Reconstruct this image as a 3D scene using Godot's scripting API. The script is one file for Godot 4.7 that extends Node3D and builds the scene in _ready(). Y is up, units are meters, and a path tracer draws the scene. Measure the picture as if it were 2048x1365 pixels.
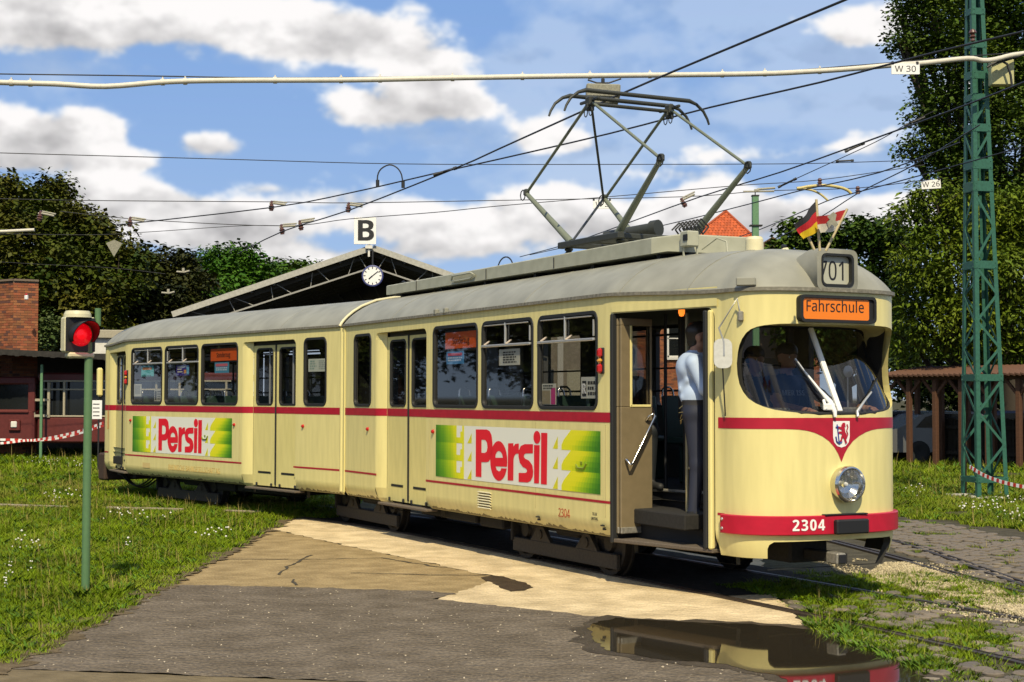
extends Node3D
# Tram yard on a summer day. x right, y up, z towards the viewer; metres.

const CAM_H := 1.77
const FPX := 3078.95
const PITCH := 2.1326
const ROLL := 0.1019
# tram: the near side walls of both sections meet at JOINT (x, z)
const JOINT := Vector2(-2.3073, -20.9817)
const DIR_F := Vector2(0.45126947, 0.89238773)
const DIR_R := Vector2(0.61113258, 0.79152825)
const HW := 1.15
const GUT := 2.745
const S_TAPER := 7.17
const S_NOSE := 8.596
const W_NOSE := 0.855
const A_NOSE := 0.557
const N_NOSE := 2.63

var M := {}
var used := {}
var noise := FastNoiseLite.new()
var rng := RandomNumberGenerator.new()

# ---------------------------------------------------------------- mesh builder
class MB:
	var v := PackedVector3Array()
	var n := PackedVector3Array()
	var u := PackedVector2Array()
	var c := PackedColorArray()
	var xf := Transform3D.IDENTITY
	var col := Color(1, 1, 1)
	var colored := false

	func tri(a: Vector3, b: Vector3, d: Vector3, na: Vector3, nb: Vector3, nd: Vector3) -> void:
		if (d - a).cross(b - a).dot(na + nb + nd) >= 0.0:
			v.append(xf * a); v.append(xf * b); v.append(xf * d)
			n.append((xf.basis * na).normalized()); n.append((xf.basis * nb).normalized()); n.append((xf.basis * nd).normalized())
		else:
			v.append(xf * a); v.append(xf * d); v.append(xf * b)
			n.append((xf.basis * na).normalized()); n.append((xf.basis * nd).normalized()); n.append((xf.basis * nb).normalized())
		if colored:
			c.append(col); c.append(col); c.append(col)

	func flat(a: Vector3, b: Vector3, d: Vector3, towards: Vector3) -> void:
		var m := (d - a).cross(b - a)
		if m.length_squared() < 1e-16:
			return
		m = m.normalized()
		if m.dot(towards) < 0:
			m = -m
		tri(a, b, d, m, m, m)

	func quad(a: Vector3, b: Vector3, d: Vector3, e: Vector3, nn: Vector3) -> void:
		tri(a, b, d, nn, nn, nn)
		tri(a, d, e, nn, nn, nn)

	func quadn(a: Vector3, b: Vector3, d: Vector3, e: Vector3, na: Vector3, nb: Vector3, nd: Vector3, ne: Vector3) -> void:
		tri(a, b, d, na, nb, nd)
		tri(a, d, e, na, nd, ne)

	# box with chamfered edges; t places its centre
	func box(t: Transform3D, size: Vector3, ch := 0.0) -> void:
		var h := size / 2.0
		var k := minf(ch, minf(h.x, minf(h.y, h.z)) * 0.9)
		var old := xf
		xf = old * t
		for ax in 3:
			for sg in [-1.0, 1.0]:
				var nn := Vector3.ZERO
				nn[ax] = sg
				var b := (ax + 1) % 3
				var d := (ax + 2) % 3
				var ps := []
				for q in [[-1, -1], [1, -1], [1, 1], [-1, 1]]:
					var p := Vector3.ZERO
					p[ax] = sg * h[ax]
					p[b] = q[0] * (h[b] - k)
					p[d] = q[1] * (h[d] - k)
					ps.append(p)
				quad(ps[0], ps[1], ps[2], ps[3], nn)
		if k > 0.0:
			for ax in 3:
				var b := (ax + 1) % 3
				var d := (ax + 2) % 3
				for sb in [-1.0, 1.0]:
					for sd in [-1.0, 1.0]:
						var p1 := Vector3.ZERO
						var p2 := Vector3.ZERO
						p1[b] = sb * h[b]; p1[d] = sd * (h[d] - k)
						p2[b] = sb * (h[b] - k); p2[d] = sd * h[d]
						var e := Vector3.ZERO
						e[ax] = h[ax] - k
						var nn := Vector3.ZERO
						nn[b] = sb; nn[d] = sd
						nn = nn.normalized()
						quad(p1 - e, p2 - e, p2 + e, p1 + e, nn)
			for sx in [-1.0, 1.0]:
				for sy in [-1.0, 1.0]:
					for sz in [-1.0, 1.0]:
						var s := Vector3(sx, sy, sz)
						var a := Vector3(sx * h.x, sy * (h.y - k), sz * (h.z - k))
						var b := Vector3(sx * (h.x - k), sy * h.y, sz * (h.z - k))
						var d := Vector3(sx * (h.x - k), sy * (h.y - k), sz * h.z)
						tri(a, b, d, s, s, s)
		xf = old

	func bx(cx: float, cy: float, cz: float, sx: float, sy: float, sz: float, ch := 0.0) -> void:
		box(Transform3D(Basis.IDENTITY, Vector3(cx, cy, cz)), Vector3(sx, sy, sz), ch)

	# bar of rectangular section between two points
	func bar(a: Vector3, b: Vector3, w: float, h: float, up := Vector3.UP, ch := 0.0) -> void:
		var z := (b - a).normalized()
		var x := up.cross(z)
		if x.length() < 0.01:
			x = Vector3.RIGHT.cross(z)
		x = x.normalized()
		box(Transform3D(Basis(x, z.cross(x), z), (a + b) / 2.0), Vector3(w, h, (b - a).length()), ch)

	func tube(pts: Array, r, sides := 8, caps := true) -> void:
		var rings := []
		var nrm := []
		var ref := Vector3.UP
		var d0: Vector3 = (pts[1] - pts[0]).normalized()
		if absf(d0.dot(ref)) > 0.9:
			ref = Vector3.RIGHT
		var side := d0.cross(ref).normalized()
		for i in pts.size():
			var dir: Vector3
			if i == 0:
				dir = pts[1] - pts[0]
			elif i == pts.size() - 1:
				dir = pts[i] - pts[i - 1]
			else:
				dir = (pts[i + 1] - pts[i]).normalized() + (pts[i] - pts[i - 1]).normalized()
			dir = dir.normalized()
			side = (side - dir * side.dot(dir)).normalized()
			var up := dir.cross(side)
			var rr: float = r[i] if r is Array else r
			var ring := []
			var nr := []
			for k in sides:
				var t := TAU * k / sides
				var nn := side * cos(t) + up * sin(t)
				ring.append(pts[i] + nn * rr)
				nr.append(nn)
			rings.append(ring)
			nrm.append(nr)
		for i in pts.size() - 1:
			for k in sides:
				var k2 := (k + 1) % sides
				quadn(rings[i][k], rings[i][k2], rings[i + 1][k2], rings[i + 1][k], nrm[i][k], nrm[i][k2], nrm[i + 1][k2], nrm[i + 1][k])
		if caps:
			for e in [0, pts.size() - 1]:
				var nn: Vector3 = (pts[0] - pts[1]).normalized() if e == 0 else (pts[e] - pts[e - 1]).normalized()
				for k in range(1, sides - 1):
					tri(rings[e][0], rings[e][k], rings[e][k + 1], nn, nn, nn)

	# turned shape: profile of (radius, height along the y axis of t)
	func lathe(t: Transform3D, prof: Array, sides := 20) -> void:
		var old := xf
		xf = old * t
		for i in prof.size() - 1:
			var p: Vector2 = prof[i]
			var q: Vector2 = prof[i + 1]
			var d := q - p
			if d.length() < 1e-6:
				continue
			var nn := Vector2(d.y, -d.x).normalized()
			for k in sides:
				var a := TAU * k / sides
				var b := TAU * (k + 1) / sides
				var ca := Vector3(cos(a), 0, sin(a))
				var cb := Vector3(cos(b), 0, sin(b))
				var na := ca * nn.x + Vector3.UP * nn.y
				var nb := cb * nn.x + Vector3.UP * nn.y
				if p.x > 1e-6:
					tri(ca * p.x + Vector3.UP * p.y, cb * p.x + Vector3.UP * p.y, cb * q.x + Vector3.UP * q.y, na, nb, nb)
				if q.x > 1e-6:
					tri(ca * p.x + Vector3.UP * p.y, cb * q.x + Vector3.UP * q.y, ca * q.x + Vector3.UP * q.y, na, nb, na)
		xf = old

	# flat polygon in the xy plane of t, pushed out by depth along z (0: one face only)
	func prism(t: Transform3D, poly: PackedVector2Array, depth: float) -> void:
		var old := xf
		xf = old * t
		var ix := Geometry2D.triangulate_polygon(poly)
		for i in range(0, ix.size(), 3):
			var a := poly[ix[i]]
			var b := poly[ix[i + 1]]
			var d := poly[ix[i + 2]]
			tri(Vector3(a.x, a.y, depth), Vector3(b.x, b.y, depth), Vector3(d.x, d.y, depth), Vector3.BACK, Vector3.BACK, Vector3.BACK)
			if depth != 0.0:
				tri(Vector3(a.x, a.y, 0), Vector3(b.x, b.y, 0), Vector3(d.x, d.y, 0), Vector3.FORWARD, Vector3.FORWARD, Vector3.FORWARD)
		if depth != 0.0:
			var cw := -1.0 if Geometry2D.is_polygon_clockwise(poly) else 1.0
			for i in poly.size():
				var a := poly[i]
				var b := poly[(i + 1) % poly.size()]
				var e := (b - a)
				if e.length() < 1e-6:
					continue
				var nn := Vector3(e.y, -e.x, 0).normalized() * cw
				quad(Vector3(a.x, a.y, 0), Vector3(b.x, b.y, 0), Vector3(b.x, b.y, depth), Vector3(a.x, a.y, depth), nn)
		xf = old

	func mesh(m: Material) -> ArrayMesh:
		var arr := []
		arr.resize(Mesh.ARRAY_MAX)
		arr[Mesh.ARRAY_VERTEX] = v
		arr[Mesh.ARRAY_NORMAL] = n
		if u.size() == v.size() and u.size() > 0:
			arr[Mesh.ARRAY_TEX_UV] = u
		if colored:
			arr[Mesh.ARRAY_COLOR] = c
		var am := ArrayMesh.new()
		if v.size() > 0:
			am.add_surface_from_arrays(Mesh.PRIMITIVE_TRIANGLES, arr)
			am.surface_set_material(0, m)
		return am

func mb(x := Transform3D.IDENTITY, colored := false) -> MB:
	var b := MB.new()
	b.xf = x
	b.colored = colored
	return b

func at(x: float, y: float, z: float) -> Transform3D:
	return Transform3D(Basis.IDENTITY, Vector3(x, y, z))

# ---------------------------------------------------------------- nodes
func numbered(called: String) -> String:
	var k: int = used.get(called, 0)
	used[called] = k + 1
	return called if k == 0 else "%s_%03d" % [called, k]

func tag(o: Node, label: String, category: String, group := "") -> Node:
	if label:
		o.set_meta("label", label)
	if category:
		o.set_meta("category", category)
	if group:
		o.set_meta("group", group)
	return o

func thing(called: String, label: String, category: String, t := Transform3D.IDENTITY, group := "") -> Node3D:
	var o := Node3D.new()
	o.name = numbered(called)
	add_child(o)
	o.transform = t
	tag(o, label, category, group)
	return o

func part(parent: Node, called: String, b: MB, m: Material, label := "") -> MeshInstance3D:
	var o := MeshInstance3D.new()
	o.name = called if parent != self else numbered(called)
	o.mesh = b.mesh(m)
	parent.add_child(o, true)
	if label:
		o.set_meta("label", label)
	return o

func piece(parent: Node, called: String, me: Mesh, t: Transform3D, m: Material = null) -> MeshInstance3D:
	var o := MeshInstance3D.new()
	o.name = called if parent != self else numbered(called)
	o.mesh = me
	if m:
		o.material_override = m
	parent.add_child(o, true)
	o.transform = t
	return o

func struct(called: String, b: MB, m: Material) -> MeshInstance3D:
	var o := part(self, called, b, m)
	o.set_meta("kind", "structure")
	return o

func lettering(parent: Node, called: String, s: String, size_m: float, t: Transform3D, m: Material, bold := true, depth := 0.004, squeeze := 1.0, fam := "Droid Sans") -> MeshInstance3D:
	var f := SystemFont.new()
	f.font_names = PackedStringArray([fam])
	f.font_weight = 700 if bold else 400
	var tm := TextMesh.new()
	tm.text = s
	tm.font = f
	tm.font_size = 64
	tm.pixel_size = size_m / 46.0
	tm.depth = depth
	tm.curve_step = 2.0
	tm.material = m
	return piece(parent, called, tm, t * Transform3D(Basis.from_scale(Vector3(squeeze, 1, 1)), Vector3.ZERO))

func copies(parent: Node, called: String, me: Mesh, xs: Array, cs: Array = []) -> MultiMeshInstance3D:
	var mm := MultiMesh.new()
	mm.transform_format = MultiMesh.TRANSFORM_3D
	mm.use_colors = cs.size() > 0
	mm.mesh = me
	mm.instance_count = xs.size()
	for i in xs.size():
		mm.set_instance_transform(i, xs[i])
		if cs.size() > 0:
			mm.set_instance_color(i, cs[i])
	var o := MultiMeshInstance3D.new()
	o.name = called if parent != self else numbered(called)
	o.multimesh = mm
	parent.add_child(o, true)
	return o

# ---------------------------------------------------------------- where a pixel of the 2048 wide photograph looks
func ray(px: float, py: float) -> Vector3:
	var d := Vector3((px - 1024.0) / FPX, -(py - 682.5) / FPX, -1.0)
	return Basis.from_euler(Vector3(deg_to_rad(PITCH), 0, deg_to_rad(ROLL))) * d

func on_ground(px: float, py: float, y := 0.0) -> Vector3:
	var d := ray(px, py)
	return Vector3(0, CAM_H, 0) + d * ((y - CAM_H) / d.y)

func at_depth(px: float, py: float, depth: float) -> Vector3:
	var d := ray(px, py)
	return Vector3(0, CAM_H, 0) + d * (depth / -d.z)

# ---------------------------------------------------------------- materials
func lin(r: float, g: float, b: float) -> Color:
	return Color(r, g, b).linear_to_srgb()

func noise_tex(freq: float, oct: int, seed_: int, lo: Color, hi: Color, size := 512, kind := FastNoiseLite.TYPE_SIMPLEX_SMOOTH, mid = null) -> NoiseTexture2D:
	var f := FastNoiseLite.new()
	f.noise_type = kind
	f.frequency = freq
	f.fractal_octaves = oct
	f.seed = seed_
	var t := NoiseTexture2D.new()
	t.width = size
	t.height = size
	t.seamless = true
	t.noise = f
	var g := Gradient.new()
	g.set_color(0, lo)
	g.set_color(1, hi)
	if mid != null:
		g.add_point(mid[0], mid[1])
	t.color_ramp = g
	return t

func noise_height(freq: float, oct: int, seed_: int, size := 512, kind := FastNoiseLite.TYPE_SIMPLEX_SMOOTH) -> NoiseTexture2D:
	return noise_tex(freq, oct, seed_, Color.BLACK, Color.WHITE, size, kind)

func mat(r: float, g: float, b: float, rough := 0.6, metal := 0.0, spec := 0.5) -> StandardMaterial3D:
	var m := StandardMaterial3D.new()
	m.albedo_color = lin(r, g, b)
	m.roughness = rough
	m.metallic = metal
	m.metallic_specular = spec
	return m

# the same with blotches of wear: a noise multiplied in, repeating every `span` metres
func worn(r: float, g: float, b: float, rough: float, span: float, lo: float, seed_: int, freq := 0.012, oct := 5, metal := 0.0) -> StandardMaterial3D:
	var m := mat(r, g, b, rough, metal)
	m.albedo_texture = noise_tex(freq, oct, seed_, lin(lo, lo, lo * 0.97), Color.WHITE)
	m.uv1_triplanar = true
	m.uv1_scale = Vector3.ONE / span
	return m

func vcol(rough := 0.6) -> StandardMaterial3D:
	var m := StandardMaterial3D.new()
	m.vertex_color_use_as_albedo = true
	m.roughness = rough
	return m

func glass(tint: float, alpha: float) -> StandardMaterial3D:
	var m := StandardMaterial3D.new()
	m.transparency = BaseMaterial3D.TRANSPARENCY_ALPHA
	m.albedo_color = Color(tint, tint, tint, alpha)
	m.roughness = 0.02
	m.metallic_specular = 0.5
	return m

func rrect(cx: float, cy: float, w: float, h: float, r: float, seg := 5) -> PackedVector2Array:
	var p := PackedVector2Array()
	for q in [[1, 1, 0.0], [-1, 1, 0.5], [-1, -1, 1.0], [1, -1, 1.5]]:
		for k in seg + 1:
			var t: float = PI * (q[2] + 0.5 * k / seg)
			p.append(Vector2(cx + q[0] * (w / 2 - r) + cos(t) * r, cy + q[1] * (h / 2 - r) + sin(t) * r))
	return p

# ---------------------------------------------------------------- sky, sun, camera
func make_view() -> void:
	var cam := Camera3D.new()
	cam.name = "camera"
	cam.position = Vector3(0, CAM_H, 0)
	cam.rotation = Vector3(deg_to_rad(PITCH), 0, deg_to_rad(ROLL))
	cam.fov = rad_to_deg(2.0 * atan(682.5 / FPX))
	cam.near = 0.1
	cam.far = 4000.0
	add_child(cam)
	cam.current = true
	var env := Environment.new()
	env.background_mode = Environment.BG_SKY
	env.tonemap_mode = Environment.TONE_MAPPER_LINEAR
	env.tonemap_exposure = 1.0
	env.sdfgi_enabled = true
	env.ssao_enabled = true
	env.ssil_enabled = true
	var sk := Sky.new()
	var pm := PanoramaSkyMaterial.new()
	pm.panorama = sky_image()
	pm.energy_multiplier = 1.0
	sk.sky_material = pm
	env.sky = sk
	var we := WorldEnvironment.new()
	we.name = "world"
	we.environment = env
	add_child(we)
	var sun := DirectionalLight3D.new()
	sun.name = "sun"
	sun.light_energy = 1.6
	sun.light_color = Color(1.0, 0.94, 0.80)
	sun.light_angular_distance = 0.5
	sun.shadow_enabled = true
	add_child(sun)
	# the sun stands behind the viewer and half way up
	var az := deg_to_rad(2.0)
	var el := deg_to_rad(48.0)
	var towards := Vector3(sin(az) * cos(el), sin(el), cos(az) * cos(el))
	sun.look_at_from_position(towards * 50.0, Vector3.ZERO, Vector3.UP)

func cloud_blobs() -> Array:
	# cumulus seen in the picture (pixel centre, half width, half height, weight), then more of the same kind all round the sky
	var b := []
	for q in [[330, 30, 470, 95, 1.15], [700, 85, 240, 75, 1.0], [90, 60, 220, 90, 1.0], [860, 150, 90, 50, 1.15], [800, 215, 205, 72, 1.3], [930, 205, 70, 40, 0.7],
		[80, 270, 185, 72, 1.25], [190, 250, 60, 42, 0.9], [30, 320, 150, 40, 0.8], [420, 290, 85, 42, 1.1], [265, 325, 85, 30, 0.75], [560, 325, 60, 22, 0.45], [520, 375, 80, 24, 0.5],
		[180, 385, 90, 60, 1.15], [270, 400, 90, 60, 1.15], [330, 450, 200, 75, 1.35], [480, 445, 140, 58, 1.15], [560, 520, 210, 60, 1.1], [700, 390, 150, 44, 0.7], [790, 440, 190, 44, 0.85], [900, 490, 220, 65, 1.1],
		[1085, 275, 100, 56, 1.1], [1180, 290, 70, 28, 0.5], [1060, 400, 120, 50, 0.95], [1180, 450, 190, 70, 1.1], [1340, 345, 160, 32, 0.65], [1450, 312, 170, 28, 0.65], [1440, 395, 80, 50, 1.2], [1370, 440, 150, 60, 1.2],
		[1560, 440, 220, 70, 1.15], [1740, 290, 170, 40, 0.75], [1690, 350, 120, 22, 0.4], [1760, 430, 120, 42, 1.05], [1700, 65, 95, 62, 1.1], [1790, 40, 80, 50, 0.7], [1960, 180, 130, 60, 0.8], [1950, 430, 160, 60, 0.9]]:
		var d := ray(q[0], q[1])
		var az := rad_to_deg(atan2(d.x, -d.z))
		var el := rad_to_deg(atan2(d.y, Vector2(d.x, d.z).length()))
		b.append([az, el, rad_to_deg(q[2] / FPX), rad_to_deg(q[3] / FPX), q[4]])
	var r := RandomNumberGenerator.new()
	r.seed = 77
	for k in 230:
		var az := r.randf_range(22.0, 338.0)
		var el := pow(r.randf(), 1.5) * 55.0 + 2.0
		var w := r.randf_range(1.5, 6.0) * (0.8 + el / 30.0)
		var h := w * r.randf_range(0.28, 0.45)
		b.append([az, el, w, h, r.randf_range(0.6, 1.15)])
		for j in 2:
			b.append([az + r.randf_range(-0.7, 0.7) * w, el + r.randf_range(0.1, 0.7) * h, w * 0.45, h * 0.7, r.randf_range(0.6, 1.0)])
	return b

func sky_image() -> ImageTexture:
	var W := 4096
	var PD := W / 360.0
	var top := 30.0            # full resolution up to this height
	var im := Image.create(W, W / 2, false, Image.FORMAT_RGB8)
	im.fill(Color(0.5, 0.47, 0.4))
	var blobs := cloud_blobs()
	var hi := sky_band(W, int(top * PD), 0.0, PD, blobs)
	var low := sky_band(W / 4, int((90.0 - top) * PD / 4.0) + 1, top, PD / 4.0, blobs)
	low.resize(W, W / 4 - hi.get_height(), Image.INTERPOLATE_CUBIC)
	im.blit_rect(low, Rect2i(0, 0, W, low.get_height()), Vector2i.ZERO)
	im.blit_rect(hi, Rect2i(0, 0, W, hi.get_height()), Vector2i(0, low.get_height()))
	return ImageTexture.create_from_image(im)

func sky_band(w: int, h: int, el0: float, pd: float, blobs: Array) -> Image:
	# density of cloud and how far down in its cloud each point lies
	var den := PackedFloat32Array()
	var low := PackedFloat32Array()
	den.resize(w * h)
	low.resize(w * h)
	for b in blobs:
		var ry: float = b[3]
		var y0 := maxi(0, int((b[1] - ry * 1.6 - el0) * pd))
		var y1 := mini(h - 1, int((b[1] + ry * 1.8 - el0) * pd))
		if y1 < y0:
			continue
		var rx: float = b[2] / maxf(0.25, cos(deg_to_rad(b[1])))
		var x0 := int(floor((b[0] - rx * 1.7) * pd))
		var x1 := int(floor((b[0] + rx * 1.7) * pd))
		for y in range(y0, y1 + 1):
			var dy: float = ((y + 0.5) / pd + el0 - b[1]) / ry
			var dy2 := dy * dy * (2.4 if dy < 0 else 1.0)
			for x in range(x0, x1 + 1):
				var dx: float = ((x + 0.5) / pd - b[0]) / rx
				var q := dx * dx + dy2
				if q < 2.6:
					var g: float = exp(-q * 1.3) * b[4]
					var i := y * w + posmod(x, w)
					den[i] += g
					low[i] += g * dy
	var f1 := FastNoiseLite.new()
	f1.noise_type = FastNoiseLite.TYPE_SIMPLEX_SMOOTH
	f1.seed = 5
	f1.frequency = 0.30
	f1.fractal_octaves = 6
	f1.fractal_gain = 0.58
	var f2 := FastNoiseLite.new()
	f2.noise_type = FastNoiseLite.TYPE_SIMPLEX_SMOOTH
	f2.seed = 9
	f2.frequency = 0.05
	f2.fractal_octaves = 4
	var bytes := PackedByteArray()
	bytes.resize(w * h * 3)
	for y in h:
		var el := (y + 0.5) / pd + el0
		var row := h - 1 - y
		var t := 1.0 - exp(-el / 11.0)
		# air: pale near the horizon, deeper blue higher up (display values)
		var ar := lerpf(0.76, 0.43, t)
		var ag := lerpf(0.85, 0.60, t)
		var ab := lerpf(0.95, 0.855, t)
		var ce := cos(deg_to_rad(el))
		for x in w:
			var i := y * w + x
			var az := deg_to_rad((x + 0.5) / pd)
			var p := Vector3(cos(az) * ce, sin(deg_to_rad(el)) * 1.9, sin(az) * ce) * 57.3
			var n1 := f1.get_noise_3dv(p)
			var n2 := f2.get_noise_3dv(p)
			var d := den[i]
			var a := clampf((d + n1 * 0.80 + n2 * 0.35 - 0.42) / 0.48, 0.0, 1.0)
			a = a * a * (3.0 - 2.0 * a)
			# thin veil everywhere
			var veil := clampf(n2 * 1.0 + 0.06 + n1 * 0.35, 0.0, 0.32)
			a = maxf(a, veil)
			var dn := low[i] / maxf(d, 0.05)
			var body := clampf((d + n1 * 0.5 - 0.55) * 1.1, 0.0, 1.0)
			var sh := clampf(0.95 + 0.24 * dn + n1 * 0.34 + n2 * 0.2 - 0.10 * body, 0.66, 1.0)
			if d < 0.25:
				sh = maxf(sh, 0.86)
			var cr := sh
			var cg := sh * 0.985 + 0.005
			var cb := sh * 0.95 + 0.035
			var o := (row * w + x) * 3
			bytes[o] = int(255.0 * clampf(lerpf(ar, cr, a), 0, 1))
			bytes[o + 1] = int(255.0 * clampf(lerpf(ag, cg, a), 0, 1))
			bytes[o + 2] = int(255.0 * clampf(lerpf(ab, cb, a), 0, 1))
	return Image.create_from_data(w, h, false, Image.FORMAT_RGB8, bytes)

# ---------------------------------------------------------------- tram body: a plan outline, walls as trimmed sheets on it
class Plan:
	var p := PackedVector2Array()
	var L := PackedFloat32Array()
	var nn := PackedVector2Array()
	var tip := 0.0

	func setup(pts: PackedVector2Array) -> void:
		p = pts
		L.append(0.0)
		for i in range(1, p.size()):
			L.append(L[i - 1] + p[i].distance_to(p[i - 1]))
		for i in p.size():
			var d := Vector2.ZERO
			if i > 0:
				d += (p[i] - p[i - 1]).normalized()
			if i < p.size() - 1:
				d += (p[i + 1] - p[i]).normalized()
			d = d.normalized()
			nn.append(Vector2(-d.y, d.x))
		tip = L[L.size() - 1] / 2.0

	func find(l: float) -> int:
		var i := L.bsearch(l, false) - 1
		return clampi(i, 0, p.size() - 2)

	func pos(l: float) -> Vector2:
		var i := find(l)
		return p[i].lerp(p[i + 1], clampf((l - L[i]) / (L[i + 1] - L[i]), 0.0, 1.0))

	func nrm(l: float) -> Vector2:
		var i := find(l)
		return nn[i].lerp(nn[i + 1], clampf((l - L[i]) / (L[i + 1] - L[i]), 0.0, 1.0)).normalized()

var plan := Plan.new()
var sect := [Transform3D.IDENTITY, Transform3D.IDENTITY]

func make_plan() -> void:
	var half := PackedVector2Array()
	half.append(Vector2(0.04, HW))
	for s in [1.0, 2.0, 3.0, 4.0, 5.0, 6.0, 6.9, 7.09]:
		half.append(Vector2(s, HW))
	half.append(Vector2(7.17, HW - 0.006))
	var a := Vector2(S_TAPER, HW)
	var b := Vector2(S_NOSE, W_NOSE)
	for t in [0.06, 0.3, 0.6, 0.85, 0.97]:
		half.append(a.lerp(b, t))
	for k in range(0, 33):
		var th := PI / 2 * k / 32.0
		half.append(Vector2(S_NOSE + A_NOSE * pow(sin(th), 2.0 / N_NOSE), W_NOSE * pow(maxf(cos(th), 0.0), 2.0 / N_NOSE)))
	var all := half.duplicate()
	for i in range(half.size() - 2, -1, -1):
		all.append(Vector2(half[i].x, -half[i].y))
	plan.setup(all)
	var nf := Vector2(-DIR_F.y, DIR_F.x)
	var nr := Vector2(-DIR_R.y, DIR_R.x)
	var of := JOINT - nf * HW
	var orr := JOINT - nr * HW
	var tf := Transform3D(Basis(Vector3(DIR_F.x, 0, DIR_F.y), Vector3.UP, Vector3(nf.x, 0, nf.y)), Vector3(of.x, 0, of.y))
	var tr := Transform3D(Basis(Vector3(DIR_R.x, 0, DIR_R.y), Vector3.UP, Vector3(nr.x, 0, nr.y)), Vector3(orr.x, 0, orr.y))
	sect[0] = tf
	sect[1] = tf.affine_inverse() * tr

func tuck(y: float) -> float:
	if flat_wall:
		return 0.0
	return tuck_k * pow(maxf(0.0, 0.62 - y), 2.0)

func sf(sg: float, l: float, y: float, off := 0.0) -> Vector3:
	var q := plan.pos(l) + plan.nrm(l) * (off - tuck(y))
	return Vector3(q.x * sg, y, q.y)

func sn(sg: float, l: float, y: float) -> Vector3:
	var q := plan.nrm(l)
	return Vector3(q.x * sg, 0.0 if flat_wall else -2.0 * tuck_k * maxf(0.0, 0.62 - y), q.y).normalized()

func cells(l0: float, l1: float, y0: float, y1: float, extra_l := [], extra_y := []) -> Array:
	var ls := [l0, l1]
	for l in plan.L:
		if l > l0 + 0.004 and l < l1 - 0.004:
			ls.append(l)
	for l in extra_l:
		if l > l0 + 0.004 and l < l1 - 0.004:
			ls.append(l)
	ls.sort()
	var ys := [y0, y1]
	for y in [0.49, 0.53, 0.57, 0.62] + extra_y:
		if y > y0 + 0.004 and y < y1 - 0.004:
			ys.append(y)
	ys.sort()
	return [ls, ys]

var flat_wall := false
var tuck_k := 2.6

func put_poly(b: MB, sg: float, poly: PackedVector2Array, off: float, s: float) -> void:
	var ix := Geometry2D.triangulate_polygon(poly)
	for i in range(0, ix.size(), 3):
		var q := [poly[ix[i]], poly[ix[i + 1]], poly[ix[i + 2]]]
		b.tri(sf(sg, q[0].x, q[0].y, off), sf(sg, q[1].x, q[1].y, off), sf(sg, q[2].x, q[2].y, off), sn(sg, q[0].x, q[0].y) * s, sn(sg, q[1].x, q[1].y) * s, sn(sg, q[2].x, q[2].y) * s)

func bounds(poly: PackedVector2Array) -> Rect2:
	var r := Rect2(poly[0], Vector2.ZERO)
	for q in poly:
		r = r.expand(q)
	return r

# wall between two places of the outline and two heights, with openings cut out
func wall(b: MB, sg: float, l0: float, l1: float, y0: float, y1: float, holes: Array, off := 0.0, s := 1.0) -> void:
	var el := []
	var ey := []
	var rs := []
	for h in holes:
		var r := bounds(h)
		rs.append(r)
		el.append(r.get_center().x)
		ey.append(r.get_center().y)
	var c := cells(l0, l1, y0, y1, el, ey)
	for i in c[0].size() - 1:
		for j in c[1].size() - 1:
			var a: float = c[0][i]
			var d: float = c[0][i + 1]
			var e: float = c[1][j]
			var f: float = c[1][j + 1]
			var polys := [PackedVector2Array([Vector2(a, e), Vector2(d, e), Vector2(d, f), Vector2(a, f)])]
			var box := Rect2(a, e, d - a, f - e)
			for k in holes.size():
				if rs[k].intersects(box):
					var nxt := []
					for q in polys:
						for w in Geometry2D.clip_polygons(q, holes[k]):
							nxt.append(w)
					polys = nxt
			for q in polys:
				if q.size() >= 3:
					put_poly(b, sg, q, off, s)

# a patch of any outline lying on the wall
func patch(b: MB, sg: float, poly: PackedVector2Array, off: float) -> void:
	var r := bounds(poly)
	var c := cells(r.position.x, r.end.x, r.position.y, r.end.y)
	for i in c[0].size() - 1:
		for j in c[1].size() - 1:
			var cell := PackedVector2Array([Vector2(c[0][i], c[1][j]), Vector2(c[0][i + 1], c[1][j]), Vector2(c[0][i + 1], c[1][j + 1]), Vector2(c[0][i], c[1][j + 1])])
			for q in Geometry2D.intersect_polygons(cell, poly):
				if q.size() >= 3:
					put_poly(b, sg, q, off, 1.0)

func strip(l0: float, l1: float, y0: float, y1: float) -> PackedVector2Array:
	return PackedVector2Array([Vector2(l0, y0), Vector2(l1, y0), Vector2(l1, y1), Vector2(l0, y1)])

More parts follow.
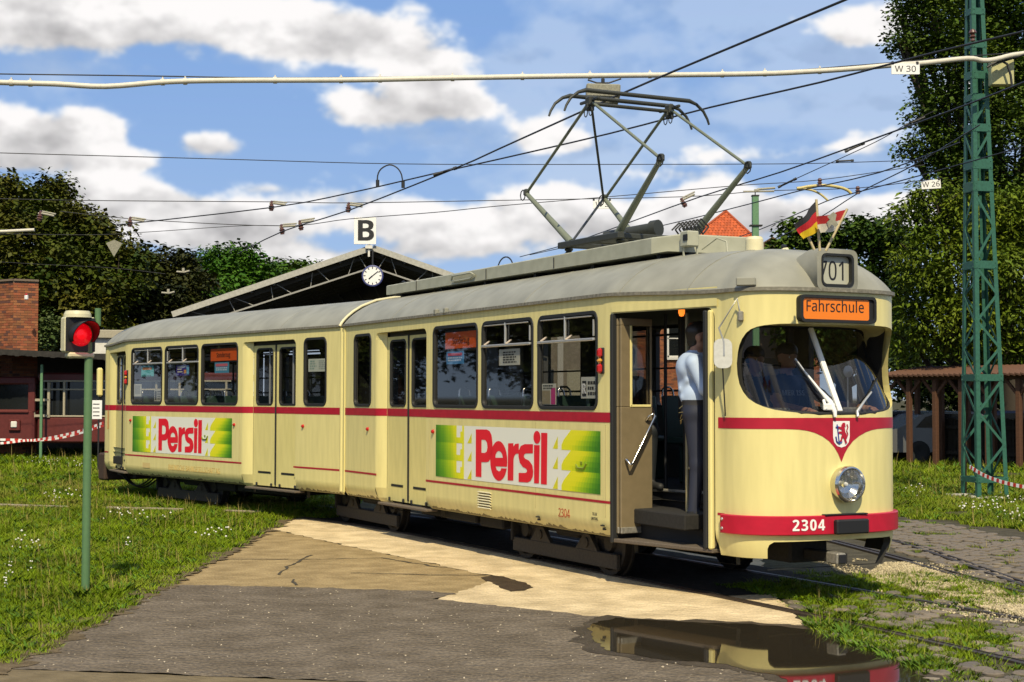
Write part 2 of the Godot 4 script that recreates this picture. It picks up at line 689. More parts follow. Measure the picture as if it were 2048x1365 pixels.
# moulding round a rounded opening: prof holds (outwards from the edge, off the wall)
func ring(b: MB, sg: float, cx: float, cy: float, w: float, h: float, r: float, prof: Array) -> void:
	var loops := []
	for q in prof:
		loops.append(rrect(cx, cy, w + 2 * q.x, h + 2 * q.x, maxf(0.01, r + q.x)))
	for k in prof.size() - 1:
		var d: Vector2 = prof[k + 1] - prof[k]
		var m := Vector2(-d.y, d.x).normalized()      # (in the wall, off the wall)
		if k == 0 and m.y < 0:
			m = -m
		for i in loops[0].size():
			var j: int = (i + 1) % loops[0].size()
			var pa: Vector2 = loops[k][i]
			var pb: Vector2 = loops[k][j]
			var pc: Vector2 = loops[k + 1][j]
			var pd: Vector2 = loops[k + 1][i]
			var A := sf(sg, pa.x, pa.y, prof[k].y)
			var B := sf(sg, pb.x, pb.y, prof[k].y)
			var C := sf(sg, pc.x, pc.y, prof[k + 1].y)
			var D := sf(sg, pd.x, pd.y, prof[k + 1].y)
			var nn := (B - A).cross(D - A)
			if nn.length() < 1e-9:
				nn = (C - B).cross(C - D)
			nn = nn.normalized()
			var mid := (A + B + C + D) / 4.0
			var out := sf(sg, cx, cy, 0.12)
			if nn.dot(out - mid) < 0:
				nn = -nn
			b.quad(A, B, C, D, nn)

func reveal(b: MB, sg: float, poly: PackedVector2Array, off0: float, off1: float) -> void:
	var mid := bounds(poly).get_center()
	var m := sf(sg, mid.x, mid.y, (off0 + off1) / 2.0)
	for i in poly.size():
		var a := poly[i]
		var c := poly[(i + 1) % poly.size()]
		var A := sf(sg, a.x, a.y, off0)
		var B := sf(sg, c.x, c.y, off0)
		var C := sf(sg, c.x, c.y, off1)
		var D := sf(sg, a.x, a.y, off1)
		b.flat(A, B, C, m - A)
		b.flat(A, C, D, m - A)

func window(tram: Node, sg: float, x: Transform3D, lc: float, yc: float, w: float, h: float, kind: int) -> void:
	var b := mb(x)
	ring(b, sg, lc, yc, w, h, 0.085, [Vector2(0.016, 0.0), Vector2(0.012, 0.009), Vector2(-0.018, 0.009), Vector2(-0.024, -0.03)])
	var o := part(tram, "window", b, M.rubber)
	b = mb(x)
	put_poly(b, sg, rrect(lc, yc, w - 0.03, h - 0.03, 0.07), -0.018, 1.0)
	part(o, "pane", b, M.glass)
	if kind == 1:
		b = mb(x)
		var z := plan.pos(lc).y
		var y := 2.343
		b.bx(sg * lc, y, z - 0.002, w - 0.04, 0.028, 0.03, 0.006)
		b.bx(sg * lc, (y + yc + h / 2) / 2, z - 0.002, 0.022, yc + h / 2 - y - 0.03, 0.024, 0.005)
		b.bx(sg * lc, yc + h / 2 - 0.035, z - 0.004, w - 0.14, 0.014, 0.02, 0.004)
		for e in [-1.0, 1.0]:
			b.bx(sg * lc + e * (w / 2 - 0.035), (y + yc + h / 2) / 2 - 0.02, z - 0.004, 0.012, yc + h / 2 - y - 0.1, 0.02, 0.003)
		part(o, "transom", b, M.alu)
		b = mb(x)
		for e in [0.0, -0.44]:
			b.bar(Vector3(sg * lc + e * w + 0.03, y + 0.012, z + 0.01), Vector3(sg * lc + e * w + 0.09, y + 0.055, z - 0.03), 0.018, 0.018, Vector3.UP, 0.004)
		part(o, "latch", b, M.latch)

# folding door, closed: leaves set back in a rounded recess; the rear jamb is a wide rounded slope
func closed_door(tram: Node, sg: float, x: Transform3D, l0: float, l1: float, top: float, bottom: float, wide_low: bool, leaves: int, band: Array) -> PackedVector2Array:
	var back := -0.085
	var i0 := l0 + (0.2 if wide_low else 0.02)
	var i1 := l1 - (0.02 if wide_low else 0.2)
	var rr := 0.09
	# outline of the opening in the wall
	var hole := PackedVector2Array([Vector2(l0, bottom - 0.1), Vector2(l1, bottom - 0.1)])
	for k in 6:
		var t := PI / 2 * k / 5.0
		hole.append(Vector2(l1 - rr + cos(t) * rr, top - rr + sin(t) * rr))
	for k in 6:
		var t := PI / 2 + PI / 2 * k / 5.0
		hole.append(Vector2(l0 + rr + cos(t) * rr, top - rr + sin(t) * rr))
	var b := mb(x)
	for side in 2:
		var a := l0 if side == 0 else l1
		var c := i0 if side == 0 else i1
		var prev := Vector3.ZERO
		var pn := Vector3.ZERO
		var ys := [bottom, bottom + 0.05, 0.62, 1.0, 1.5, 2.0, top - rr]
		var n := 8
		for j in ys.size() - 1:
			for k in n:
				var q := []
				for e in [[k, j], [k + 1, j], [k + 1, j + 1], [k, j + 1]]:
					var t: float = float(e[0]) / n
					var l := lerpf(a, c, sin(t * PI / 2) if absf(c - a) > 0.1 else t)
					var off := back * (1.0 - cos(t * PI / 2)) if absf(c - a) > 0.1 else back * t
					if absf(c - a) > 0.1:
						off = back * pow(t, 1.5)
						l = lerpf(a, c, t)
					q.append(sf(sg, l, ys[e[1]], off))
				var nn: Vector3 = (q[1] - q[0]).cross(q[3] - q[0]).normalized()
				if nn.dot(sn(sg, (l0 + l1) / 2, 1.0)) < 0:
					nn = -nn
				b.quad(q[0], q[1], q[2], q[3], nn)
	# underside of the arch
	for i in range(1, hole.size()):
		var a := hole[i]
		var c := hole[(i + 1) % hole.size()]
		if a.y < top - rr - 0.001 or c.y < top - rr - 0.001:
			continue
		b.flat(sf(sg, a.x, a.y), sf(sg, c.x, c.y), sf(sg, clampf(c.x, i0, i1), c.y, back), Vector3.DOWN)
		b.flat(sf(sg, a.x, a.y), sf(sg, clampf(c.x, i0, i1), c.y, back), sf(sg, clampf(a.x, i0, i1), a.y, back), Vector3.DOWN)
	part(tram, "door_surround", b, M.cream)
	b = mb(x)
	for bb in band:
		for k in 8:
			var a := l0 if wide_low else l1
			var c := i0 if wide_low else i1
			var t0 := k / 8.0
			var t1 := (k + 1) / 8.0
			var A := sf(sg, lerpf(a, c, t0), bb[0], back * pow(t0, 1.5) + 0.003)
			var B := sf(sg, lerpf(a, c, t1), bb[0], back * pow(t1, 1.5) + 0.003)
			var up := Vector3(0, bb[1] - bb[0], 0)
			var nn := (B - A).cross(up).normalized()
			if nn.dot(sn(sg, (l0 + l1) / 2, 1.0)) < 0:
				nn = -nn
			b.quad(A, B, B + up, A + up, nn)
	part(tram, "jamb_stripe", b, M.red)
	var w := (i1 - i0) / leaves
	flat_wall = true
	for k in leaves:
		var a := i0 + w * k + 0.008
		var c := i0 + w * (k + 1) - 0.008
		var mid := (a + c) / 2
		var ww := w - 0.2
		var win := rrect(mid, (1.67 + 2.5) / 2, ww, 0.83, 0.07)
		b = mb(x)
		wall(b, sg, a, c, bottom + 0.03, top - 0.06, [win], back)
		reveal(b, sg, win, back, back - 0.03)
		for e in [a, c]:
			b.quad(sf(sg, e, bottom + 0.03, back), sf(sg, e, top - 0.06, back), sf(sg, e, top - 0.06, back - 0.03), sf(sg, e, bottom + 0.03, back - 0.03), (sf(sg, e, 1.0) - sf(sg, mid, 1.0)).normalized())
		var leaf := part(tram, "door_leaf", b, M.cream_door)
		b = mb(x)
		ring(b, sg, mid, (1.67 + 2.5) / 2, ww, 0.83, 0.07, [Vector2(0.012, back), Vector2(0.008, back + 0.008), Vector2(-0.012, back + 0.008), Vector2(-0.016, back - 0.03)])
		part(leaf, "window_seal", b, M.rubber)
		b = mb(x)
		put_poly(b, sg, rrect(mid, (1.67 + 2.5) / 2, ww - 0.02, 0.81, 0.06), back - 0.012, 1.0)
		part(leaf, "pane", b, M.glass)
		b = mb(x)
		patch(b, sg, strip(a, c, 1.542, 1.637), back + 0.003)
		part(leaf, "waist_stripe", b, M.red)
		b = mb(x)
		patch(b, sg, strip(mid - w * 0.29, mid + w * 0.26, 0.652, 0.682), back + 0.004)
		part(leaf, "vent_slot", b, M.black)
		b = mb(x)
		for e in [-0.34, 0.3]:
			var q := sf(sg, mid + e * w, bottom + 0.05, back + 0.012)
			b.box(Transform3D(Basis.IDENTITY, q), Vector3(0.045, 0.05, 0.02), 0.008)
		part(leaf, "hinge", b, M.dark_metal)
		if k > 0:
			b = mb(x)
			b.box(Transform3D(Basis.IDENTITY, sf(sg, a - 0.008, (bottom + top) / 2, back + 0.004)), Vector3(0.03, top - bottom - 0.1, 0.026), 0.006)
			part(tram, "door_seal", b, M.rubber)
	# dark strip painted as the shadow gap above the leaves; handrails behind the panes
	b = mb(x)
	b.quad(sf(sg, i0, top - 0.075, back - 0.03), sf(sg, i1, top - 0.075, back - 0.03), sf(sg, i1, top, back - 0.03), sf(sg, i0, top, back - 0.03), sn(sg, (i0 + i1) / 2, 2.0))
	part(tram, "door_header", b, M.header_shadow)
	b = mb(x)
	for k in leaves:
		var l := i0 + w * (k + 0.53)
		b.tube([sf(sg, l, 0.9, back - 0.1), sf(sg, l, 2.5, back - 0.1)], 0.017, 8)
	part(tram, "handrail", b, M.alu)
	# step below
	b = mb(x)
	for k in 6:
		var t0 := lerpf(i0 - 0.05, i1 + 0.06, k / 6.0)
		var t1 := lerpf(i0 - 0.05, i1 + 0.06, (k + 1) / 6.0)
		b.bar(sf(sg, t0, bottom - 0.012, -0.06), sf(sg, t1, bottom - 0.012, -0.06), 0.16, 0.03, Vector3.UP, 0.006)
	part(tram, "door_sill", b, M.step_wood)
	flat_wall = false
	return hole

func roof_pt(sg: float, l: float, r: float) -> Vector3:
	var e := plan.pos(l) + plan.nrm(l) * 0.02
	var cs := minf(e.x, 8.2)
	var q := Vector2(cs, 0).lerp(e, r)
	return Vector3(q.x * sg, GUT + dip(l) + 0.44 * pow(maxf(0.0, 1.0 - pow(r, 2.5)), 0.8), q.y)

# the roof edge runs a little lower round the nose
func dip(l: float) -> float:
	var t := clampf((plan.pos(l).x - 7.0) / 1.6, 0.0, 1.0)
	return -0.045 * t * t * (3 - 2 * t)

func make_roof(tram: Node, sg: float, x: Transform3D, label: String) -> void:
	var b := mb(x)
	var rs := [1.0, 0.995, 0.98, 0.955, 0.92, 0.875, 0.82, 0.75, 0.65, 0.5, 0.3, 0.0]
	var e := 0.01
	for i in plan.L.size() - 1:
		for k in rs.size() - 1:
			var q := []
			var nn := []
			for c in [[i, k], [i + 1, k], [i + 1, k + 1], [i, k + 1]]:
				var l: float = plan.L[c[0]]
				var r: float = rs[c[1]]
				var p := roof_pt(sg, l, r)
				q.append(p)
				var l2 := clampf(l, 0.02, plan.L[plan.L.size() - 1] - 0.02)
				var r2 := clampf(r, 0.02, 0.992)
				var du := roof_pt(sg, l2 + e, r2) - roof_pt(sg, l2 - e, r2)
				var dv := roof_pt(sg, l2, r2 + 0.006) - roof_pt(sg, l2, r2 - 0.006)
				var m := du.cross(dv).normalized()
				if m.y < 0:
					m = -m
				nn.append(m)
			b.quadn(q[0], q[1], q[2], q[3], nn[0], nn[1], nn[2], nn[3])
	part(tram, "roof", b, M.roof, label)
	b = mb(x)
	var pts := []
	for l in plan.L:
		var p := sf(sg, l, GUT + dip(l) - 0.004, 0.028)
		pts.append(p)
	for i in pts.size() - 1:
		var d := Vector3(0, 0.032, 0)
		var n0 := sn(sg, plan.L[i], 1.0)
		var n1 := sn(sg, plan.L[i + 1], 1.0)
		b.quadn(pts[i], pts[i + 1], pts[i + 1] + d, pts[i] + d, n0, n1, n1, n0)
		b.quadn(pts[i] + d, pts[i + 1] + d, pts[i + 1] + d - n1 * 0.03, pts[i] + d - n0 * 0.03, Vector3.UP, Vector3.UP, Vector3.UP, Vector3.UP)
		b.quadn(pts[i], pts[i + 1], pts[i + 1] - n1 * 0.05, pts[i] - n0 * 0.05, Vector3.DOWN, Vector3.DOWN, Vector3.DOWN, Vector3.DOWN)
	part(tram, "gutter", b, M.gutter)
	# faint seams across the roof sheets
	b = mb(x)
	for s in [1.75, 3.5, 5.4, 7.3, 8.2]:
		for k in range(1, rs.size() - 1):
			for z in 2:
				var l: float = s - 0.04
				if z == 1:
					l = plan.L[plan.L.size() - 1] - l
				var A := roof_pt(sg, l, rs[k])
				var B := roof_pt(sg, l, rs[k + 1])
				b.bar(A, B, 0.02, 0.006, Vector3.UP)
	part(tram, "roof_seam", b, M.roof)

func adpoly(a: Array, l0: float, l1: float) -> PackedVector2Array:
	var p := PackedVector2Array()
	for i in range(0, a.size(), 2):
		p.append(Vector2(lerpf(l0, l1, a[i]), lerpf(0.853, 1.457, a[i + 1])))
	return p

# printed panel; s0..s1 along the wall, drawn at z in the section's own axes
func advert(tram: Node, x: Transform3D, s0: float, s1: float) -> void:
	var z := HW + 0.003
	var b := mb(x, true)
	var T := at(0, 0, z)
	b.col = Color(0.80, 0.80, 0.70)
	b.prism(T, adpoly([0, 0, 1, 0, 1, 1, 0, 1], s0, s1), 0.0)
	var o := part(tram, "advert_panel", b, M.print, "printed advertising panel with green and yellow blocks")
	b = mb(x, true)
	var T2 := at(0, 0, z + 0.0015)
	var ramp := func(t: float) -> Color:
		var cs := [Color(0.035, 0.17, 0.008), Color(0.10, 0.30, 0.008), Color(0.32, 0.52, 0.008), Color(0.72, 0.72, 0.012), Color(0.80, 0.76, 0.02)]
		var f := clampf(t, 0, 0.999) * 4.0
		return cs[int(f)].lerp(cs[int(f) + 1], f - int(f))
	var cols := [0.0, 0.05, 0.1, 0.151, 0.203]
	var rows := [0.0, 0.334, 0.668, 1.0]
	for i in 4:
		for j in 3:
			# each block runs from a darker lower left to a lighter upper right
			for k in 6:
				for m in 4:
					var u0: float = lerpf(cols[i], cols[i + 1], m / 4.0)
					var u1: float = lerpf(cols[i], cols[i + 1], (m + 1) / 4.0)
					var v0: float = lerpf(rows[j], rows[j + 1], k / 6.0)
					var v1: float = lerpf(rows[j], rows[j + 1], (k + 1) / 6.0)
					if i == 3 and (m / 4.0) + 0.1 < (k + 0.5) / 6.0 * 0.85 and k > 1:
						continue
					b.col = ramp.call(i * 0.24 - 0.04 + 0.30 * (m / 4.0) + 0.16 * ((k + 0.5) / 6.0))
					b.prism(T2, adpoly([u0, v0, u1, v0, u1, v1, u0, v1], s0, s1), 0.0)
	b.col = Color(0.70, 0.66, 0.02)
	for j in 3:
		var y: float = rows[j] + 0.01
		b.prism(T2, adpoly([0.226, y, 0.255, y, 0.255, y + 0.19], s0, s1), 0.0)
		b.prism(T2, adpoly([0.751, y, 0.779, y, 0.779, y + 0.21], s0, s1), 0.0)
	for j in 3:
		var n := 14
		for k in n:
			var t0 := float(k) / n
			var t1 := float(k + 1) / n
			for m in 4:
				var v0 := m / 4.0
				var v1 := (m + 1) / 4.0
				var e := func(t: float, v: float) -> Array:
					var left := 0.799 + 0.05 * maxf(0.0, v - 0.35) / 0.65
					return [lerpf(left, 1.0, t), lerpf(rows[j], rows[j + 1], v)]
				b.col = ramp.call(1.0 - 0.98 * pow((t0 + t1) / 2, 1.5) + 0.34 * ((v0 + v1) / 2 - 0.55))
				b.prism(T2, adpoly(e.call(t0, v0) + e.call(t1, v0) + e.call(t1, v1) + e.call(t0, v1), s0, s1), 0.0)
	part(o, "colour_block", b, M.print)
	b = mb(x)
	var T3 := at(0, 0, z + 0.003)
	var G := {"P": [0.284, 0.942, 0.356, 0.949, 0.375, 0.922, 0.387, 0.851, 0.393, 0.722, 0.394, 0.627, 0.390, 0.517, 0.381, 0.427, 0.369, 0.369, 0.357, 0.356, 0.322, 0.349, 0.322, 0.075, 0.284, 0.073],
		"Pin": [0.322, 0.760, 0.347, 0.758, 0.358, 0.709, 0.361, 0.623, 0.356, 0.546, 0.344, 0.520, 0.3219, 0.518],
		"e1": [0.412, 0.449, 0.414, 0.512, 0.423, 0.560, 0.434, 0.578, 0.446, 0.561, 0.455, 0.522, 0.460, 0.459],
		"e2": [0.414, 0.296, 0.495, 0.306, 0.495, 0.276, 0.449, 0.270, 0.445, 0.225, 0.435, 0.209, 0.421, 0.232],
		"r": [0.492, 0.722, 0.524, 0.728, 0.524, 0.667, 0.535, 0.717, 0.557, 0.730, 0.557, 0.555, 0.540, 0.546, 0.530, 0.512, 0.525, 0.444, 0.524, 0.073, 0.489, 0.066],
		"s": [0.640, 0.732, 0.592, 0.724, 0.569, 0.689, 0.557, 0.609, 0.555, 0.510, 0.563, 0.394, 0.581, 0.328, 0.599, 0.306, 0.606, 0.278, 0.604, 0.243, 0.595, 0.227, 0.556, 0.217, 0.556, 0.061, 0.609, 0.066, 0.627, 0.101, 0.639, 0.177, 0.642, 0.268, 0.636, 0.373, 0.618, 0.444, 0.594, 0.474, 0.587, 0.505, 0.589, 0.545, 0.598, 0.565, 0.640, 0.576],
		"i": [0.646, 0.720, 0.679, 0.722, 0.675, 0.071, 0.647, 0.066], "l": [0.687, 0.934, 0.722, 0.935, 0.719, 0.065, 0.686, 0.065]}
	var ov := func(cx: float, cy: float, rx: float, ry: float) -> PackedVector2Array:
		var a := []
		for k in 28:
			a.append(cx + cos(TAU * k / 28) * rx)
			a.append(cy + sin(TAU * k / 28) * ry)
		return adpoly(a, s0, s1)
	var solid := [adpoly(G.r, s0, s1), adpoly(G.s, s0, s1), adpoly(G.i, s0, s1), adpoly(G.l, s0, s1), ov.call(0.663, 0.853, 0.02, 0.11)]
	var withhole := [[adpoly(G.P, s0, s1), [adpoly(G.Pin, s0, s1)]], [ov.call(0.433, 0.397, 0.054, 0.356), [adpoly(G.e1, s0, s1), adpoly(G.e2, s0, s1)]]]
	for q in solid:
		b.prism(T3, q, 0.0)
	for wh in withhole:
		var r := bounds(wh[0])
		# cut into upright slices so that no slice keeps a hole inside
		var n := 8
		for k in n:
			var cell := strip(r.position.x + r.size.x * k / n, r.position.x + r.size.x * (k + 1) / n, r.position.y - 0.01, r.end.y + 0.01)
			var polys: Array = Array(Geometry2D.intersect_polygons(cell, wh[0]), TYPE_NIL, "", null)
			for h in wh[1]:
				var nxt := []
				for q in polys:
					for w in Geometry2D.clip_polygons(q, h):
						if not Geometry2D.is_polygon_clockwise(w):
							nxt.append(w)
				polys = nxt
			for q in polys:
				if q.size() >= 3:
					b.prism(T3, q, 0.0)
	part(o, "lettering", b, M.letter_red)

func poster(tram: Node, called: String, x: Transform3D, s0: float, s1: float, y0: float, y1: float, base: Color, marks: Array, z := HW - 0.03) -> void:
	var b := mb(x, true)
	b.col = base
	b.box(at((s0 + s1) / 2, (y0 + y1) / 2, z), Vector3(s1 - s0, y1 - y0, 0.004))
	var o := part(tram, called, b, M.print)
	if marks.size() == 0:
		return
	b = mb(x, true)
	for m in marks:
		b.col = m[4]
		b.quad(Vector3(lerpf(s0, s1, m[0]), lerpf(y0, y1, m[1]), z + 0.004), Vector3(lerpf(s0, s1, m[2]), lerpf(y0, y1, m[1]), z + 0.004), Vector3(lerpf(s0, s1, m[2]), lerpf(y0, y1, m[3]), z + 0.004), Vector3(lerpf(s0, s1, m[0]), lerpf(y0, y1, m[3]), z + 0.004), Vector3.BACK)
	part(o, "print", b, M.print)

func lines(n: int, x0: float, x1: float, y0: float, y1: float, c: Color, ragged := 7) -> Array:
	var r := RandomNumberGenerator.new()
	r.seed = ragged
	var out := []
	for k in n:
		var y := lerpf(y1, y0, (k + 0.5) / n)
		var h := (y1 - y0) / n * 0.3
		var xx := x0
		while xx < x1:
			var w := r.randf_range(0.05, 0.14)
			out.append([xx, y - h, minf(xx + w, x1), y + h, c])
			xx += w + 0.03
		if r.randf() < 0.3 and out.size() > 1:
			out.pop_back()
	return out

const WIN_Y := 2.1375
const WIN_H := 0.935

func setback(y: float) -> float:
	return 0.015 + 0.42 * clampf((y - 1.643) / 0.77, 0.0, 1.0)

# a point of the raked windscreen, u measured from the middle of the nose towards the near side
func gp(u: float, y: float, off := 0.0) -> Vector3:
	return sf(1.0, plan.tip - u, y, off) - Vector3(setback(y), 0, 0)

func windscreen_outline() -> PackedVector2Array:
	var h := [Vector2(0.226, 1.642), Vector2(0.4, 1.648), Vector2(0.536, 1.661), Vector2(0.64, 1.676), Vector2(0.723, 1.698), Vector2(0.80, 1.73), Vector2(0.866, 1.773), Vector2(0.915, 1.83), Vector2(0.951, 1.896), Vector2(0.972, 1.98), Vector2(0.979, 2.076), Vector2(0.967, 2.17), Vector2(0.95, 2.235), Vector2(0.922, 2.288), Vector2(0.885, 2.335), Vector2(0.843, 2.366), Vector2(0.785, 2.388), Vector2(0.72, 2.4), Vector2(0.589, 2.412), Vector2(0.329, 2.416), Vector2(0.12, 2.415)]
	var p := PackedVector2Array([Vector2(0.0, 1.642)])
	for q in h:
		p.append(q)
	p.append(Vector2(0.0, 2.415))
	for i in range(h.size() - 1, -1, -1):
		p.append(Vector2(-h[i].x, h[i].y))
	return p

func to_l(poly: PackedVector2Array) -> PackedVector2Array:
	var p := PackedVector2Array()
	for q in poly:
		p.append(Vector2(plan.tip - q.x, q.y))
	return p

func make_tram() -> void:
	make_plan()
	var tram := thing("tram", "long cream articulated tram with red waist stripe and grey roof, front door open", "tram", sect[0])
	var total := plan.L[plan.L.size() - 1]
	for k in 2:
		var sg := 1.0 if k == 0 else -1.0
		var x: Transform3D = Transform3D.IDENTITY if k == 0 else sect[1]
		var wins := [[3.655, 1.21, 0], [4.99, 1.21, 1], [6.325, 1.21, 1]]
		var holes := []
		for w in wins:
			holes.append(rrect(w[0] - 0.04, WIN_Y, w[1], WIN_H, 0.085))
		holes.append(rrect(0.74 - 0.04, WIN_Y, 0.6, WIN_H, 0.085))
		var d := closed_door(tram, sg, x, 1.16 if k == 0 else 1.24, 2.80 if k == 0 else 2.86, 2.61, 0.44, k == 0, 2, [[1.542, 1.637]])
		holes.append(d)
		var fd0 := 7.16
		var fd1 := 8.50
		if k == 0:
			var q := PackedVector2Array([Vector2(fd0, 0.3), Vector2(fd1, 0.3)])
			for j in 6:
				var t := PI / 2 * j / 5.0
				q.append(Vector2(fd1 - 0.1 + cos(t) * 0.1, 2.475 + sin(t) * 0.1))
			for j in 4:
				var t := PI / 2 + PI / 2 * j / 3.0
				q.append(Vector2(fd0 + 0.03 + cos(t) * 0.03, 2.545 + sin(t) * 0.03))
			holes.append(q)
		else:
			holes.append(closed_door(tram, sg, x, 7.16, 8.52, 2.58, 0.48, false, 2, [[1.542, 1.637]]))
		var b := mb(x)
		wall(b, sg, 0.0, 8.53, 0.453, GUT + 0.01, holes)
		part(tram, "side_wall", b, M.cream, "cream side wall facing the viewer")
		# far wall
		var fh := []
		for w in [[0.74, 0.6], [2.02, 1.21], [3.655, 1.21], [4.99, 1.21], [6.325, 1.21], [7.85, 1.05]]:
			fh.append(rrect(total - w[0] + 0.04, WIN_Y, w[1], WIN_H, 0.085))
		b = mb(x)
		wall(b, sg, total - 8.53, total, 0.453, GUT + 0.01, fh)
		part(tram, "side_wall", b, M.cream)
		for h in fh:
			var r := bounds(h)
			b = mb(x)
			ring(b, sg, r.get_center().x, WIN_Y, r.size.x, WIN_H, 0.085, [Vector2(0.016, 0.0), Vector2(0.012, 0.009), Vector2(-0.018, 0.009), Vector2(-0.024, -0.05)])
			var o := part(tram, "window", b, M.rubber)
			b = mb(x)
			put_poly(b, sg, rrect(r.get_center().x, WIN_Y, r.size.x - 0.03, WIN_H - 0.03, 0.07), -0.018, 1.0)
			part(o, "pane", b, M.glass)
		# lining inside
		b = mb(x)
		wall(b, sg, 0.0, 8.53, 0.5, 2.63, holes, -0.05, -1.0)
		wall(b, sg, total - 8.53, total, 0.5, 2.63, fh, -0.05, -1.0)
		for h in holes + fh:
			reveal(b, sg, h, -0.001, -0.05)
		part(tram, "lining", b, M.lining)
		# windows
		for w in wins:
			window(tram, sg, x, w[0] - 0.04, WIN_Y, w[1], WIN_H, w[2])
		window(tram, sg, x, 0.74 - 0.04, WIN_Y, 0.6, WIN_H, 0)
		# waist stripe and thin line on the near wall, broken at the doors
		b = mb(x)
		var cuts: Array = [[0.0, 1.16, 2.80, 7.14], [0.0, 1.24, 2.86, 7.14]][k]
		var runs := [[cuts[0], cuts[1], 1.542, 1.637], [cuts[2], cuts[3], 1.542, 1.637], [cuts[0], cuts[1] + 0.05, 0.774, 0.798], [cuts[2], cuts[3], 0.774, 0.798]]
		if k == 1:
			runs += [[8.54, 9.1, 0.774, 0.798], [8.54, 9.7, 1.542, 1.637]]
		for q in runs:
			b = mb(x)
			patch(b, sg, strip(q[0], q[1], q[2], q[3]), 0.003)
			part(tram, "waist_stripe" if q[2] > 1.0 else "thin_stripe", b, M.red)
		make_roof(tram, sg, x, "grey front roof" if k == 0 else "grey rear roof")
		# ceiling and floor
		b = mb(x)
		var n := plan.L.size()
		for i in n / 2:
			for q in [[2.62, Vector3.DOWN], [0.88, Vector3.UP], [0.80, Vector3.DOWN]]:
				var a := sf(sg, plan.L[i], q[0], -0.05)
				var c := sf(sg, plan.L[i + 1], q[0], -0.05)
				if q[0] < 1.0:
					a.z = maxf(minf(a.z, 1.0), 0.02)
					c.z = maxf(minf(c.z, 1.0), 0.02)
					# stairwell of the front door
					if k == 0 and a.x > 7.15 and a.x < 8.55:
						a.z = minf(a.z, 0.56)
						c.z = minf(c.z, 0.56)
				b.quad(a, c, Vector3(c.x, c.y, -absf(c.z)) if q[0] > 1.0 else Vector3(c.x, c.y, -1.0 if c.x * sg < 8.6 else -c.z), Vector3(a.x, a.y, -absf(a.z)) if q[0] > 1.0 else Vector3(a.x, a.y, -1.0 if a.x * sg < 8.6 else -a.z), q[1])
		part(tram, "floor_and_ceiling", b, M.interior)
	make_nose(tram)
	make_tail(tram)
	make_open_door(tram)
	make_interior(tram)
	make_details(tram)
	make_roof_gear(tram)
	for q in [[0, 5.6], [0, 0.0], [1, -5.45]]:
		bogie(tram, Transform3D.IDENTITY if q[0] == 0 else sect[1], q[1])
	# articulation: dark drum between the sections, cream cover strips at its near edge
	var b := mb()
	b.lathe(at(0.0, 0, -0.05), [Vector2(0.0, 0.5), Vector2(1.04, 0.5), Vector2(1.04, 2.72), Vector2(0.9, 2.98), Vector2(0.55, 3.14), Vector2(0.0, 3.17)], 48)
	part(tram, "joint_drum", b, M.rubber)
	b = mb(sect[1])
	b.tube([Vector3(-0.035, 0.5, HW - 0.03), Vector3(-0.035, GUT - 0.02, HW - 0.03)], 0.045, 12)
	part(tram, "joint_cover", b, M.cream)
	b = mb()
	b.bx(0.07, (0.47 + GUT) / 2, HW + 0.004, 0.07, GUT - 0.5, 0.02, 0.008)
	part(tram, "joint_cover", b, M.cream_door)
	# rear end of the rear roof, a raised cream hoop
	b = mb(sect[1])
	var pts := []
	for r in [1.0, 0.98, 0.95, 0.9, 0.82, 0.7, 0.5, 0.25, 0.0]:
		pts.append(roof_pt(-1.0, 0.0, r) + Vector3(-0.01, 0.004, 0))
	for r in [0.25, 0.5, 0.7, 0.82, 0.9, 0.95, 0.98, 1.0]:
		pts.append(roof_pt(-1.0, total, r) + Vector3(-0.01, 0.004, 0))
	b.tube(pts, 0.022, 8)
	part(tram, "roof_hoop", b, M.cream_pale)
	# dark chassis below the floor
	for k in 2:
		b = mb(Transform3D.IDENTITY if k == 0 else sect[1])
		var sg := 1.0 if k == 0 else -1.0
		for q in [[2.0, 3.6, 0.32], [3.7, 4.3, 0.30], [7.0, 7.1, 0.45]]:
			b.bx(sg * (q[0] + q[1]) / 2, (q[2] + 0.8) / 2, 0.1, q[1] - q[0], 0.8 - q[2], 1.5, 0.02)
		b.bx(sg * 4.2, 0.66, 0.0, 7.9, 0.14, 1.9, 0.01)
		part(tram, "chassis", b, M.under)

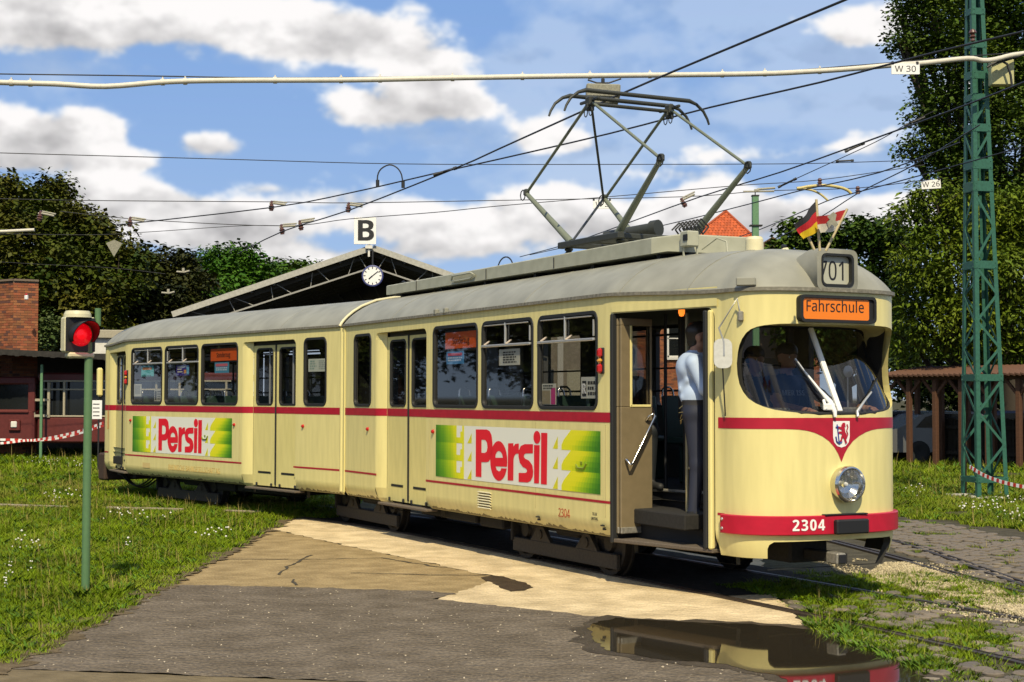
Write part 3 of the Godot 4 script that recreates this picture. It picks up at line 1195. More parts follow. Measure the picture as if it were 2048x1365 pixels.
func make_nose(tram: Node) -> void:
	var total := plan.L[plan.L.size() - 1]
	tuck_k = 0.9
	var ws := windscreen_outline()
	var wl := to_l(ws)
	var cut := to_l(PackedVector2Array([Vector2(0.705, 0.30), Vector2(0.705, 0.49), Vector2(0.69, 0.525), Vector2(0.65, 0.55), Vector2(0.2, 0.556), Vector2(-0.2, 0.556), Vector2(-0.65, 0.55), Vector2(-0.69, 0.525), Vector2(-0.705, 0.49), Vector2(-0.705, 0.30)]))
	var b := mb()
	wall(b, 1.0, 8.53, total - 8.53, 0.405, GUT - 0.02, [wl, cut])
	part(tram, "front_panel", b, M.cream, "rounded cream front end")
	b = mb()
	reveal(b, 1.0, cut, -0.004, -0.06)
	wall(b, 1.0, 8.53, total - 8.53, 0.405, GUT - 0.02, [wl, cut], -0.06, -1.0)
	part(tram, "front_lining", b, M.interior)
	# deep raked recess of the windscreen
	b = mb()
	for i in ws.size():
		var a := ws[i]
		var c := ws[(i + 1) % ws.size()]
		var A := sf(1.0, plan.tip - a.x, a.y)
		var B := sf(1.0, plan.tip - c.x, c.y)
		b.flat(A, B, gp(c.x, c.y), Vector3(9.1, 2.05, 0) - A)
		b.flat(A, gp(c.x, c.y), gp(a.x, a.y), Vector3(9.1, 2.05, 0) - A)
	part(tram, "windscreen_recess", b, M.cream)
	# rubber round the glass and at the outer lip
	b = mb()
	var loop := []
	for q in ws:
		loop.append(gp(q.x, q.y, 0.004))
	loop.append(loop[0])
	b.tube(loop, 0.017, 8, false)
	var seal := part(tram, "windscreen", b, M.rubber)
	b = mb()
	loop = []
	for q in ws:
		if q.y < 2.0:
			loop.append(sf(1.0, plan.tip - q.x, q.y, 0.0))
	loop = []
	for sgn in [1.0, -1.0]:
		b = mb()
		var half := strip(-0.002, 1.1, 1.5, 2.6) if sgn > 0 else strip(-1.1, 0.002, 1.5, 2.6)
		for hp in Geometry2D.intersect_polygons(half, ws):
			# cut into upright slices to follow the curve
			var r := bounds(hp)
			for k in 20:
				var cell := strip(r.position.x + r.size.x * k / 20.0, r.position.x + r.size.x * (k + 1) / 20.0, 1.5, 2.6)
				for q in Geometry2D.intersect_polygons(cell, hp):
					var ix := Geometry2D.triangulate_polygon(q)
					for i in range(0, ix.size(), 3):
						var t := [q[ix[i]], q[ix[i + 1]], q[ix[i + 2]]]
						var ns := []
						for m in t:
							var nn := sn(1.0, plan.tip - m.x, m.y)
							ns.append(Vector3(nn.x, 0.545 * nn.x, nn.z).normalized())
						b.tri(gp(t[0].x, t[0].y), gp(t[1].x, t[1].y), gp(t[2].x, t[2].y), ns[0], ns[1], ns[2])
		part(seal, "pane", b, M.glass_front)
	b = mb()
	b.bar(gp(0, 1.66, 0.012), gp(0, 2.40, 0.012), 0.05, 0.03, Vector3(1, 0, 0), 0.006)
	part(seal, "mullion", b, M.white_paint)
	# wipers
	b = mb()
	b.tube([sf(1, plan.tip - 0.085, 1.615, 0.03), gp(0.088, 1.66, 0.05), gp(0.10, 1.74, 0.05), gp(0.17, 1.86, 0.045), gp(0.235, 2.0, 0.035)], [0.014, 0.02, 0.026, 0.012, 0.008], 8)
	b.box(Transform3D(Basis.IDENTITY, gp(0.13, 1.70, 0.05)), Vector3(0.03, 0.06, 0.12), 0.008)
	b.tube([gp(0.17, 1.68, 0.05), gp(0.16, 1.76, 0.05)], 0.014, 8)
	var wp := part(tram, "wiper", b, M.white_paint)
	b = mb()
	b.bar(gp(0.16, 1.84, 0.02), gp(0.285, 2.12, 0.02), 0.012, 0.02, Vector3(1, 0, 0))
	part(wp, "blade", b, M.alu)
	b = mb()
	b.tube([sf(1, plan.tip + 0.16, 1.615, 0.03), gp(-0.165, 1.66, 0.04), gp(-0.29, 1.75, 0.04), gp(-0.43, 1.83, 0.035)], [0.014, 0.016, 0.012, 0.009], 8)
	wp = part(tram, "wiper", b, M.alu)
	b = mb()
	b.bar(gp(-0.33, 1.76, 0.02), gp(-0.62, 1.95, 0.02), 0.012, 0.018, Vector3(1, 0, 0))
	part(wp, "blade", b, M.rubber)
	# waist band with the pointed drop in the middle
	b = mb()
	var v := PackedVector2Array()
	v.append(Vector2(1.22, 1.607))
	v.append(Vector2(-1.22, 1.607))
	v.append(Vector2(-1.22, 1.512))
	var drop := [Vector2(0.55, 1.512), Vector2(0.43, 1.507), Vector2(0.35, 1.497), Vector2(0.28, 1.480), Vector2(0.20, 1.448), Vector2(0.13, 1.405), Vector2(0.075, 1.352), Vector2(0.035, 1.295)]
	for q in drop:
		v.append(Vector2(-q.x, q.y))
	v.append(Vector2(0.0, 1.225))
	for i in range(drop.size() - 1, -1, -1):
		v.append(drop[i])
	v.append(Vector2(1.22, 1.512))
	patch(b, 1.0, to_l(v), 0.003)
	part(tram, "waist_stripe", b, M.red)
	b = mb()
	patch(b, 1.0, strip(plan.tip - 1.23, plan.tip - 1.14, 0.755, 0.775), 0.003)
	part(tram, "thin_stripe", b, M.red)
	# coat of arms: shield, lion, anchor
	b = mb()
	var sh := PackedVector2Array([Vector2(0.09, 1.578), Vector2(-0.09, 1.578), Vector2(-0.09, 1.44), Vector2(-0.078, 1.395), Vector2(-0.045, 1.362), Vector2(0.0, 1.35), Vector2(0.045, 1.362), Vector2(0.078, 1.395), Vector2(0.09, 1.44)])
	patch(b, 1.0, to_l(sh), 0.005)
	var crest := part(tram, "coat_of_arms", b, M.white_paint, "white shield with red lion and blue anchor")
	b = mb(Transform3D(Basis(Vector3(0, 0, -1), Vector3.UP, Vector3(1, 0, 0)), Vector3(plan.pos(plan.tip).x + 0.0105, 1.465, 0.0)))
	var lion := [-0.012, 0.075, 0.005, 0.098, 0.022, 0.10, 0.034, 0.088, 0.03, 0.075, 0.04, 0.07, 0.022, 0.062, 0.028, 0.045, 0.03, 0.02, 0.046, 0.0, 0.05, -0.03, 0.04, -0.05, 0.052, -0.075, 0.03, -0.085, 0.03, -0.07, 0.02, -0.05, 0.012, -0.03, -0.004, -0.04, -0.004, -0.062, -0.022, -0.07, -0.028, -0.058, -0.018, -0.045, -0.012, -0.02, -0.002, 0.0, -0.03, 0.008, -0.045, -0.004, -0.05, 0.008, -0.034, 0.024, -0.008, 0.024, -0.004, 0.036, -0.03, 0.05, -0.044, 0.042, -0.046, 0.054, -0.028, 0.068, -0.008, 0.056]
	var lp := PackedVector2Array()
	for i in range(0, lion.size(), 2):
		lp.append(Vector2(lion[i] + 0.005, lion[i + 1]))
	b.prism(Transform3D.IDENTITY, lp, 0.002)
	b.tube([Vector3(0.05, -0.03, 0.001), Vector3(0.065, 0.0, 0.001), Vector3(0.052, 0.03, 0.001), Vector3(0.066, 0.06, 0.001), Vector3(0.056, 0.085, 0.001)], 0.005, 5)
	part(crest, "lion", b, M.red)
	b = mb(Transform3D(Basis(Vector3(0, 0, -1), Vector3.UP, Vector3(1, 0, 0)), Vector3(plan.pos(plan.tip).x + 0.0125, 1.465, 0.0)))
	b.tube([Vector3(-0.052, 0.085, 0), Vector3(-0.03, -0.075, 0)], 0.005, 5)
	b.tube([Vector3(-0.066, 0.062, 0), Vector3(-0.034, 0.064, 0)], 0.005, 5)
	b.tube([Vector3(-0.066, -0.02, 0), Vector3(-0.058, -0.06, 0), Vector3(-0.032, -0.08, 0), Vector3(0.0, -0.066, 0)], 0.006, 5)
	part(crest, "anchor", b, M.blue_paint)
	# headlight
	var hx := plan.pos(plan.tip + 0.03).x
	var T := Transform3D(Basis(Vector3(0, 1, 0), Vector3(1, 0, 0), Vector3(0, 0, -1)), Vector3(hx - 0.01, 1.035, -0.03))
	b = mb()
	b.lathe(T, [Vector2(0.150, 0.0), Vector2(0.158, 0.05), Vector2(0.160, 0.085), Vector2(0.152, 0.108), Vector2(0.140, 0.112), Vector2(0.134, 0.10)], 40)
	var hl := part(tram, "headlight", b, M.chrome)
	b = mb()
	b.lathe(T, [Vector2(0.134, 0.10), Vector2(0.12, 0.06), Vector2(0.08, 0.025), Vector2(0.03, 0.01), Vector2(0.0, 0.01)], 32)
	part(hl, "reflector", b, M.mirror)
	b = mb()
	b.lathe(T, [Vector2(0.0, 0.05), Vector2(0.014, 0.046), Vector2(0.018, 0.03), Vector2(0.012, 0.01)], 12)
	part(hl, "bulb", b, M.frosted)
	b = mb()
	b.lathe(T, [Vector2(0.134, 0.102), Vector2(0.10, 0.118), Vector2(0.05, 0.128), Vector2(0.0, 0.131)], 32)
	part(hl, "lens", b, M.glass_clear)
	b = mb()
	for k in 7:
		var zz := -0.1 + k * 0.033
		var h := sqrt(maxf(0.0, 0.0165 - zz * zz))
		b.tube([T * Vector3(-h, 0.112, zz), T * Vector3(0, 0.121, zz), T * Vector3(h, 0.112, zz)], 0.0022, 4)
	part(hl, "lens_ribs", b, M.glass_clear)
	# red bumper band, number, rubber pad
	b = mb()
	var n := 46
	for i in n:
		var u0 := lerpf(1.15, -1.15, float(i) / n)
		var u1 := lerpf(1.15, -1.15, float(i + 1) / n)
		var q := []
		for u in [u0, u1]:
			var l: float = plan.tip - u
			q.append([sf(1, l, 0.607, -0.005) + Vector3(0, 0, 0), sf(1, l, 0.607, 0.036), sf(1, l, 0.615, 0.044), sf(1, l, 0.764, 0.044), sf(1, l, 0.772, 0.036), sf(1, l, 0.772, -0.005), sn(1, l, 1.0)])
		var up := Vector3.UP
		b.quad(q[0][0], q[1][0], q[1][1], q[0][1], -up)
		b.quadn(q[0][1], q[1][1], q[1][2], q[0][2], q[0][6] - up, q[1][6] - up, q[1][6] - up, q[0][6] - up)
		b.quadn(q[0][2], q[1][2], q[1][3], q[0][3], q[0][6], q[1][6], q[1][6], q[0][6])
		b.quadn(q[0][3], q[1][3], q[1][4], q[0][4], q[0][6] + up, q[1][6] + up, q[1][6] + up, q[0][6] + up)
		b.quad(q[0][4], q[1][4], q[1][5], q[0][5], up)
	for u in [1.15, -1.15]:
		var l: float = plan.tip - u
		b.quad(sf(1, l, 0.607, 0), sf(1, l, 0.607, 0.044), sf(1, l, 0.772, 0.044), sf(1, l, 0.772, 0), (sf(1, l, 0.7) - sf(1, plan.tip, 0.7)).normalized())
	var bump := part(tram, "bumper", b, M.red_gloss)
	var txt := "2304"
	for i in 4:
		var l := plan.tip - (0.478 - i * 0.078)
		var nn := sn(1, l, 1.0)
		var t := Transform3D(Basis(Vector3.UP.cross(nn).normalized(), Vector3.UP, nn), sf(1, l, 0.692, 0.047))
		lettering(bump, "digit", txt[i], 0.093, t, M.white_paint, true, 0.004, 0.98)
	b = mb()
	b.box(at(plan.pos(plan.tip).x + 0.05, 0.672, 0.055 - 0.11), Vector3(0.09, 0.125, 0.35), 0.012)
	part(bump, "rubber_pad", b, M.black)
	b = mb()
	b.box(at(plan.pos(plan.tip).x + 0.015, 0.776, -0.02), Vector3(0.075, 0.012, 0.46), 0.004)
	part(bump, "top_plate", b, M.black)
	b = mb()
	for u in [1.12, -1.12]:
		for y in [0.65, 0.73]:
			b.lathe(Transform3D(Basis(Quaternion(Vector3.UP, sn(1, plan.tip - u, 1.0))), sf(1, plan.tip - u, y, 0.044)), [Vector2(0.014, 0), Vector2(0.012, 0.008), Vector2(0, 0.01)], 10)
	part(bump, "bolt", b, M.alu)
	# coupler pocket and drawbar
	b = mb()
	b.bx(8.45, 0.46, 0.0, 0.5, 0.28, 0.42, 0.02)
	b.bx(8.95, 0.40, 0.02, 0.5, 0.09, 0.1, 0.01)
	part(tram, "coupler_mount", b, M.under)
	b = mb()
	b.bar(Vector3(9.08, 0.405, 0.07), Vector3(9.24, 0.40, 0.07), 0.10, 0.10, Vector3.UP, 0.012)
	var cp := part(tram, "coupler", b, M.alu_dirty)
	b = mb()
	b.bx(9.245, 0.40, 0.07, 0.02, 0.075, 0.075, 0.004)
	part(cp, "socket", b, M.black)
	# destination sign
	var sx := plan.pos(plan.tip).x
	var F := Transform3D(Basis(Vector3(0, 0, -1), Vector3.UP, Vector3(1, 0, 0)), Vector3(sx - 0.075, 2.545, 0.033))
	b = mb()
	b.prism(F, rrect(0, 0, 0.82, 0.235, 0.045), 0.085)
	var ds := part(tram, "destination_sign", b, M.rubber)
	b = mb()
	# raised rim so that the blind lies inside
	var o1 := rrect(0, 0, 0.82, 0.235, 0.045)
	var o2 := rrect(0, 0, 0.772, 0.185, 0.03)
	for i in o1.size():
		var j := (i + 1) % o1.size()
		b.quad(F * Vector3(o1[i].x, o1[i].y, 0.105), F * Vector3(o1[j].x, o1[j].y, 0.105), F * Vector3(o2[j].x, o2[j].y, 0.105), F * Vector3(o2[i].x, o2[i].y, 0.105), Vector3.RIGHT)
		b.flat(F * Vector3(o2[i].x, o2[i].y, 0.105), F * Vector3(o2[j].x, o2[j].y, 0.105), F * Vector3(o2[j].x, o2[j].y, 0.084), F * Vector3(0, 0, 0.09) - F * Vector3(o2[i].x, o2[i].y, 0.09))
		b.flat(F * Vector3(o2[i].x, o2[i].y, 0.105), F * Vector3(o2[j].x, o2[j].y, 0.084), F * Vector3(o2[i].x, o2[i].y, 0.084), F * Vector3(0, 0, 0.09) - F * Vector3(o2[i].x, o2[i].y, 0.09))
		b.flat(F * Vector3(o1[i].x, o1[i].y, 0.105), F * Vector3(o1[j].x, o1[j].y, 0.105), F * Vector3(o1[j].x, o1[j].y, 0.06), F * Vector3(o1[i].x * 2, o1[i].y * 2, 0.09) - F * Vector3(o1[i].x, o1[i].y, 0.09))
		b.flat(F * Vector3(o1[i].x, o1[i].y, 0.105), F * Vector3(o1[j].x, o1[j].y, 0.06), F * Vector3(o1[i].x, o1[i].y, 0.06), F * Vector3(o1[i].x * 2, o1[i].y * 2, 0.09) - F * Vector3(o1[i].x, o1[i].y, 0.09))
	part(ds, "rim", b, M.rubber)
	b = mb()
	b.prism(F * at(-0.02, 0, 0.087), rrect(0, 0, 0.715, 0.18, 0.02), 0.002)
	part(ds, "blind", b, M.orange)
	lettering(ds, "lettering", "Fahrschule", 0.094, F * at(-0.035, 0.022, 0.0905), M.black, false, 0.002, 1.0)
	# line number box on the roof
	var NF := Transform3D(Basis(Vector3(0, 0, -1), Vector3.UP, Vector3(1, 0, 0)), Vector3(9.175, 2.885, 0.045))
	b = mb()
	var rings := []
	for q in [[0.0, 0.44, 0.36, 0.0, 0.06], [-0.03, 0.46, 0.375, 0.0, 0.07], [-0.18, 0.46, 0.37, 0.0, 0.09], [-0.33, 0.43, 0.33, -0.01, 0.11], [-0.48, 0.35, 0.24, -0.03, 0.10], [-0.62, 0.24, 0.12, -0.03, 0.055]]:
		var l := []
		for p in rrect(0, q[3], q[1], q[2], q[4]):
			l.append(NF * Vector3(p.x, p.y, q[0]))
		rings.append(l)
	for k in rings.size() - 1:
		var c0 := NF * Vector3(0, 0, [0.0, -0.03, -0.18, -0.33, -0.48, -0.62][k])
		for i in rings[k].size():
			var j: int = (i + 1) % rings[k].size()
			var n0: Vector3 = (rings[k][i] - c0).normalized()
			var n1: Vector3 = (rings[k][j] - c0).normalized()
			b.quadn(rings[k][i], rings[k][j], rings[k + 1][j], rings[k + 1][i], n0, n1, n1, n0)
	var outer := rrect(0, 0, 0.44, 0.36, 0.06)
	var inner := rrect(0, 0, 0.35, 0.285, 0.05)
	for i in outer.size():
		var j := (i + 1) % outer.size()
		b.quad(NF * Vector3(outer[i].x, outer[i].y, 0), NF * Vector3(outer[j].x, outer[j].y, 0), NF * Vector3(inner[j].x, inner[j].y, 0), NF * Vector3(inner[i].x, inner[i].y, 0), Vector3.RIGHT)
	var nb := part(tram, "line_number_box", b, M.roof)
	b = mb()
	var i2 := rrect(0, 0, 0.31, 0.245, 0.04)
	for i in inner.size():
		var j := (i + 1) % inner.size()
		b.quad(NF * Vector3(inner[i].x, inner[i].y, 0.008), NF * Vector3(inner[j].x, inner[j].y, 0.008), NF * Vector3(i2[j].x, i2[j].y, 0.004), NF * Vector3(i2[i].x, i2[i].y, 0.004), Vector3.RIGHT)
		b.flat(NF * Vector3(i2[i].x, i2[i].y, 0.004), NF * Vector3(i2[j].x, i2[j].y, 0.004), NF * Vector3(i2[j].x, i2[j].y, -0.05), NF * Vector3(0, 0, 0) - NF * Vector3(i2[i].x, i2[i].y, 0))
		b.flat(NF * Vector3(i2[i].x, i2[i].y, 0.004), NF * Vector3(i2[j].x, i2[j].y, -0.05), NF * Vector3(i2[i].x, i2[i].y, -0.05), NF * Vector3(0, 0, 0) - NF * Vector3(i2[i].x, i2[i].y, 0))
	part(nb, "rubber_surround", b, M.rubber)
	b = mb()
	b.prism(NF * at(0, 0, -0.045), i2, 0.003)
	part(nb, "face", b, M.number_face)
	lettering(nb, "lettering", "701", 0.165, NF * at(-0.02, -0.005, -0.041), M.black, false, 0.003, 0.82)

func make_tail(tram: Node) -> void:
	tuck_k = 2.6
	var total := plan.L[plan.L.size() - 1]
	var x: Transform3D = sect[1]
	var w := to_l(rrect(0, 2.05, 1.7, 0.7, 0.12))
	var b := mb(x)
	wall(b, -1.0, 8.53, total - 8.53, 0.44, GUT - 0.02, [w])
	part(tram, "rear_panel", b, M.cream)
	b = mb(x)
	patch(b, -1.0, w, -0.02)
	part(tram, "rear_window", b, M.glass)
	b = mb(x)
	b.bx(-9.15, 0.5, 0.0, 0.3, 0.5, 1.5, 0.03)
	b.bx(-9.28, 0.62, 0.35, 0.08, 0.4, 0.3, 0.03)
	part(tram, "rear_bumper", b, M.rust)
	b = mb(x)
	for k in 3:
		var pts := []
		for t in 11:
			var f := t / 10.0
			pts.append(Vector3(-8.3 + f * 1.4, 0.42 - 0.2 * sin(PI * f) - 0.02 * k, 0.75 - 0.05 * k))
		b.tube(pts, 0.014, 6)
	part(tram, "hanging_cable", b, M.black)
	# folded mirror and number plate holder at the rear corner
	b = mb(x)
	b.bx(-8.66, 2.05, 1.0, 0.1, 0.52, 0.10, 0.03)
	part(tram, "rear_mirror", b, M.cream)

func make_open_door(tram: Node) -> void:
	var l0 := 7.16
	var l1 := 8.50
	var inward := func(l: float) -> Vector3:
		return -sn(1.0, l, 1.0)
	# rubber post at the rear jamb
	var b := mb()
	b.box(Transform3D(Basis.IDENTITY, sf(1, l0 + 0.012, 1.49, -0.005)), Vector3(0.045, 2.16, 0.06), 0.01)
	part(tram, "door_post", b, M.rubber)
	# rear leaf folded inwards, seen from its front
	var inn: Vector3 = inward.call(l0)
	var fw := inn.cross(Vector3.UP) * -1.0
	fw = Vector3.UP.cross(inn) * -1.0
	if fw.x < 0:
		fw = -fw
	var lw := 0.38
	for k in 2:
		var o: Vector3 = sf(1, l0 + 0.04 + k * 0.05, 1.0, -0.02)
		o.y = 0.0
		var T := Transform3D(Basis(inn, Vector3.UP, fw), o)
		if T.basis.determinant() < 0:
			T = Transform3D(Basis(inn, Vector3.UP, -fw), o)
		b = mb(T)
		var y0 := 0.50
		var y1 := 2.53
		var wy0 := 1.69
		var wy1 := 2.46
		b.bx(lw / 2, (y0 + wy0) / 2, 0, lw, wy0 - y0, 0.03, 0.006)
		b.bx(lw / 2, (y1 + wy1) / 2, 0, lw, y1 - wy1, 0.03, 0.006)
		b.bx(0.055, (wy0 + wy1) / 2, 0, 0.11, wy1 - wy0, 0.03, 0.006)
		b.bx(lw - 0.01, (wy0 + wy1) / 2, 0, 0.02, wy1 - wy0, 0.03, 0.006)
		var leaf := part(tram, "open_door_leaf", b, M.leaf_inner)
		b = mb(T)
		b.bx(0.11 + (lw - 0.13) / 2, (wy0 + wy1) / 2, 0, lw - 0.13, wy1 - wy0, 0.006)
		part(leaf, "pane", b, M.glass)
		b = mb(T)
		for e in [[0.11, 0.02]]:
			b.bx(e[0] + e[1] / 2, (wy0 + wy1) / 2, 0.0, 0.024, wy1 - wy0, 0.045, 0.004)
		b.bx(0.11 + (lw - 0.13) / 2, wy0 + 0.01, 0.0, lw - 0.13, 0.024, 0.045, 0.004)
		part(leaf, "window_frame", b, M.cream)
		b = mb(T)
		b.bx(lw / 2, y0 + 0.03, 0.0, lw, 0.06, 0.045, 0.006)
		part(leaf, "kick_strip", b, M.alu_dirty)
		if k == 1:
			b = mb(T)
			var s := 1.0 if T.basis.z.dot(Vector3(1, 0, 0)) > 0 else -1.0
			b.tube([Vector3(0.30, 1.565, 0.02 * s), Vector3(0.30, 1.60, 0.06 * s), Vector3(0.34, 1.63, 0.08 * s), Vector3(0.355, 1.60, 0.085 * s), Vector3(0.08, 1.16, 0.085 * s), Vector3(0.055, 1.15, 0.08 * s), Vector3(0.045, 1.19, 0.05 * s), Vector3(0.05, 1.2, 0.02 * s)], 0.014, 8)
			part(leaf, "grab_handle", b, M.chrome)
	# front leaves, folded and seen on edge
	inn = inward.call(l1)
	for k in 2:
		var o: Vector3 = sf(1, l1 - 0.045 - k * 0.06, 1.0, -0.01)
		o.y = 0.0
		var f2 := Vector3.UP.cross(inn)
		b = mb(Transform3D(Basis(inn, Vector3.UP, -f2), o))
		b.bx(lw / 2, 1.5, 0, lw, 2.08, 0.03, 0.006)
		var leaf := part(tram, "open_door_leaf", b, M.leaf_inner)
		b = mb(Transform3D(Basis(inn, Vector3.UP, -f2), o))
		b.bx(-0.012, 1.5, 0.0, 0.05, 2.1, 0.05, 0.012)
		part(leaf, "edge_seal", b, M.rubber if k == 1 else M.cream)
	# stairwell: lower step board, riser, upper step, riser
	b = mb()
	var A := sf(1, l0 + 0.03, 1.0, -0.02)
	var B := sf(1, l1 - 0.03, 1.0, -0.02)
	var dir := (B - A); dir.y = 0
	var len := Vector2(dir.x, dir.z).length()
	dir = Vector3(dir.x, 0, dir.z).normalized()
	var ins := -Vector3.UP.cross(dir)
	if ins.z > 0:
		ins = -ins
	var T := Transform3D(Basis(dir, Vector3.UP, -ins), Vector3(A.x, 0, A.z))
	b = mb(T)
	b.bx(len / 2, 0.435, -0.15, len + 0.02, 0.035, 0.36, 0.006)
	part(tram, "step", b, M.step_wood)
	b = mb(T)
	b.bx(len / 2, 0.66, -0.41, len - 0.2, 0.03, 0.42, 0.006)
	part(tram, "step", b, M.step_wood)
	b = mb(T)
	b.quad(Vector3(0, 0.45, -0.23), Vector3(len, 0.45, -0.23), Vector3(len, 0.66, -0.23), Vector3(0, 0.66, -0.23), Vector3.BACK)
	b.quad(Vector3(0, 0.66, -0.60), Vector3(len, 0.66, -0.60), Vector3(len, 0.885, -0.60), Vector3(0, 0.885, -0.60), Vector3.BACK)
	for e in [0.0, len]:
		b.quad(Vector3(e, 0.42, 0.02), Vector3(e, 0.42, -0.62), Vector3(e, 0.9, -0.62), Vector3(e, 0.9, -0.3), Vector3(1 if e == 0.0 else -1, 0, 0))
	part(tram, "stairwell", b, M.black)
	b = mb(T)
	b.bx(len / 2, 0.885, -0.60, len, 0.03, 0.03, 0.006)
	part(tram, "step_edge", b, M.alu_dirty)
	# pole in the middle of the stairs with its stays
	b = mb(T)
	var m := len * 0.52
	b.tube([Vector3(m, 2.56, -0.28), Vector3(m, 0.75, -0.28), Vector3(m + 0.02, 0.62, -0.27), Vector3(m + 0.09, 0.57, -0.25), Vector3(m + 0.14, 0.575, -0.25)], 0.018, 10)
	b.tube([Vector3(m, 1.13, -0.28), Vector3(m + 0.16, 1.14, -0.33)], 0.014, 8)
	b.tube([Vector3(m, 1.72, -0.28), Vector3(m + 0.14, 1.72, -0.34)], 0.014, 8)
	part(tram, "handrail", b, M.brass)
	# cream cover plate above the opening and the front post
	b = mb()
	for q in [[l0, l1 + 0.04, 2.585, 2.655]]:
		patch(b, 1.0, strip(q[0], q[1], q[2], q[3]), 0.012)
	part(tram, "door_header", b, M.cream)
	b = mb()
	b.lathe(at(7.75, 2.535, 0.72), [Vector2(0.03, 0.06), Vector2(0.03, 0.03), Vector2(0.018, 0.0), Vector2(0.0, -0.004)], 12)
	part(tram, "door_lamp", b, M.amber_glow)

func seat(tram: Node, x: Transform3D, s: float, z: float) -> void:
	var b := mb(x)
	b.bx(s, 1.32, z, 0.44, 0.07, 0.42, 0.02)
	b.bar(Vector3(s - 0.2, 1.34, z), Vector3(s - 0.27, 1.80, z), 0.42, 0.05, Vector3.RIGHT, 0.015)
	b.bx(s, 1.09, z, 0.06, 0.42, 0.3, 0.01)
	var o := part(tram, "seat", b, M.seat_green)
	b = mb(x)
	b.tube([Vector3(s - 0.27, 1.76, z + 0.05), Vector3(s - 0.285, 1.86, z + 0.06), Vector3(s - 0.29, 1.89, z + 0.09), Vector3(s - 0.29, 1.89, z + 0.16), Vector3(s - 0.285, 1.86, z + 0.19), Vector3(s - 0.27, 1.74, z + 0.2)], 0.012, 6)
	part(o, "handle", b, M.chrome)

func make_interior(tram: Node) -> void:
	for s in [3.55, 4.35, 5.2, 6.0, 6.6]:
		for z in [0.72, -0.55]:
			seat(tram, Transform3D.IDENTITY, s, z)
	for s in [-6.5, -5.75, -5.0, -4.2, -3.45]:
		for z in [0.82, -0.55]:
			seat(tram, sect[1], s, z)
	# rails along the far windows, poles
	for k in 2:
		var x: Transform3D = Transform3D.IDENTITY if k == 0 else sect[1]
		var sg := 1.0 if k == 0 else -1.0
		var b := mb(x)
		b.tube([Vector3(sg * 0.3, 1.86, -1.05), Vector3(sg * 7.0, 1.86, -1.05)], 0.014, 6)
		b.tube([Vector3(sg * 0.3, 2.12, -1.06), Vector3(sg * 7.0, 2.12, -1.06)], 0.012, 6)
		b.tube([Vector3(sg * 0.3, 2.46, 0.45), Vector3(sg * 7.0, 2.46, 0.45)], 0.014, 6)
		b.tube([Vector3(sg * 0.3, 2.46, -0.45), Vector3(sg * 7.0, 2.46, -0.45)], 0.014, 6)
		for s in [1.3, 2.9, 4.6, 7.0]:
			b.tube([Vector3(sg * s, 0.88, 0.42), Vector3(sg * s, 2.6, 0.42)], 0.017, 8)
		part(tram, "grab_rail", b, M.dark_metal)
	# bulkhead panel inside the narrow window of the front section, slanting dark red
	var b := mb()
	b.prism(at(0, 0, 0.62), PackedVector2Array([Vector2(0.2, 0.9), Vector2(1.06, 0.9), Vector2(1.0, 1.7), Vector2(0.46, 2.62), Vector2(0.2, 2.62)]), 0.03)
	part(tram, "bulkhead", b, M.brown_panel)
	# driver's desk, seat, partition behind the driver
	b = mb()
	b.bx(8.72, 1.25, 0.0, 0.34, 0.74, 1.3, 0.03)
	b.bx(8.78, 1.60, 0.0, 0.3, 0.05, 1.2, 0.015)
	var desk := part(tram, "driver_desk", b, M.interior)
	b = mb()
	b.bx(8.70, 1.655, 0.42, 0.16, 0.07, 0.34, 0.015)
	b.bx(8.72, 1.655, -0.42, 0.16, 0.08, 0.2, 0.015)
	part(desk, "control_box", b, M.alu_dirty)
	b = mb()
	b.bx(7.88, 1.33, -0.30, 0.42, 0.09, 0.44, 0.03)
	b.bar(Vector3(7.70, 1.4, -0.30), Vector3(7.64, 1.95, -0.30), 0.44, 0.07, Vector3.RIGHT, 0.02)
	b.bx(7.88, 1.08, -0.30, 0.1, 0.42, 0.1, 0.01)
	part(tram, "driver_seat", b, M.black)
	b = mb()
	b.bx(7.14, 1.25, -0.35, 0.03, 0.75, 1.3, 0.005)
	b.bx(7.14, 2.3, -0.98, 0.05, 0.7, 0.06, 0.005)
	b.bx(7.14, 2.1, 0.32, 0.05, 1.05, 0.06, 0.005)
	b.bx(7.14, 2.15, -0.3, 0.04, 0.05, 1.25, 0.005)
	part(tram, "cab_partition", b, M.interior)
	# driver's inner mirror
	b = mb()
	b.lathe(Transform3D(Basis(Vector3(0, 1, 0), Vector3(1, 0, 0), Vector3(0, 0, -1)), Vector3(8.62, 2.02, -0.5)), [Vector2(0, 0), Vector2(0.05, 0.004), Vector2(0.055, 0.02), Vector2(0, 0.03)], 16)
	b.tube([Vector3(8.63, 2.02, -0.5), Vector3(8.63, 1.6, -0.5)], 0.008, 6)
	part(tram, "cab_mirror", b, M.alu)

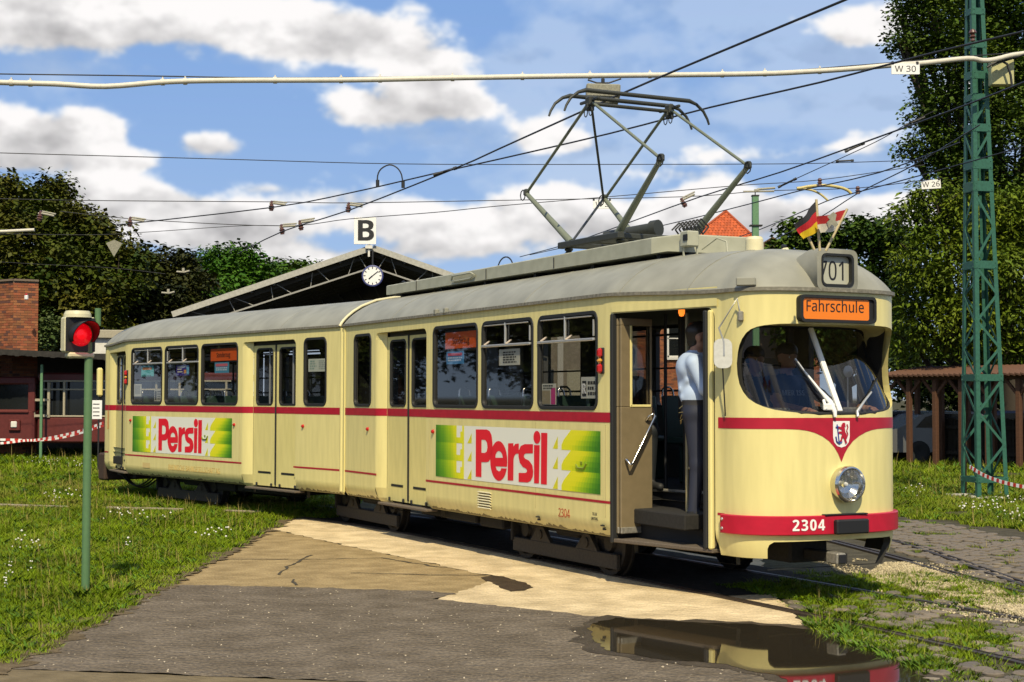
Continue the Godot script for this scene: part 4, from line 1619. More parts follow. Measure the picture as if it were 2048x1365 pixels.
func make_details(tram: Node) -> void:
	var X: Transform3D = sect[1]
	advert(tram, Transform3D.IDENTITY, 3.135, 7.0)
	advert(tram, X, -6.855, -3.21)
	# small lamps along the side
	for q in [[0, 0.95, 1.365], [0, 3.055, 1.375], [1, -1.06, 1.37], [1, -6.94, 1.38], [1, -3.14, 1.36]]:
		var x: Transform3D = Transform3D.IDENTITY if q[0] == 0 else X
		var b := mb(x)
		b.lathe(Transform3D(Basis(Vector3.RIGHT, Vector3.BACK, Vector3.DOWN), Vector3(q[1], q[2], HW)), [Vector2(0.026, 0), Vector2(0.024, 0.018), Vector2(0.012, 0.03), Vector2(0, 0.032)], 14)
		part(tram, "side_marker", b, M.lamp_red)
	for q in [[0, 7.03, 2.13], [1, -7.11, 2.12]]:
		var x: Transform3D = Transform3D.IDENTITY if q[0] == 0 else X
		var b := mb(x)
		b.bx(q[1], q[2], HW + 0.005, 0.085, 0.25, 0.02, 0.008)
		var o := part(tram, "signal_lamp", b, M.dark_metal)
		for e in [[0.075, 0.10, M.lamp_red], [0.0, 0.05, M.lamp_amber], [-0.075, 0.10, M.lamp_red]]:
			b = mb(x)
			b.box(Transform3D(Basis.IDENTITY, Vector3(q[1], q[2] + e[0], HW + 0.03)), Vector3(0.07, e[1] - 0.004, 0.05), 0.022)
			part(o, "lens", b, e[2])
	# louvred vent
	var b := mb()
	b.quad(Vector3(4.31, 0.555, HW + 0.002), Vector3(4.62, 0.555, HW + 0.002), Vector3(4.62, 0.735, HW + 0.002), Vector3(4.31, 0.735, HW + 0.002), Vector3.BACK)
	var o := part(tram, "vent", b, M.black)
	for k in 7:
		b = mb()
		b.bar(Vector3(4.31, 0.56 + k * 0.0285, HW + 0.01), Vector3(4.62, 0.56 + k * 0.0285, HW + 0.01), 0.012, 0.024, Vector3(0, 0.6, 1))
		part(o, "louvre", b, M.cream_pale)
	# fleet number and faded lettering
	lettering(tram, "fleet_number", "2304", 0.085, at(6.27, 0.627, HW + 0.001), M.red_faded, false, 0.003, 0.92)
	lettering(tram, "faded_lettering", "RHEINISCHE BAHNGESELLSCHAFT AG", 0.085, X * at(-4.52, 0.632, HW + 0.001), M.ghost, false, 0.002, 0.93)
	b = mb(X)
	b.quad(Vector3(-6.44, 0.59, HW + 0.002), Vector3(-6.15, 0.59, HW + 0.002), Vector3(-6.15, 0.675, HW + 0.002), Vector3(-6.44, 0.675, HW + 0.002), Vector3.BACK)
	part(tram, "paint_patch", b, M.ghost_patch)
	lettering(tram, "small_print", "18.6t", 0.03, at(6.88, 0.66, HW + 0.001), M.dark_metal, false, 0.002)
	lettering(tram, "small_print", "UNTERS.", 0.026, at(6.88, 0.615, HW + 0.001), M.dark_metal, false, 0.002)
	b = mb()
	b.bx(5.70, 0.55, HW - 0.01, 0.06, 0.012, 0.03)
	b.bx(5.71, 0.525, HW - 0.015, 0.025, 0.02, 0.03)
	b.bx(7.03, 0.56, HW - 0.005, 0.05, 0.012, 0.03)
	b.bx(7.05, 0.53, HW - 0.01, 0.02, 0.025, 0.03)
	part(tram, "jacking_mark", b, M.black)
	# road dirt splashed along the lower edge, with its own ragged outline
	for q in [[0, 2.86, 7.13], [0, 0.05, 1.15], [1, 0.05, 1.23], [1, 2.88, 7.13]]:
		b = mb(Transform3D.IDENTITY if q[0] == 0 else X)
		var sg := 1.0 if q[0] == 0 else -1.0
		var poly := PackedVector2Array([Vector2(q[2], 0.456), Vector2(q[1], 0.456)])
		var n := int((q[2] - q[1]) / 0.03)
		for i in n + 1:
			var l := lerpf(q[1], q[2], float(i) / n)
			poly.append(Vector2(l, 0.462 + 0.022 * absf(noise.get_noise_2d(l * 300.0, q[1] * 100.0)) * 3.0 + 0.02 * maxf(0.0, noise.get_noise_2d(l * 40.0, 7.0))))
		patch(b, sg, poly, 0.0022)
		part(tram, "dirt_splash", b, M.grime)
	for q in [[0, 2.93], [0, 7.09], [0, 5.66], [1, -2.98], [1, -7.10], [1, -5.02]]:
		b = mb(Transform3D.IDENTITY if q[0] == 0 else X)
		b.bx(q[1], 1.08, HW + 0.001, 0.005, 0.88, 0.003)
		part(tram, "panel_seam", b, M.seam)
	b = mb(X)
	patch(b, -1.0, strip(8.53, 8.62, 1.20, 1.535), 0.0025)
	part(tram, "primer_patch", b, M.primer)
	# door-lock recesses in the panels
	for q in [[0, 6.63, 1.12], [1, -4.12, 1.15]]:
		b = mb(Transform3D.IDENTITY if q[0] == 0 else X)
		b.tube([Vector3(q[1] - 0.1, q[2], HW + 0.008), Vector3(q[1] - 0.06, q[2] - 0.03, HW + 0.012), Vector3(q[1] + 0.06, q[2] - 0.03, HW + 0.012), Vector3(q[1] + 0.1, q[2] + 0.02, HW + 0.008)], 0.01, 6)
		b.bx(q[1], q[2] + 0.02, HW + 0.006, 0.04, 0.03, 0.008, 0.002)
		part(tram, "access_catch", b, M.catch_green)
	# roof brackets
	for q in [3.15, 3.42]:
		b = mb()
		b.bx(q, GUT + 0.045, HW + 0.012, 0.07, 0.07, 0.05, 0.01)
		part(tram, "roof_bracket", b, M.roof)
	b = mb()
	b.box(Transform3D(Basis(Vector3.UP, -0.75), sf(1, plan.tip - 0.87, GUT + 0.03, 0.03)), Vector3(0.05, 0.075, 0.17), 0.01)
	part(tram, "roof_bracket", b, M.roof)
	# destination boxes and bills behind the panes
	var white := Color(0.62, 0.62, 0.52)
	var ink := Color(0.05, 0.05, 0.05)
	for q in [[0, 3.30, 4.17], [1, -4.03, -3.17]]:
		var x: Transform3D = Transform3D.IDENTITY if q[0] == 0 else X
		b = mb(x)
		b.bx((q[1] + q[2]) / 2, 2.445, HW - 0.075, q[2] - q[1] + 0.08, 0.26, 0.05, 0.008)
		var ds := part(tram, "side_destination", b, M.interior)
		b = mb(x)
		b.bx((q[1] + q[2]) / 2, 2.44, HW - 0.045, q[2] - q[1], 0.19, 0.01)
		part(ds, "blind", b, M.orange_blind)
		lettering(ds, "lettering", "Sonderzug", 0.07, x * at((q[1] + q[2]) / 2, 2.435, HW - 0.037), M.black, false, 0.002)
	poster(tram, "poster", Transform3D.IDENTITY, 3.36, 3.835, 2.165, 2.31, Color(0.06, 0.25, 0.50), [[0.08, 0.66, 0.92, 0.88, Color(0.62, 0.10, 0.14)]] + lines(2, 0.1, 0.9, 0.2, 0.6, Color(0.6, 0.7, 0.8), 3))
	poster(tram, "notice", Transform3D.IDENTITY, 4.745, 5.24, 2.125, 2.30, white, lines(5, 0.2, 0.85, 0.12, 0.88, ink, 4))
	poster(tram, "poster", Transform3D.IDENTITY, 5.745, 6.045, 1.705, 1.92, white, [[0.02, 0.02, 0.6, 0.68, Color(0.33, 0.28, 0.17)], [0.66, 0.02, 0.97, 0.8, Color(0.55, 0.06, 0.22)]] + lines(2, 0.1, 0.8, 0.72, 0.96, ink, 5))
	poster(tram, "notice", Transform3D.IDENTITY, 6.565, 6.885, 1.77, 1.98, white, [[0.08, 0.1, 0.33, 0.82, ink]] + lines(3, 0.42, 0.9, 0.1, 0.85, ink, 6))
	lettering(tram, "notice_letter", "R", 0.10, at(6.63, 1.865, HW - 0.022), M.white_paint, true, 0.002)
	poster(tram, "poster", X, -6.6, -6.105, 2.13, 2.31, Color(0.14, 0.55, 0.56), [[0.1, 0.62, 0.85, 0.86, Color(0.70, 0.30, 0.12)]] + lines(1, 0.1, 0.8, 0.02, 0.12, ink, 8))
	poster(tram, "notice", X, -6.89, -6.59, 1.79, 2.0, white, lines(9, 0.12, 0.9, 0.2, 0.92, Color(0.3, 0.3, 0.28), 9))
	poster(tram, "notice", X, -6.07, -5.76, 1.71, 1.91, Color(0.45, 0.44, 0.36), [[0.08, 0.1, 0.3, 0.85, ink]] + lines(4, 0.4, 0.9, 0.1, 0.9, ink, 10))
	poster(tram, "poster", X, -5.245, -4.76, 2.13, 2.30, Color(0.045, 0.02, 0.22), [[0.1, 0.76, 0.7, 0.88, white], [0.1, 0.55, 0.42, 0.66, white], [0.1, 0.3, 0.5, 0.42, white], [0.6, 0.2, 0.78, 0.55, Color(0.7, 0.3, 0.08)], [0.8, 0.1, 0.98, 0.95, Color(0.15, 0.45, 0.6)]])
	poster(tram, "poster", X, -3.87, -3.395, 2.155, 2.32, Color(0.08, 0.30, 0.45), [[0.08, 0.62, 0.92, 0.88, Color(0.62, 0.16, 0.20)]] + lines(2, 0.1, 0.9, 0.2, 0.56, Color(0.6, 0.7, 0.75), 11))
	poster(tram, "notice", X, -0.975, -0.475, 2.14, 2.32, Color(0.6, 0.64, 0.54), lines(4, 0.1, 0.45, 0.15, 0.9, Color(0.3, 0.42, 0.36), 12) + lines(5, 0.58, 0.92, 0.15, 0.9, Color(0.36, 0.4, 0.36), 13))
	# outside mirror on its long arm
	b = mb()
	var mp := Vector3(8.73, 2.16, 0.94)
	var foot := sf(1, plan.tip - 0.93, 2.54, 0.01)
	b.tube([foot + Vector3(0, -0.02, 0.01), foot + Vector3(0.02, 0.09, 0.05), mp + Vector3(-0.01, 0.22, 0.03), mp + Vector3(0.02, 0.1, 0.0), mp + Vector3(0.02, -0.02, 0)], 0.009, 6)
	var mi := part(tram, "mirror", b, M.alu)
	b = mb()
	b.prism(Transform3D(Basis(Vector3(0, 1, 0), -1.95 + PI).rotated(Vector3.UP, 0.0), mp), rrect(0, 0, 0.16, 0.255, 0.06), 0.02)
	part(mi, "housing", b, M.mirror_back)
	b = mb()
	b.box(Transform3D(Basis(Vector3.UP, -0.6), foot + Vector3(0, -0.06, 0.0)), Vector3(0.06, 0.09, 0.05), 0.012)
	part(mi, "bracket", b, M.alu_dirty)
	b = mb()
	b.tube([mp + Vector3(0, -0.12, 0), sf(1, plan.tip - 1.10, 1.62, 0.02)], 0.007, 6)
	part(mi, "stay", b, M.dark_metal)

func make_roof_gear(tram: Node) -> void:
	# long resistor housing on feet
	var b := mb()
	var base := 3.185
	var outl := [Vector2(0.16, 0.58), Vector2(7.0, 0.58), Vector2(7.3, 0.42), Vector2(7.34, -0.42), Vector2(7.0, -0.58), Vector2(0.16, -0.58)]
	var tops := [3.315, 3.345, 3.36, 3.36, 3.345, 3.315]
	for i in outl.size():
		var j := (i + 1) % outl.size()
		var a: Vector2 = outl[i]
		var c: Vector2 = outl[j]
		var e := c - a
		var nn := Vector3(-e.y, 0, e.x).normalized()
		if nn.dot(Vector3(a.x + c.x - 7.4, 0, a.y + c.y)) < 0:
			nn = -nn
		b.quad(Vector3(a.x, base, a.y), Vector3(c.x, base, c.y), Vector3(c.x, tops[j] - 0.012, c.y), Vector3(a.x, tops[i] - 0.012, a.y), nn)
		# rolled upper edge
		var ai := a * Vector2(1, 0.97)
		var ci := c * Vector2(1, 0.97)
		b.quad(Vector3(a.x, tops[i] - 0.012, a.y), Vector3(c.x, tops[j] - 0.012, c.y), Vector3(ci.x, tops[j], ci.y), Vector3(ai.x, tops[i], ai.y), (nn + Vector3.UP).normalized())
	for i in 2:
		var a: Vector2 = outl[i] * Vector2(1, 0.97)
		var c: Vector2 = outl[i + 1] * Vector2(1, 0.97)
		b.quad(Vector3(a.x, tops[i], a.y), Vector3(c.x, tops[i + 1], c.y), Vector3(c.x, tops[i + 1], -c.y), Vector3(a.x, tops[i], -a.y), Vector3.UP)
	b.quad(Vector3(0.16, base, 0.58), Vector3(7.3, base, 0.58), Vector3(7.3, base, -0.58), Vector3(0.16, base, -0.58), Vector3.DOWN)
	var duct := part(tram, "roof_housing", b, M.duct)
	b = mb()
	for k in 6:
		b.bx(0.5 + k * 1.3, 3.16, 0.0, 0.06, 0.06, 1.0)
	part(duct, "foot", b, M.black)
	b = mb()
	for s in [1.2, 3.3, 5.0]:
		b.bx(s, 3.25, 0.583, 0.012, 0.12, 0.006)
	part(duct, "panel_joint", b, M.dark_metal)
	# grab frame lying on the housing, cable hoop, boxes
	b = mb()
	b.tube([Vector3(2.35, 3.235, 0.60), Vector3(2.42, 3.285, 0.62), Vector3(2.95, 3.29, 0.62), Vector3(3.02, 3.26, 0.60), Vector3(2.9, 3.225, 0.60), Vector3(2.42, 3.22, 0.60), Vector3(2.35, 3.235, 0.60)], 0.012, 6)
	part(tram, "roof_handle", b, M.duct)
	b = mb()
	var pts := []
	for k in 13:
		var t := PI * k / 12.0
		pts.append(Vector3(3.05 - cos(t) * 0.22, 3.32 + sin(t) * 0.17, 0.2))
	b.tube(pts, 0.009, 6)
	part(tram, "cable_hoop", b, M.black)
	b = mb()
	b.bx(7.40, 3.30, 0.40, 0.14, 0.15, 0.13, 0.01)
	b.bar(Vector3(7.36, 3.07, 0.44), Vector3(7.36, 3.24, 0.44), 0.016, 0.016)
	b.bar(Vector3(7.44, 3.07, 0.34), Vector3(7.44, 3.24, 0.34), 0.016, 0.016)
	b.tube([Vector3(7.46, 3.2, 0.3), Vector3(7.6, 3.3, 0.22), Vector3(7.7, 3.26, 0.18), Vector3(7.72, 3.12, 0.18)], 0.009, 6)
	var jb := part(tram, "junction_box", b, M.duct)
	b = mb()
	b.bx(7.43, 3.31, 0.468, 0.07, 0.06, 0.008)
	part(jb, "opening", b, M.black)
	b = mb()
	b.lathe(at(8.12, 3.03, 0.16), [Vector2(0.10, 0.0), Vector2(0.105, 0.04), Vector2(0.088, 0.05), Vector2(0.082, 0.21), Vector2(0.07, 0.235), Vector2(0.0, 0.245)], 24)
	part(tram, "roof_lamp", b, M.cream_pale)
	b = mb()
	b.bar(Vector3(8.30, 3.0, -0.05), Vector3(8.30, 3.16, -0.06), 0.05, 0.09, Vector3.RIGHT, 0.02)
	b.bar(Vector3(8.34, 3.0, 0.05), Vector3(8.32, 3.15, -0.03), 0.05, 0.05, Vector3.RIGHT, 0.02)
	var horn := part(tram, "horn", b, M.cream_pale)
	b = mb()
	b.lathe(Transform3D(Basis(Vector3.FORWARD, -PI / 2), Vector3(8.30, 3.17, -0.08)), [Vector2(0.014, 0), Vector2(0.03, 0.06), Vector2(0.0, 0.05)], 12)
	part(horn, "trumpet", b, M.black)
	# lamps on the roof at the joint
	b = mb()
	b.lathe(Transform3D(Basis(Vector3(0, 0, 1), PI / 2), Vector3(0.08, 3.30, 0.22)), [Vector2(0.0, 0.0), Vector2(0.07, 0.01), Vector2(0.085, 0.05), Vector2(0.06, 0.10), Vector2(0.0, 0.12)], 20)
	b.lathe(at(0.02, 3.12, 0.10), [Vector2(0.06, 0.0), Vector2(0.085, 0.1), Vector2(0.085, 0.16), Vector2(0.05, 0.22), Vector2(0.0, 0.23)], 20)
	b.bx(0.1, 3.18, 0.24, 0.08, 0.12, 0.1, 0.02)
	var rl := part(tram, "roof_bell", b, M.duct)
	b = mb()
	pts = []
	for k in 17:
		var t := TAU * k / 16.0
		pts.append(Vector3(0.09 + sin(t) * 0.085, 3.30 + cos(t) * 0.085, 0.30))
	b.tube(pts, 0.014, 6, false)
	part(rl, "rim", b, M.black)
	# pantograph: base frame on the housing, two pairs of lower arms, upper arms, head with two collector strips
	var by := 3.44
	b = mb()
	for z in [-0.5, 0.5]:
		b.bx(5.65, by, z, 1.3, 0.07, 0.08, 0.01)
	for s in [5.1, 5.65, 6.2]:
		b.bx(s, by, 0, 0.08, 0.06, 1.0, 0.01)
	for s in [5.1, 6.2]:
		for z in [-0.45, 0.45]:
			b.lathe(at(s, 3.33, z), [Vector2(0.03, 0), Vector2(0.05, 0.02), Vector2(0.03, 0.04), Vector2(0.05, 0.06), Vector2(0.03, 0.09)], 12)
	var pf := part(tram, "pantograph", b, M.panto_dark, "diamond-shaped current collector raised on the roof")
	b = mb()
	b.tube([Vector3(5.35, 3.52, 0.12), Vector3(6.0, 3.56, -0.08)], 0.07, 16)
	b.tube([Vector3(5.98, 3.56, -0.07), Vector3(6.06, 3.565, -0.1)], 0.09, 16)
	b.tube([Vector3(5.3, 3.5, 0.2), Vector3(5.9, 3.5, 0.2)], 0.025, 8)
	part(pf, "spring_cylinder", b, M.panto_dark)
	b = mb()
	for k in 28:
		var t0 := TAU * k / 4.0
		var s0 := 6.28 + k * 0.017
		b.tube([Vector3(s0, 3.52 + sin(t0) * 0.08, -0.2 + cos(t0) * 0.08), Vector3(s0 + 0.017, 3.52 + sin(t0 + TAU / 4) * 0.08, -0.2 + cos(t0 + TAU / 4) * 0.08)], 0.009, 5)
	part(pf, "spring", b, M.black)
	var piv := {-1: 5.15, 1: 6.15}
	var knee := {-1: 4.22, 1: 7.08}
	for e in [-1, 1]:
		for z in [0.45, -0.45]:
			b = mb()
			b.tube([Vector3(piv[e], 3.47, z), Vector3(knee[e], 4.11, z * 1.15)], [0.042, 0.026], 10)
			part(pf, "lower_arm", b, M.panto)
			b = mb()
			b.tube([Vector3(knee[e], 4.11, z * 1.15), Vector3(5.65 + e * 0.06, 4.90, z * 1.1)], 0.0165, 8)
			part(pf, "upper_arm", b, M.panto)
			b = mb()
			b.bx(knee[e], 4.12, z * 1.15, 0.07, 0.08, 0.06, 0.015)
			var lp := []
			for k in 9:
				var t := TAU * k / 8.0
				lp.append(Vector3(knee[e] + e * 0.03 + cos(t) * 0.06 * e, 4.09 + sin(t) * 0.06, z * 1.15 + 0.03))
			b.tube(lp, 0.007, 5, false)
			part(pf, "knee_joint", b, M.panto_dark)
	b = mb()
	b.tube([Vector3(4.22, 4.11, -0.50), Vector3(5.1, 3.47, 0.42)], 0.014, 8)
	b.tube([Vector3(4.22, 4.11, -0.50), Vector3(5.6, 4.88, 0.45)], 0.014, 8)
	part(pf, "brace", b, M.panto_dark)
	for e in [-1.0, 1.0]:
		b = mb()
		var hp := []
		var s: float = 5.65 + e * 0.17
		for q in [[0.98, 4.76], [0.955, 4.82], [0.90, 4.90], [0.80, 4.97], [0.70, 5.0], [0.0, 5.0], [-0.70, 5.0], [-0.80, 4.97], [-0.90, 4.90], [-0.955, 4.82], [-0.98, 4.76]]:
			hp.append(Vector3(s, q[1], q[0] * 0.92))
		b.tube(hp, [0.012, 0.014, 0.016, 0.018, 0.024, 0.024, 0.024, 0.018, 0.016, 0.014, 0.012], 8)
		var cs := part(pf, "collector_strip", b, M.panto_dark)
		if e < 0:
			cs.set_meta("label", "rear collector strip with bent horns")
		else:
			cs.set_meta("label", "front collector strip with bent horns")
	b = mb()
	for z in [0.5, -0.5]:
		b.bx(5.65, 4.93, z, 0.4, 0.03, 0.03, 0.006)
		b.bx(5.65, 4.92, z, 0.12, 0.12, 0.07, 0.02)
		b.bx(5.65, 4.86, z, 0.05, 0.08, 0.09, 0.01)
		for k in 2:
			var lp := []
			for m in 9:
				var t := TAU * m / 8.0
				lp.append(Vector3(5.6 + k * 0.1 + cos(t) * 0.035, 4.81 + sin(t) * 0.05, z + 0.02))
			b.tube(lp, 0.006, 5, false)
	b.tube([Vector3(5.65, 4.90, 0.5), Vector3(5.65, 4.90, -0.5)], 0.02, 8)
	part(pf, "head_hub", b, M.panto_dark)

func bogie(tram: Node, x: Transform3D, s: float) -> void:
	var b := mb(x)
	b.bx(s, 0.165, 0.79, 2.25, 0.15, 0.05, 0.008)
	b.bx(s, 0.165, -0.79, 2.25, 0.15, 0.05, 0.008)
	var o := part(tram, "bogie", b, M.guard)
	b = mb(x)
	for e in [-0.48, 0.52]:
		b.prism(x.affine_inverse() * x * at(s + e, 0.235, 0.77), PackedVector2Array([Vector2(-0.23, 0.0), Vector2(0.23, 0.0), Vector2(0.05, 0.17), Vector2(-0.05, 0.17)]), 0.04)
		b.lathe(Transform3D(Basis(Vector3.RIGHT, PI / 2), Vector3(s + e, 0.31, 0.805)), [Vector2(0.05, 0), Vector2(0.05, 0.02), Vector2(0, 0.025)], 12)
	part(o, "bracket", b, M.guard)
	for e in [-0.9, 0.9]:
		for z in [0.7175, -0.7175]:
			b = mb(x)
			b.lathe(Transform3D(Basis(Vector3.RIGHT, PI / 2), Vector3(s + e, 0.335, z - 0.05)), [Vector2(0.0, 0.0), Vector2(0.35, 0.0), Vector2(0.35, 0.025), Vector2(0.325, 0.03), Vector2(0.32, 0.1), Vector2(0.27, 0.1), Vector2(0.26, 0.075), Vector2(0.1, 0.075), Vector2(0.08, 0.11), Vector2(0.0, 0.11)], 28)
			part(o, "wheel", b, M.wheel)
	b = mb(x)
	for z in [0.8, -0.8]:
		b.bx(s, 0.42, z * 0.9, 2.3, 0.12, 0.08, 0.01)
		for e in [-0.48, 0.52]:
			b.bx(s + e, 0.5, z * 0.98, 0.16, 0.22, 0.1, 0.01)
		b.bx(s - 1.12, 0.45, z * 0.98, 0.05, 0.5, 0.1, 0.01)
	b.bx(s, 0.45, 0.0, 0.5, 0.25, 1.5, 0.02)
	part(o, "frame", b, M.under)

# ---------------------------------------------------------------- ground
func ground_mat(r: float, g: float, b: float, rough: float, span1: float, lo1: float, span2: float, lo2: float, seed_: int, bump := 0.6, spots := false) -> StandardMaterial3D:
	var m := mat(r, g, b, rough)
	m.metallic_specular = 0.3
	m.albedo_texture = noise_tex(0.010, 6, seed_, lin(lo1, lo1 * 0.97, lo1 * 0.9), Color.WHITE, 512, FastNoiseLite.TYPE_SIMPLEX_SMOOTH)
	m.uv1_triplanar = true
	m.uv1_world_triplanar = true
	m.uv1_scale = Vector3.ONE / span1
	m.detail_enabled = true
	m.detail_blend_mode = BaseMaterial3D.BLEND_MODE_MUL
	m.detail_uv_layer = BaseMaterial3D.DETAIL_UV_2
	m.detail_albedo = noise_tex(0.09 if not spots else 0.2, 3, seed_ + 50, lin(lo2, lo2, lo2), Color.WHITE, 512, FastNoiseLite.TYPE_SIMPLEX if not spots else FastNoiseLite.TYPE_CELLULAR)
	m.uv2_triplanar = true
	m.uv2_world_triplanar = true
	m.uv2_scale = Vector3.ONE / span2
	var nt := noise_height(0.06, 4, seed_ + 70)
	nt.color_ramp = null
	nt.as_normal_map = true
	nt.bump_strength = 6.0
	m.normal_enabled = true
	m.normal_texture = nt
	m.normal_scale = bump
	return m

func ragged(poly: Array, step: float, amp: float, seed_: int) -> PackedVector2Array:
	var f := FastNoiseLite.new()
	f.seed = seed_
	f.frequency = 0.9
	f.fractal_octaves = 5
	f.fractal_gain = 0.65
	var out := PackedVector2Array()
	for i in poly.size():
		var a: Vector2 = poly[i]
		var b: Vector2 = poly[(i + 1) % poly.size()]
		var n := maxi(1, int(a.distance_to(b) / step))
		var nn := (b - a).normalized().orthogonal()
		for k in n:
			var p := a.lerp(b, float(k) / n)
			out.append(p + nn * f.get_noise_2d(p.x * 3.0, p.y * 3.0) * amp)
	return out

func px_poly(a: Array) -> Array:
	var out := []
	for i in range(0, a.size(), 2):
		var p := on_ground(a[i], a[i + 1])
		out.append(Vector2(p.x, p.z))
	return out

func sheet(called: String, poly: PackedVector2Array, y: float, m: Material) -> MeshInstance3D:
	var b := mb()
	var ix := Geometry2D.triangulate_polygon(poly)
	for i in range(0, ix.size(), 3):
		var q := []
		for k in 3:
			q.append(Vector3(poly[ix[i + k]].x, y, poly[ix[i + k]].y))
		b.tri(q[0], q[1], q[2], Vector3.UP, Vector3.UP, Vector3.UP)
	return struct(called, b, m)

var lawn_edge := PackedVector2Array()

# the rails: two curved lines at gauge either side of the centre line of the track
func track_mid(s: float) -> Vector2:
	# under the front section straight, ahead of it bending slightly towards the near side, behind it following the rear section
	var nf := Vector2(-DIR_F.y, DIR_F.x)
	var nr := Vector2(-DIR_R.y, DIR_R.x)
	if s >= 0.0:
		var o := 0.012 * pow(maxf(0.0, s - 8.5), 2.0)
		return JOINT + DIR_F * s + nf * (o - HW)
	return JOINT + DIR_R * s - nr * HW

func smooth_mid(s: float) -> Vector2:
	if absf(s) > 2.0:
		return track_mid(s)
	var a := track_mid(-2.0)
	var b := track_mid(2.0)
	var t := (s + 2.0) / 4.0
	var c := a + DIR_R * 2.0
	return a.lerp(c, t).lerp(c.lerp(b, t), t)

func rail(side: float, s0: float, s1: float, shift := Vector2.ZERO) -> MB:
	var b := mb()
	var prev := []
	var s := s0
	while s <= s1 + 0.001:
		var p := smooth_mid(s)
		var d := (smooth_mid(s + 0.05) - smooth_mid(s - 0.05)).normalized()
		var n := Vector2(-d.y, d.x)
		var q := []
		# head, groove, guard lip of a grooved rail
		for e in [[0.0, -0.02], [0.0, 0.022], [0.055, 0.022], [0.055, -0.012], [0.09, -0.012], [0.09, 0.02], [0.105, 0.02], [0.105, -0.02]]:
			var w: Vector2 = p + n * side * (0.7175 + 0.03 - e[0]) + shift
			q.append(Vector3(w.x, e[1], w.y))
		if prev.size():
			for k in q.size() - 1:
				b.flat(prev[k], q[k], q[k + 1], Vector3(0, 1, 0) if absf(q[k].y - q[k + 1].y) < 0.01 else (q[k] - Vector3(p.x, 0, p.y)) * (1.0 if k % 4 == 0 else -1.0))
				b.flat(prev[k], q[k + 1], prev[k + 1], Vector3(0, 1, 0) if absf(q[k].y - q[k + 1].y) < 0.01 else (q[k] - Vector3(p.x, 0, p.y)) * (1.0 if k % 4 == 0 else -1.0))
		prev = q
		s += 0.5
	return b

